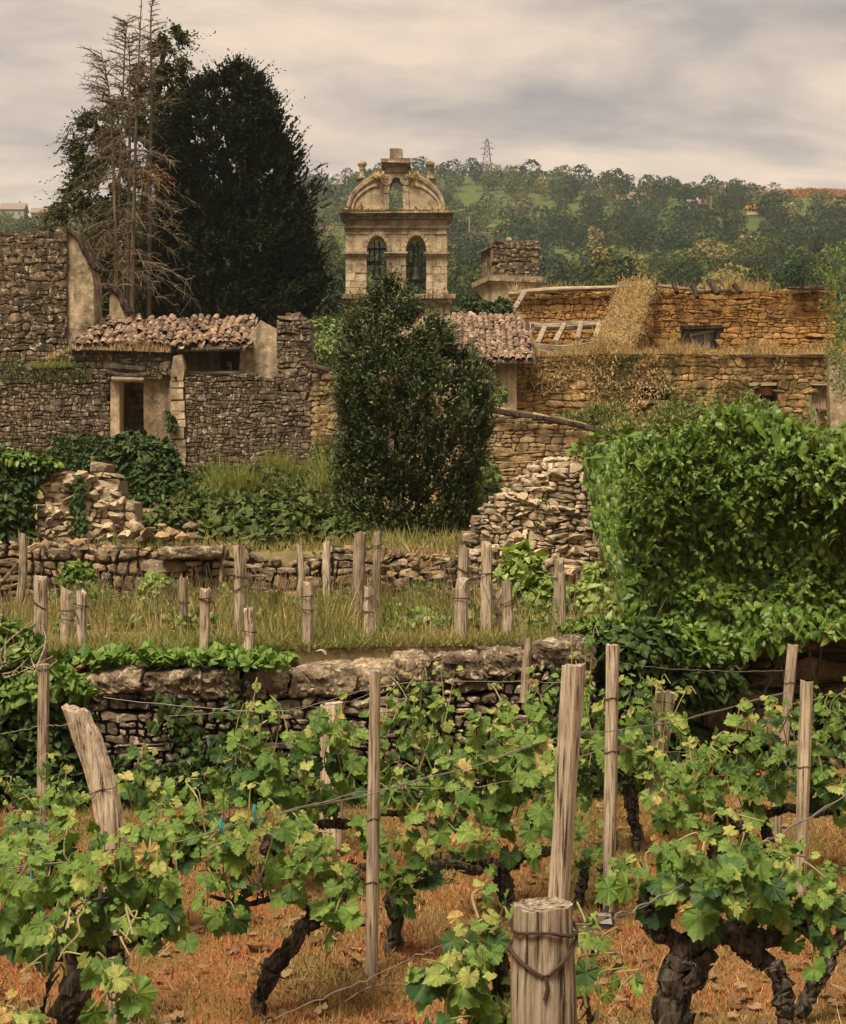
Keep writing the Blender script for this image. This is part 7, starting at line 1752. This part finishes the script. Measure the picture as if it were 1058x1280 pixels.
G('compact fresh vine on dark gnarled trunks before the short leaning post', [([(885, 1110, 9.0), (895, 1075, 9.0), (900, 1040, 9.0), (905, 1010, 9.0)], 0.06, 0.05), ([(935, 1090, 9.3), (930, 1050, 9.3), (915, 1015, 9.3)], 0.045, 0.04), ([(900, 1040, 9.0), (860, 1030, 9.0), (830, 1040, 9.0)], 0.035, 0.02)],
  [(850, 1000, 46, 42, 8.9, 0.2, 66, 0.12), (885, 975, 40, 40, 9.0, 0.2, 48, 0.115), (828, 985, 26, 30, 8.9, 0.15, 24, 0.11), (870, 945, 36, 22, 9.0, 0.2, 20, 0.085)], 9, young=0.3, dark=0.1)
G('tall leafy vine between the dark leaning post and the light squared post', [([(962, 1080, 9.8), (958, 1040, 9.8), (950, 1010, 9.8)], 0.045, 0.04), ([(955, 1020, 9.8), (990, 1010, 9.8), (1050, 1015, 9.8)], 0.035, 0.03)],
  [(945, 955, 34, 58, 9.7, 0.2, 66, 0.125), (985, 965, 30, 50, 9.8, 0.2, 42, 0.12), (1040, 955, 34, 56, 9.8, 0.2, 62, 0.125), (955, 900, 30, 22, 9.7, 0.15, 20, 0.10), (1045, 905, 24, 30, 9.8, 0.15, 18, 0.10), (1015, 990, 30, 25, 9.9, 0.2, 22, 0.12)], 10, dark=0.25)
G('wide leafy vine in deep shade below, before the middle of the wall', [([(330, 1120, 9.4), (335, 1070, 9.4), (340, 1040, 9.4)], 0.055, 0.05), ([(338, 1045, 9.4), (300, 1030, 9.4), (262, 1030, 9.4)], 0.04, 0.03), ([(338, 1045, 9.4), (390, 1030, 9.4), (440, 1030, 9.4)], 0.04, 0.03)],
  [(352, 945, 40, 62, 9.3, 0.22, 74, 0.14), (402, 962, 40, 52, 9.3, 0.22, 62, 0.135), (318, 965, 36, 50, 9.4, 0.22, 48, 0.135), (440, 965, 34, 56, 9.5, 0.2, 46, 0.13), (285, 1005, 28, 26, 9.5, 0.2, 12, 0.125), (380, 1010, 60, 24, 9.6, 0.25, 30, 0.13)], 11, dark=0.35)
G('thin vine with single upright shoots before the wall beside the slim post', [([(548, 1100, 10.2), (545, 1060, 10.2), (540, 1030, 10.2)], 0.045, 0.04), ([(541, 1035, 10.2), (510, 1020, 10.2), (470, 1015, 10.2)], 0.03, 0.025)],
  [(540, 945, 24, 62, 10.1, 0.15, 32, 0.12), (570, 985, 34, 40, 10.2, 0.2, 30, 0.125), (500, 960, 28, 50, 10.1, 0.18, 30, 0.125), (485, 900, 18, 32, 10.1, 0.15, 13, 0.10), (545, 1015, 50, 22, 10.3, 0.2, 24, 0.12)], 12, young=0.2)
G('vine at the wall foot between the dark square post and the bow shaped post', [([(60, 1130, 8.9), (62, 1085, 8.9), (70, 1060, 8.9)], 0.05, 0.04), ([(70, 1065, 8.9), (30, 1050, 8.9), (-20, 1050, 8.9)], 0.03, 0.02)],
  [(30, 1030, 38, 26, 8.8, 0.2, 26, 0.13), (85, 1035, 40, 34, 8.8, 0.2, 36, 0.12), (70, 1000, 30, 34, 9.2, 0.15, 12, 0.09), (10, 1000, 22, 22, 9.0, 0.15, 8, 0.12)], 13, young=0.2)
G('vine with big leaves and pale tips right behind the bow shaped post', [([(205, 1150, 8.5), (208, 1090, 8.5), (200, 1055, 8.5)], 0.05, 0.045), ([(202, 1060, 8.5), (240, 1040, 8.5), (275, 1035, 8.5)], 0.032, 0.025)],
  [(185, 990, 22, 34, 8.4, 0.16, 16, 0.145), (225, 1045, 46, 30, 8.4, 0.2, 34, 0.125), (195, 1050, 36, 24, 8.4, 0.18, 18, 0.13), (260, 1055, 30, 30, 8.5, 0.18, 16, 0.12), (205, 1010, 36, 16, 8.4, 0.16, 9, 0.08)], 14, young=0.3)
G('shaded vine between the knotty post and the short leaning post', [([(800, 1060, 10.6), (790, 1010, 10.6), (785, 970, 10.6)], 0.05, 0.045), ([(786, 975, 10.6), (745, 965, 10.5), (715, 970, 10.4)], 0.03, 0.025)],
  [(800, 905, 34, 42, 10.5, 0.2, 52, 0.125), (835, 925, 24, 40, 10.5, 0.2, 30, 0.12), (740, 915, 28, 46, 10.4, 0.2, 40, 0.125), (790, 950, 46, 34, 10.7, 0.22, 44, 0.125), (725, 960, 24, 34, 10.4, 0.18, 22, 0.12), (690, 985, 34, 44, 10.0, 0.2, 34, 0.12)], 15, dark=0.35)
G('young sprawling shoot plant with thin stalks beside the thick cracked end post', [([(742, 1400, 4.2), (738, 1290, 4.2), (733, 1235, 4.2), (742, 1185, 4.15)], 0.008, 0.005)],
  [(728, 1180, 14, 30, 4.1, 0.06, 10, 0.06), (765, 1205, 26, 26, 4.4, 0.08, 16, 0.045), (730, 1255, 18, 35, 4.1, 0.06, 14, 0.07)], 16, young=0.3)
G('short plant with two large toothed leaves at the bottom edge', [([(150, 1370, 4.6), (152, 1270, 4.6), (155, 1200, 4.6), (152, 1160, 4.6)], 0.007, 0.004)],
  [(150, 1240, 28, 28, 4.55, 0.05, 11, 0.13), (155, 1275, 30, 14, 4.5, 0.05, 5, 0.12), (160, 1172, 14, 16, 4.6, 0.04, 4, 0.05)], 17, young=0.12, dark=0.0)
G('single arching reddish shoot with few leaves at the bottom corner', [([(40, 1330, 4.5), (60, 1235, 4.5), (78, 1165, 4.5), (100, 1130, 4.5), (135, 1122, 4.5)], 0.005, 0.003)],
  [(35, 1270, 35, 12, 4.5, 0.05, 6, 0.10), (70, 1200, 18, 26, 4.5, 0.04, 3, 0.07), (95, 1150, 12, 14, 4.5, 0.04, 3, 0.05), (15, 1285, 22, 14, 4.4, 0.06, 5, 0.11)], 18, young=0.2, dark=0.0)

# ================================================================== WIRES
def wire(lab, pts, r=0.0022, sag=0.0, name='trellis_wire', twist=False):
    r *= 0.72
    q = smooth_path([P(*p) for p in pts], 40); q += rg.normal(0, 0.0025, q.shape)
    mb = MB(); mb.tube(q, r, 5)
    if twist: mb.tube(q + np.c_[np.zeros(40), np.zeros(40), 0.005 * np.sin(np.linspace(0, 60, 40)) + 0.004], r, 5)
    o = mb.build(name, M['wire'], loc=P(*pts[0])); return tag(o, lab, 'wire', 'trellis wires')
wire('main trellis wire climbing from the bushy vine past the slim post to the leaning post', [(-20, 1093, 6.0), (120, 1070, 6.3), (250, 1045, 6.7), (360, 1014, 7.1), (465, 992, 7.6), (590, 958, 8.1), (700, 922, 8.6), (765, 914, 9.0), (840, 903, 9.5), (905, 887, 10.0), (982, 866, 10.4)], 0.0034, twist=True)
wire('second wire just under the main one between slim post and split post', [(340, 1020, 7.3), (465, 988, 7.65), (590, 984, 8.0), (690, 966, 8.4)], 0.0026)
wire('upper wire crossing before the slabs of the wall', [(130, 872, 9.6), (250, 884, 9.4), (360, 888, 9.2), (468, 860, 8.9), (560, 852, 9.0), (700, 853, 9.2)], 0.0030)
wire('thin wire joining the bow shaped post to the stub posts', [(205, 895, 9.2), (290, 890, 9.4), (420, 880, 10.0), (465, 866, 10.2)], 0.0024)
wire('wire running from the picture edge to the bow shaped post', [(-20, 922, 8.0), (40, 910, 7.6), (110, 903, 7.0)], 0.0028)
wire('wire from the knotty post to the leaning post below the ivy', [(766, 826, 9.1), (800, 832, 9.4), (860, 837, 9.8), (930, 839, 10.2), (988, 838, 10.5)], 0.0026)
wire('wire between the knotty post and the shade of the ruin', [(690, 962, 8.9), (765, 934, 9.1), (840, 940, 9.5), (920, 930, 10)], 0.0026)
wire('thick bright wire slanting from the strainer up to the picture edge', [(772, 1148, 4.25), (850, 1110, 4.8), (960, 1052, 5.6), (1075, 985, 6.6)], 0.0034, twist=True)
wire('low wire slanting up from the bottom edge to the cracked post', [(320, 1284, 5.0), (440, 1232, 4.8), (545, 1185, 4.5), (640, 1150, 4.0)], 0.0022)
wire('thin rusty wire between the cracked post and the massive old vine', [(712, 1160, 3.9), (790, 1175, 4.3), (850, 1200, 4.8), (870, 1205, 4.85)], 0.0016)
wire('faint wire low behind the bushy vine', [(-10, 1078, 7.5), (130, 1052, 8.2), (300, 1010, 9.5)], 0.0022)
# strainer and ties
p = P(758, 1152, 4.2); root = thing('wire_strainer', 'grey metal wire strainer hanging next to the thick cracked end post', 'strainer', tuple(p))
mb = MB(); a = np.linspace(0, 2 * PI, 12, endpoint=False); mb.prism([(p[0] + 0.018 * math.cos(t) * (1.25 if abs(math.cos(t)) > .5 else 1), p[2] + 0.017 * math.sin(t)) for t in a], p[1] - 0.014, p[1] + 0.014); mb.build('drum', M['iron'], root)
mb = MB(); mb.box(p + (-0.022, -0.017, -0.002), p + (0.010, 0.016, 0.020), 0.002); mb.build('frame', M['wire'], root)
mb = MB(); mb.tube([p + (0.0, 0, 0.025), p + (0.003, 0, 0.042)], 0.006, 6); mb.build('bolt', M['iron'], root)
mb = MB(); mb.tube(smooth_path([P(757, 1152, 4.2) + (-0.03, 0, 0), P(735, 1156, 4.0), P(714, 1155, 3.65)], 8), 0.003, 5); mb.build('tail_wire', M['wire'], root)
for px, py, d, h, lab in ((41, 1092, 6.1, 22, 'teal tie hanging from the main wire over the bushy vine'), (277, 1034, 6.75, 9, 'small teal tie on the main wire before the wide leafy vine'), (319, 1016, 6.95, 14, 'pale teal tie on the main wire left of the slim post')):
    root = thing('wire_tie', lab.replace('left of', 'short of'), 'tie', tuple(P(px, py, d))); log(root, 'strip', [(px, py - 10, d - .02), (px - 1, py, d - .03), (px + 2, py + h, d - .02)], 0.007, 'teal', 4, 5)
root = thing('wire_clip', 'grey clip lying by the low wire at the bottom edge', 'clip', tuple(P(337, 1274, 5.0))); log(root, 'clip', [(332, 1277, 4.95), (337, 1270, 4.95), (342, 1274, 4.95)], 0.004, 'iron', 5, 4)
# thin curved cane over the bare ground
root = thing('dry_cane', 'dry curved cane arching over the reddish ground', 'cane', tuple(P(440, 1245, 6.2))); log(root, 'cane', [(432, 1252, 6.0), (460, 1235, 5.8), (500, 1230, 5.4), (530, 1245, 5.0), (540, 1290, 4.8)], 0.0035, 'twig', 5, 14)
# tall thin shoots reaching over the wall
for px, lab, pts in ((310, 'thin pale shoots with small leaves reaching up to the slabs', [(305, 880, 10), (322, 850, 10), (335, 900, 10), (300, 930, 10)]), (720, 'tall dry stems leaning at the end of the slab topped wall', [(735, 800, 11), (742, 790, 11), (720, 830, 11), (715, 800, 11)]), (815, 'thin shoots with tendrils above the short leaning post', [(815, 850, 10.5), (828, 845, 10.5), (860, 860, 10.5)]), (520, 'curving pale shoots before the widest slab', [(520, 850, 10), (530, 838, 10), (545, 870, 10)])):
    root = thing('shoot', lab, 'shoot', tuple(P(px, 960, pts[0][2])))
    for a, b, d in pts:
        log(root, 'stem', [(px + rg.normal(0, 12), 965, d), ((px + a) / 2 + rg.normal(0, 6), 915, d), (a, b, d), (a + rg.uniform(-15, 15), b + rg.uniform(2, 12), d - .03)], 0.004, 'shoot', 4, 10)
        m = 7; t = rg.uniform(0.3, 1, m)[:, None]; q = P(px, 965, d) * (1 - t) + P(a, b, d) * t + rg.normal(0, 0.02, (m, 3))
        leaf_objects(root, 'grape', ['grape_young' if rg.random() < 0.6 else 'grape' for _ in range(m)], q, rg.normal(0, .6, (m, 3)) + (0, -.3, -.4), rg.normal(0, .4, (m, 3)) + (0, -.6, .7), rg.uniform(0.03, 0.075, m), rg)

# ================================================================== SHORT DRY GRASS OF THE VINEYARD
n_ = 205000; y = rg.uniform(6.2, 12.9, n_); x = rg.uniform(-1, 1, n_) * (0.40 * y + 0.2)
dens = fbm(x * 1.6, y * 1.6, 61, 3); k = dens > rg.uniform(-1.5, 0.3, n_); x, y = x[k], y[k]
grass('dry_grass', 'short orange brown dry grass covering the vineyard ground', 'grass', x, y, zv(x, y), 0.042, 0.0062, 'tuft', rg, 0.5)
n_ = 9000; y = rg.uniform(6.6, 12.4, n_); x = rg.uniform(-1, 1, n_) * (0.30 * y)
grass('straw_stems', 'scattered longer straw stems on the vineyard ground', 'grass', x, y, zv(x, y), 0.07, 0.004, 'straw', rg, 0.7)
n_ = 30000; y = rg.uniform(9.2, 12.5, n_); x = rg.uniform(-1, 1, n_) * (0.3 * y); k = fbm(x * 1.1, y * 1.3, 67, 3) > rg.uniform(-0.5, 0.6, n_) - (y - 9.2) * 0.25 + 0.3; x, y = x[k], y[k]
grass('green_grass', 'greenish grass in the shade near the wall foot', 'grass', x, y, zv(x, y), 0.06, 0.004, 'green_grass', rg, 0.4)

# clods, stones and litter on the vineyard ground
mb = MB()
for _ in range(420):
    y_ = rg.uniform(6.9, 12.4); x_ = rg.uniform(-1, 1) * 0.29 * y_; s_ = 0.012 + rg.exponential(0.012); V, T = rock_mesh((s_ * 2, s_ * 1.6, s_ * 1.2), rg, 9); mb.add(V + np.array([x_, y_, float(zv(x_, y_)) + s_ * 0.4]), T)
tag(mb.build('clods', M['earth']), 'small clods and stones scattered over the vineyard ground', 'clods', None, 'stuff')
n_ = 900; y_ = rg.uniform(6.9, 12.3, n_); x_ = rg.uniform(-1, 1, n_) * 0.29 * y_
mb = MB(); mb.add(*scatter_geo(GRAPE[4], np.c_[x_, y_, zv(x_, y_) + rg.uniform(0.015, 0.045, n_)], rg.normal(0, 1, (n_, 3)) * (1, 1, .2), rg.normal(0, .35, (n_, 3)) + (0, 0, 1), rg.uniform(0.03, 0.085, n_)))
M['litter'] = leaf_mat('dead_leaf', (0.10, 0.055, 0.025), (0.26, 0.17, 0.09), None, 0.1, 0.9, 0.05)
tag(mb.build('leaf_litter', M['litter']), 'dead brown vine leaves lying on the vineyard ground', 'leaf litter', None, 'stuff')
# ================================================================== AIR
mb = MB(); mb.box((-720, -30, -1.2), (720, 1120, 190))
n = NT('hazy_air'); v = n.N('ShaderNodeVolumePrincipled')
v.inputs['Color'].default_value = (0.86, 0.90, 0.95, 1); v.inputs['Density'].default_value = 0.00018; v.inputs['Anisotropy'].default_value = 0.2
n.L(v.outputs[0], n.out.inputs['Volume'])
tag(mb.build('haze', n.m), 'thin pale air softening the far hillside', 'haze', None, 'stuff')
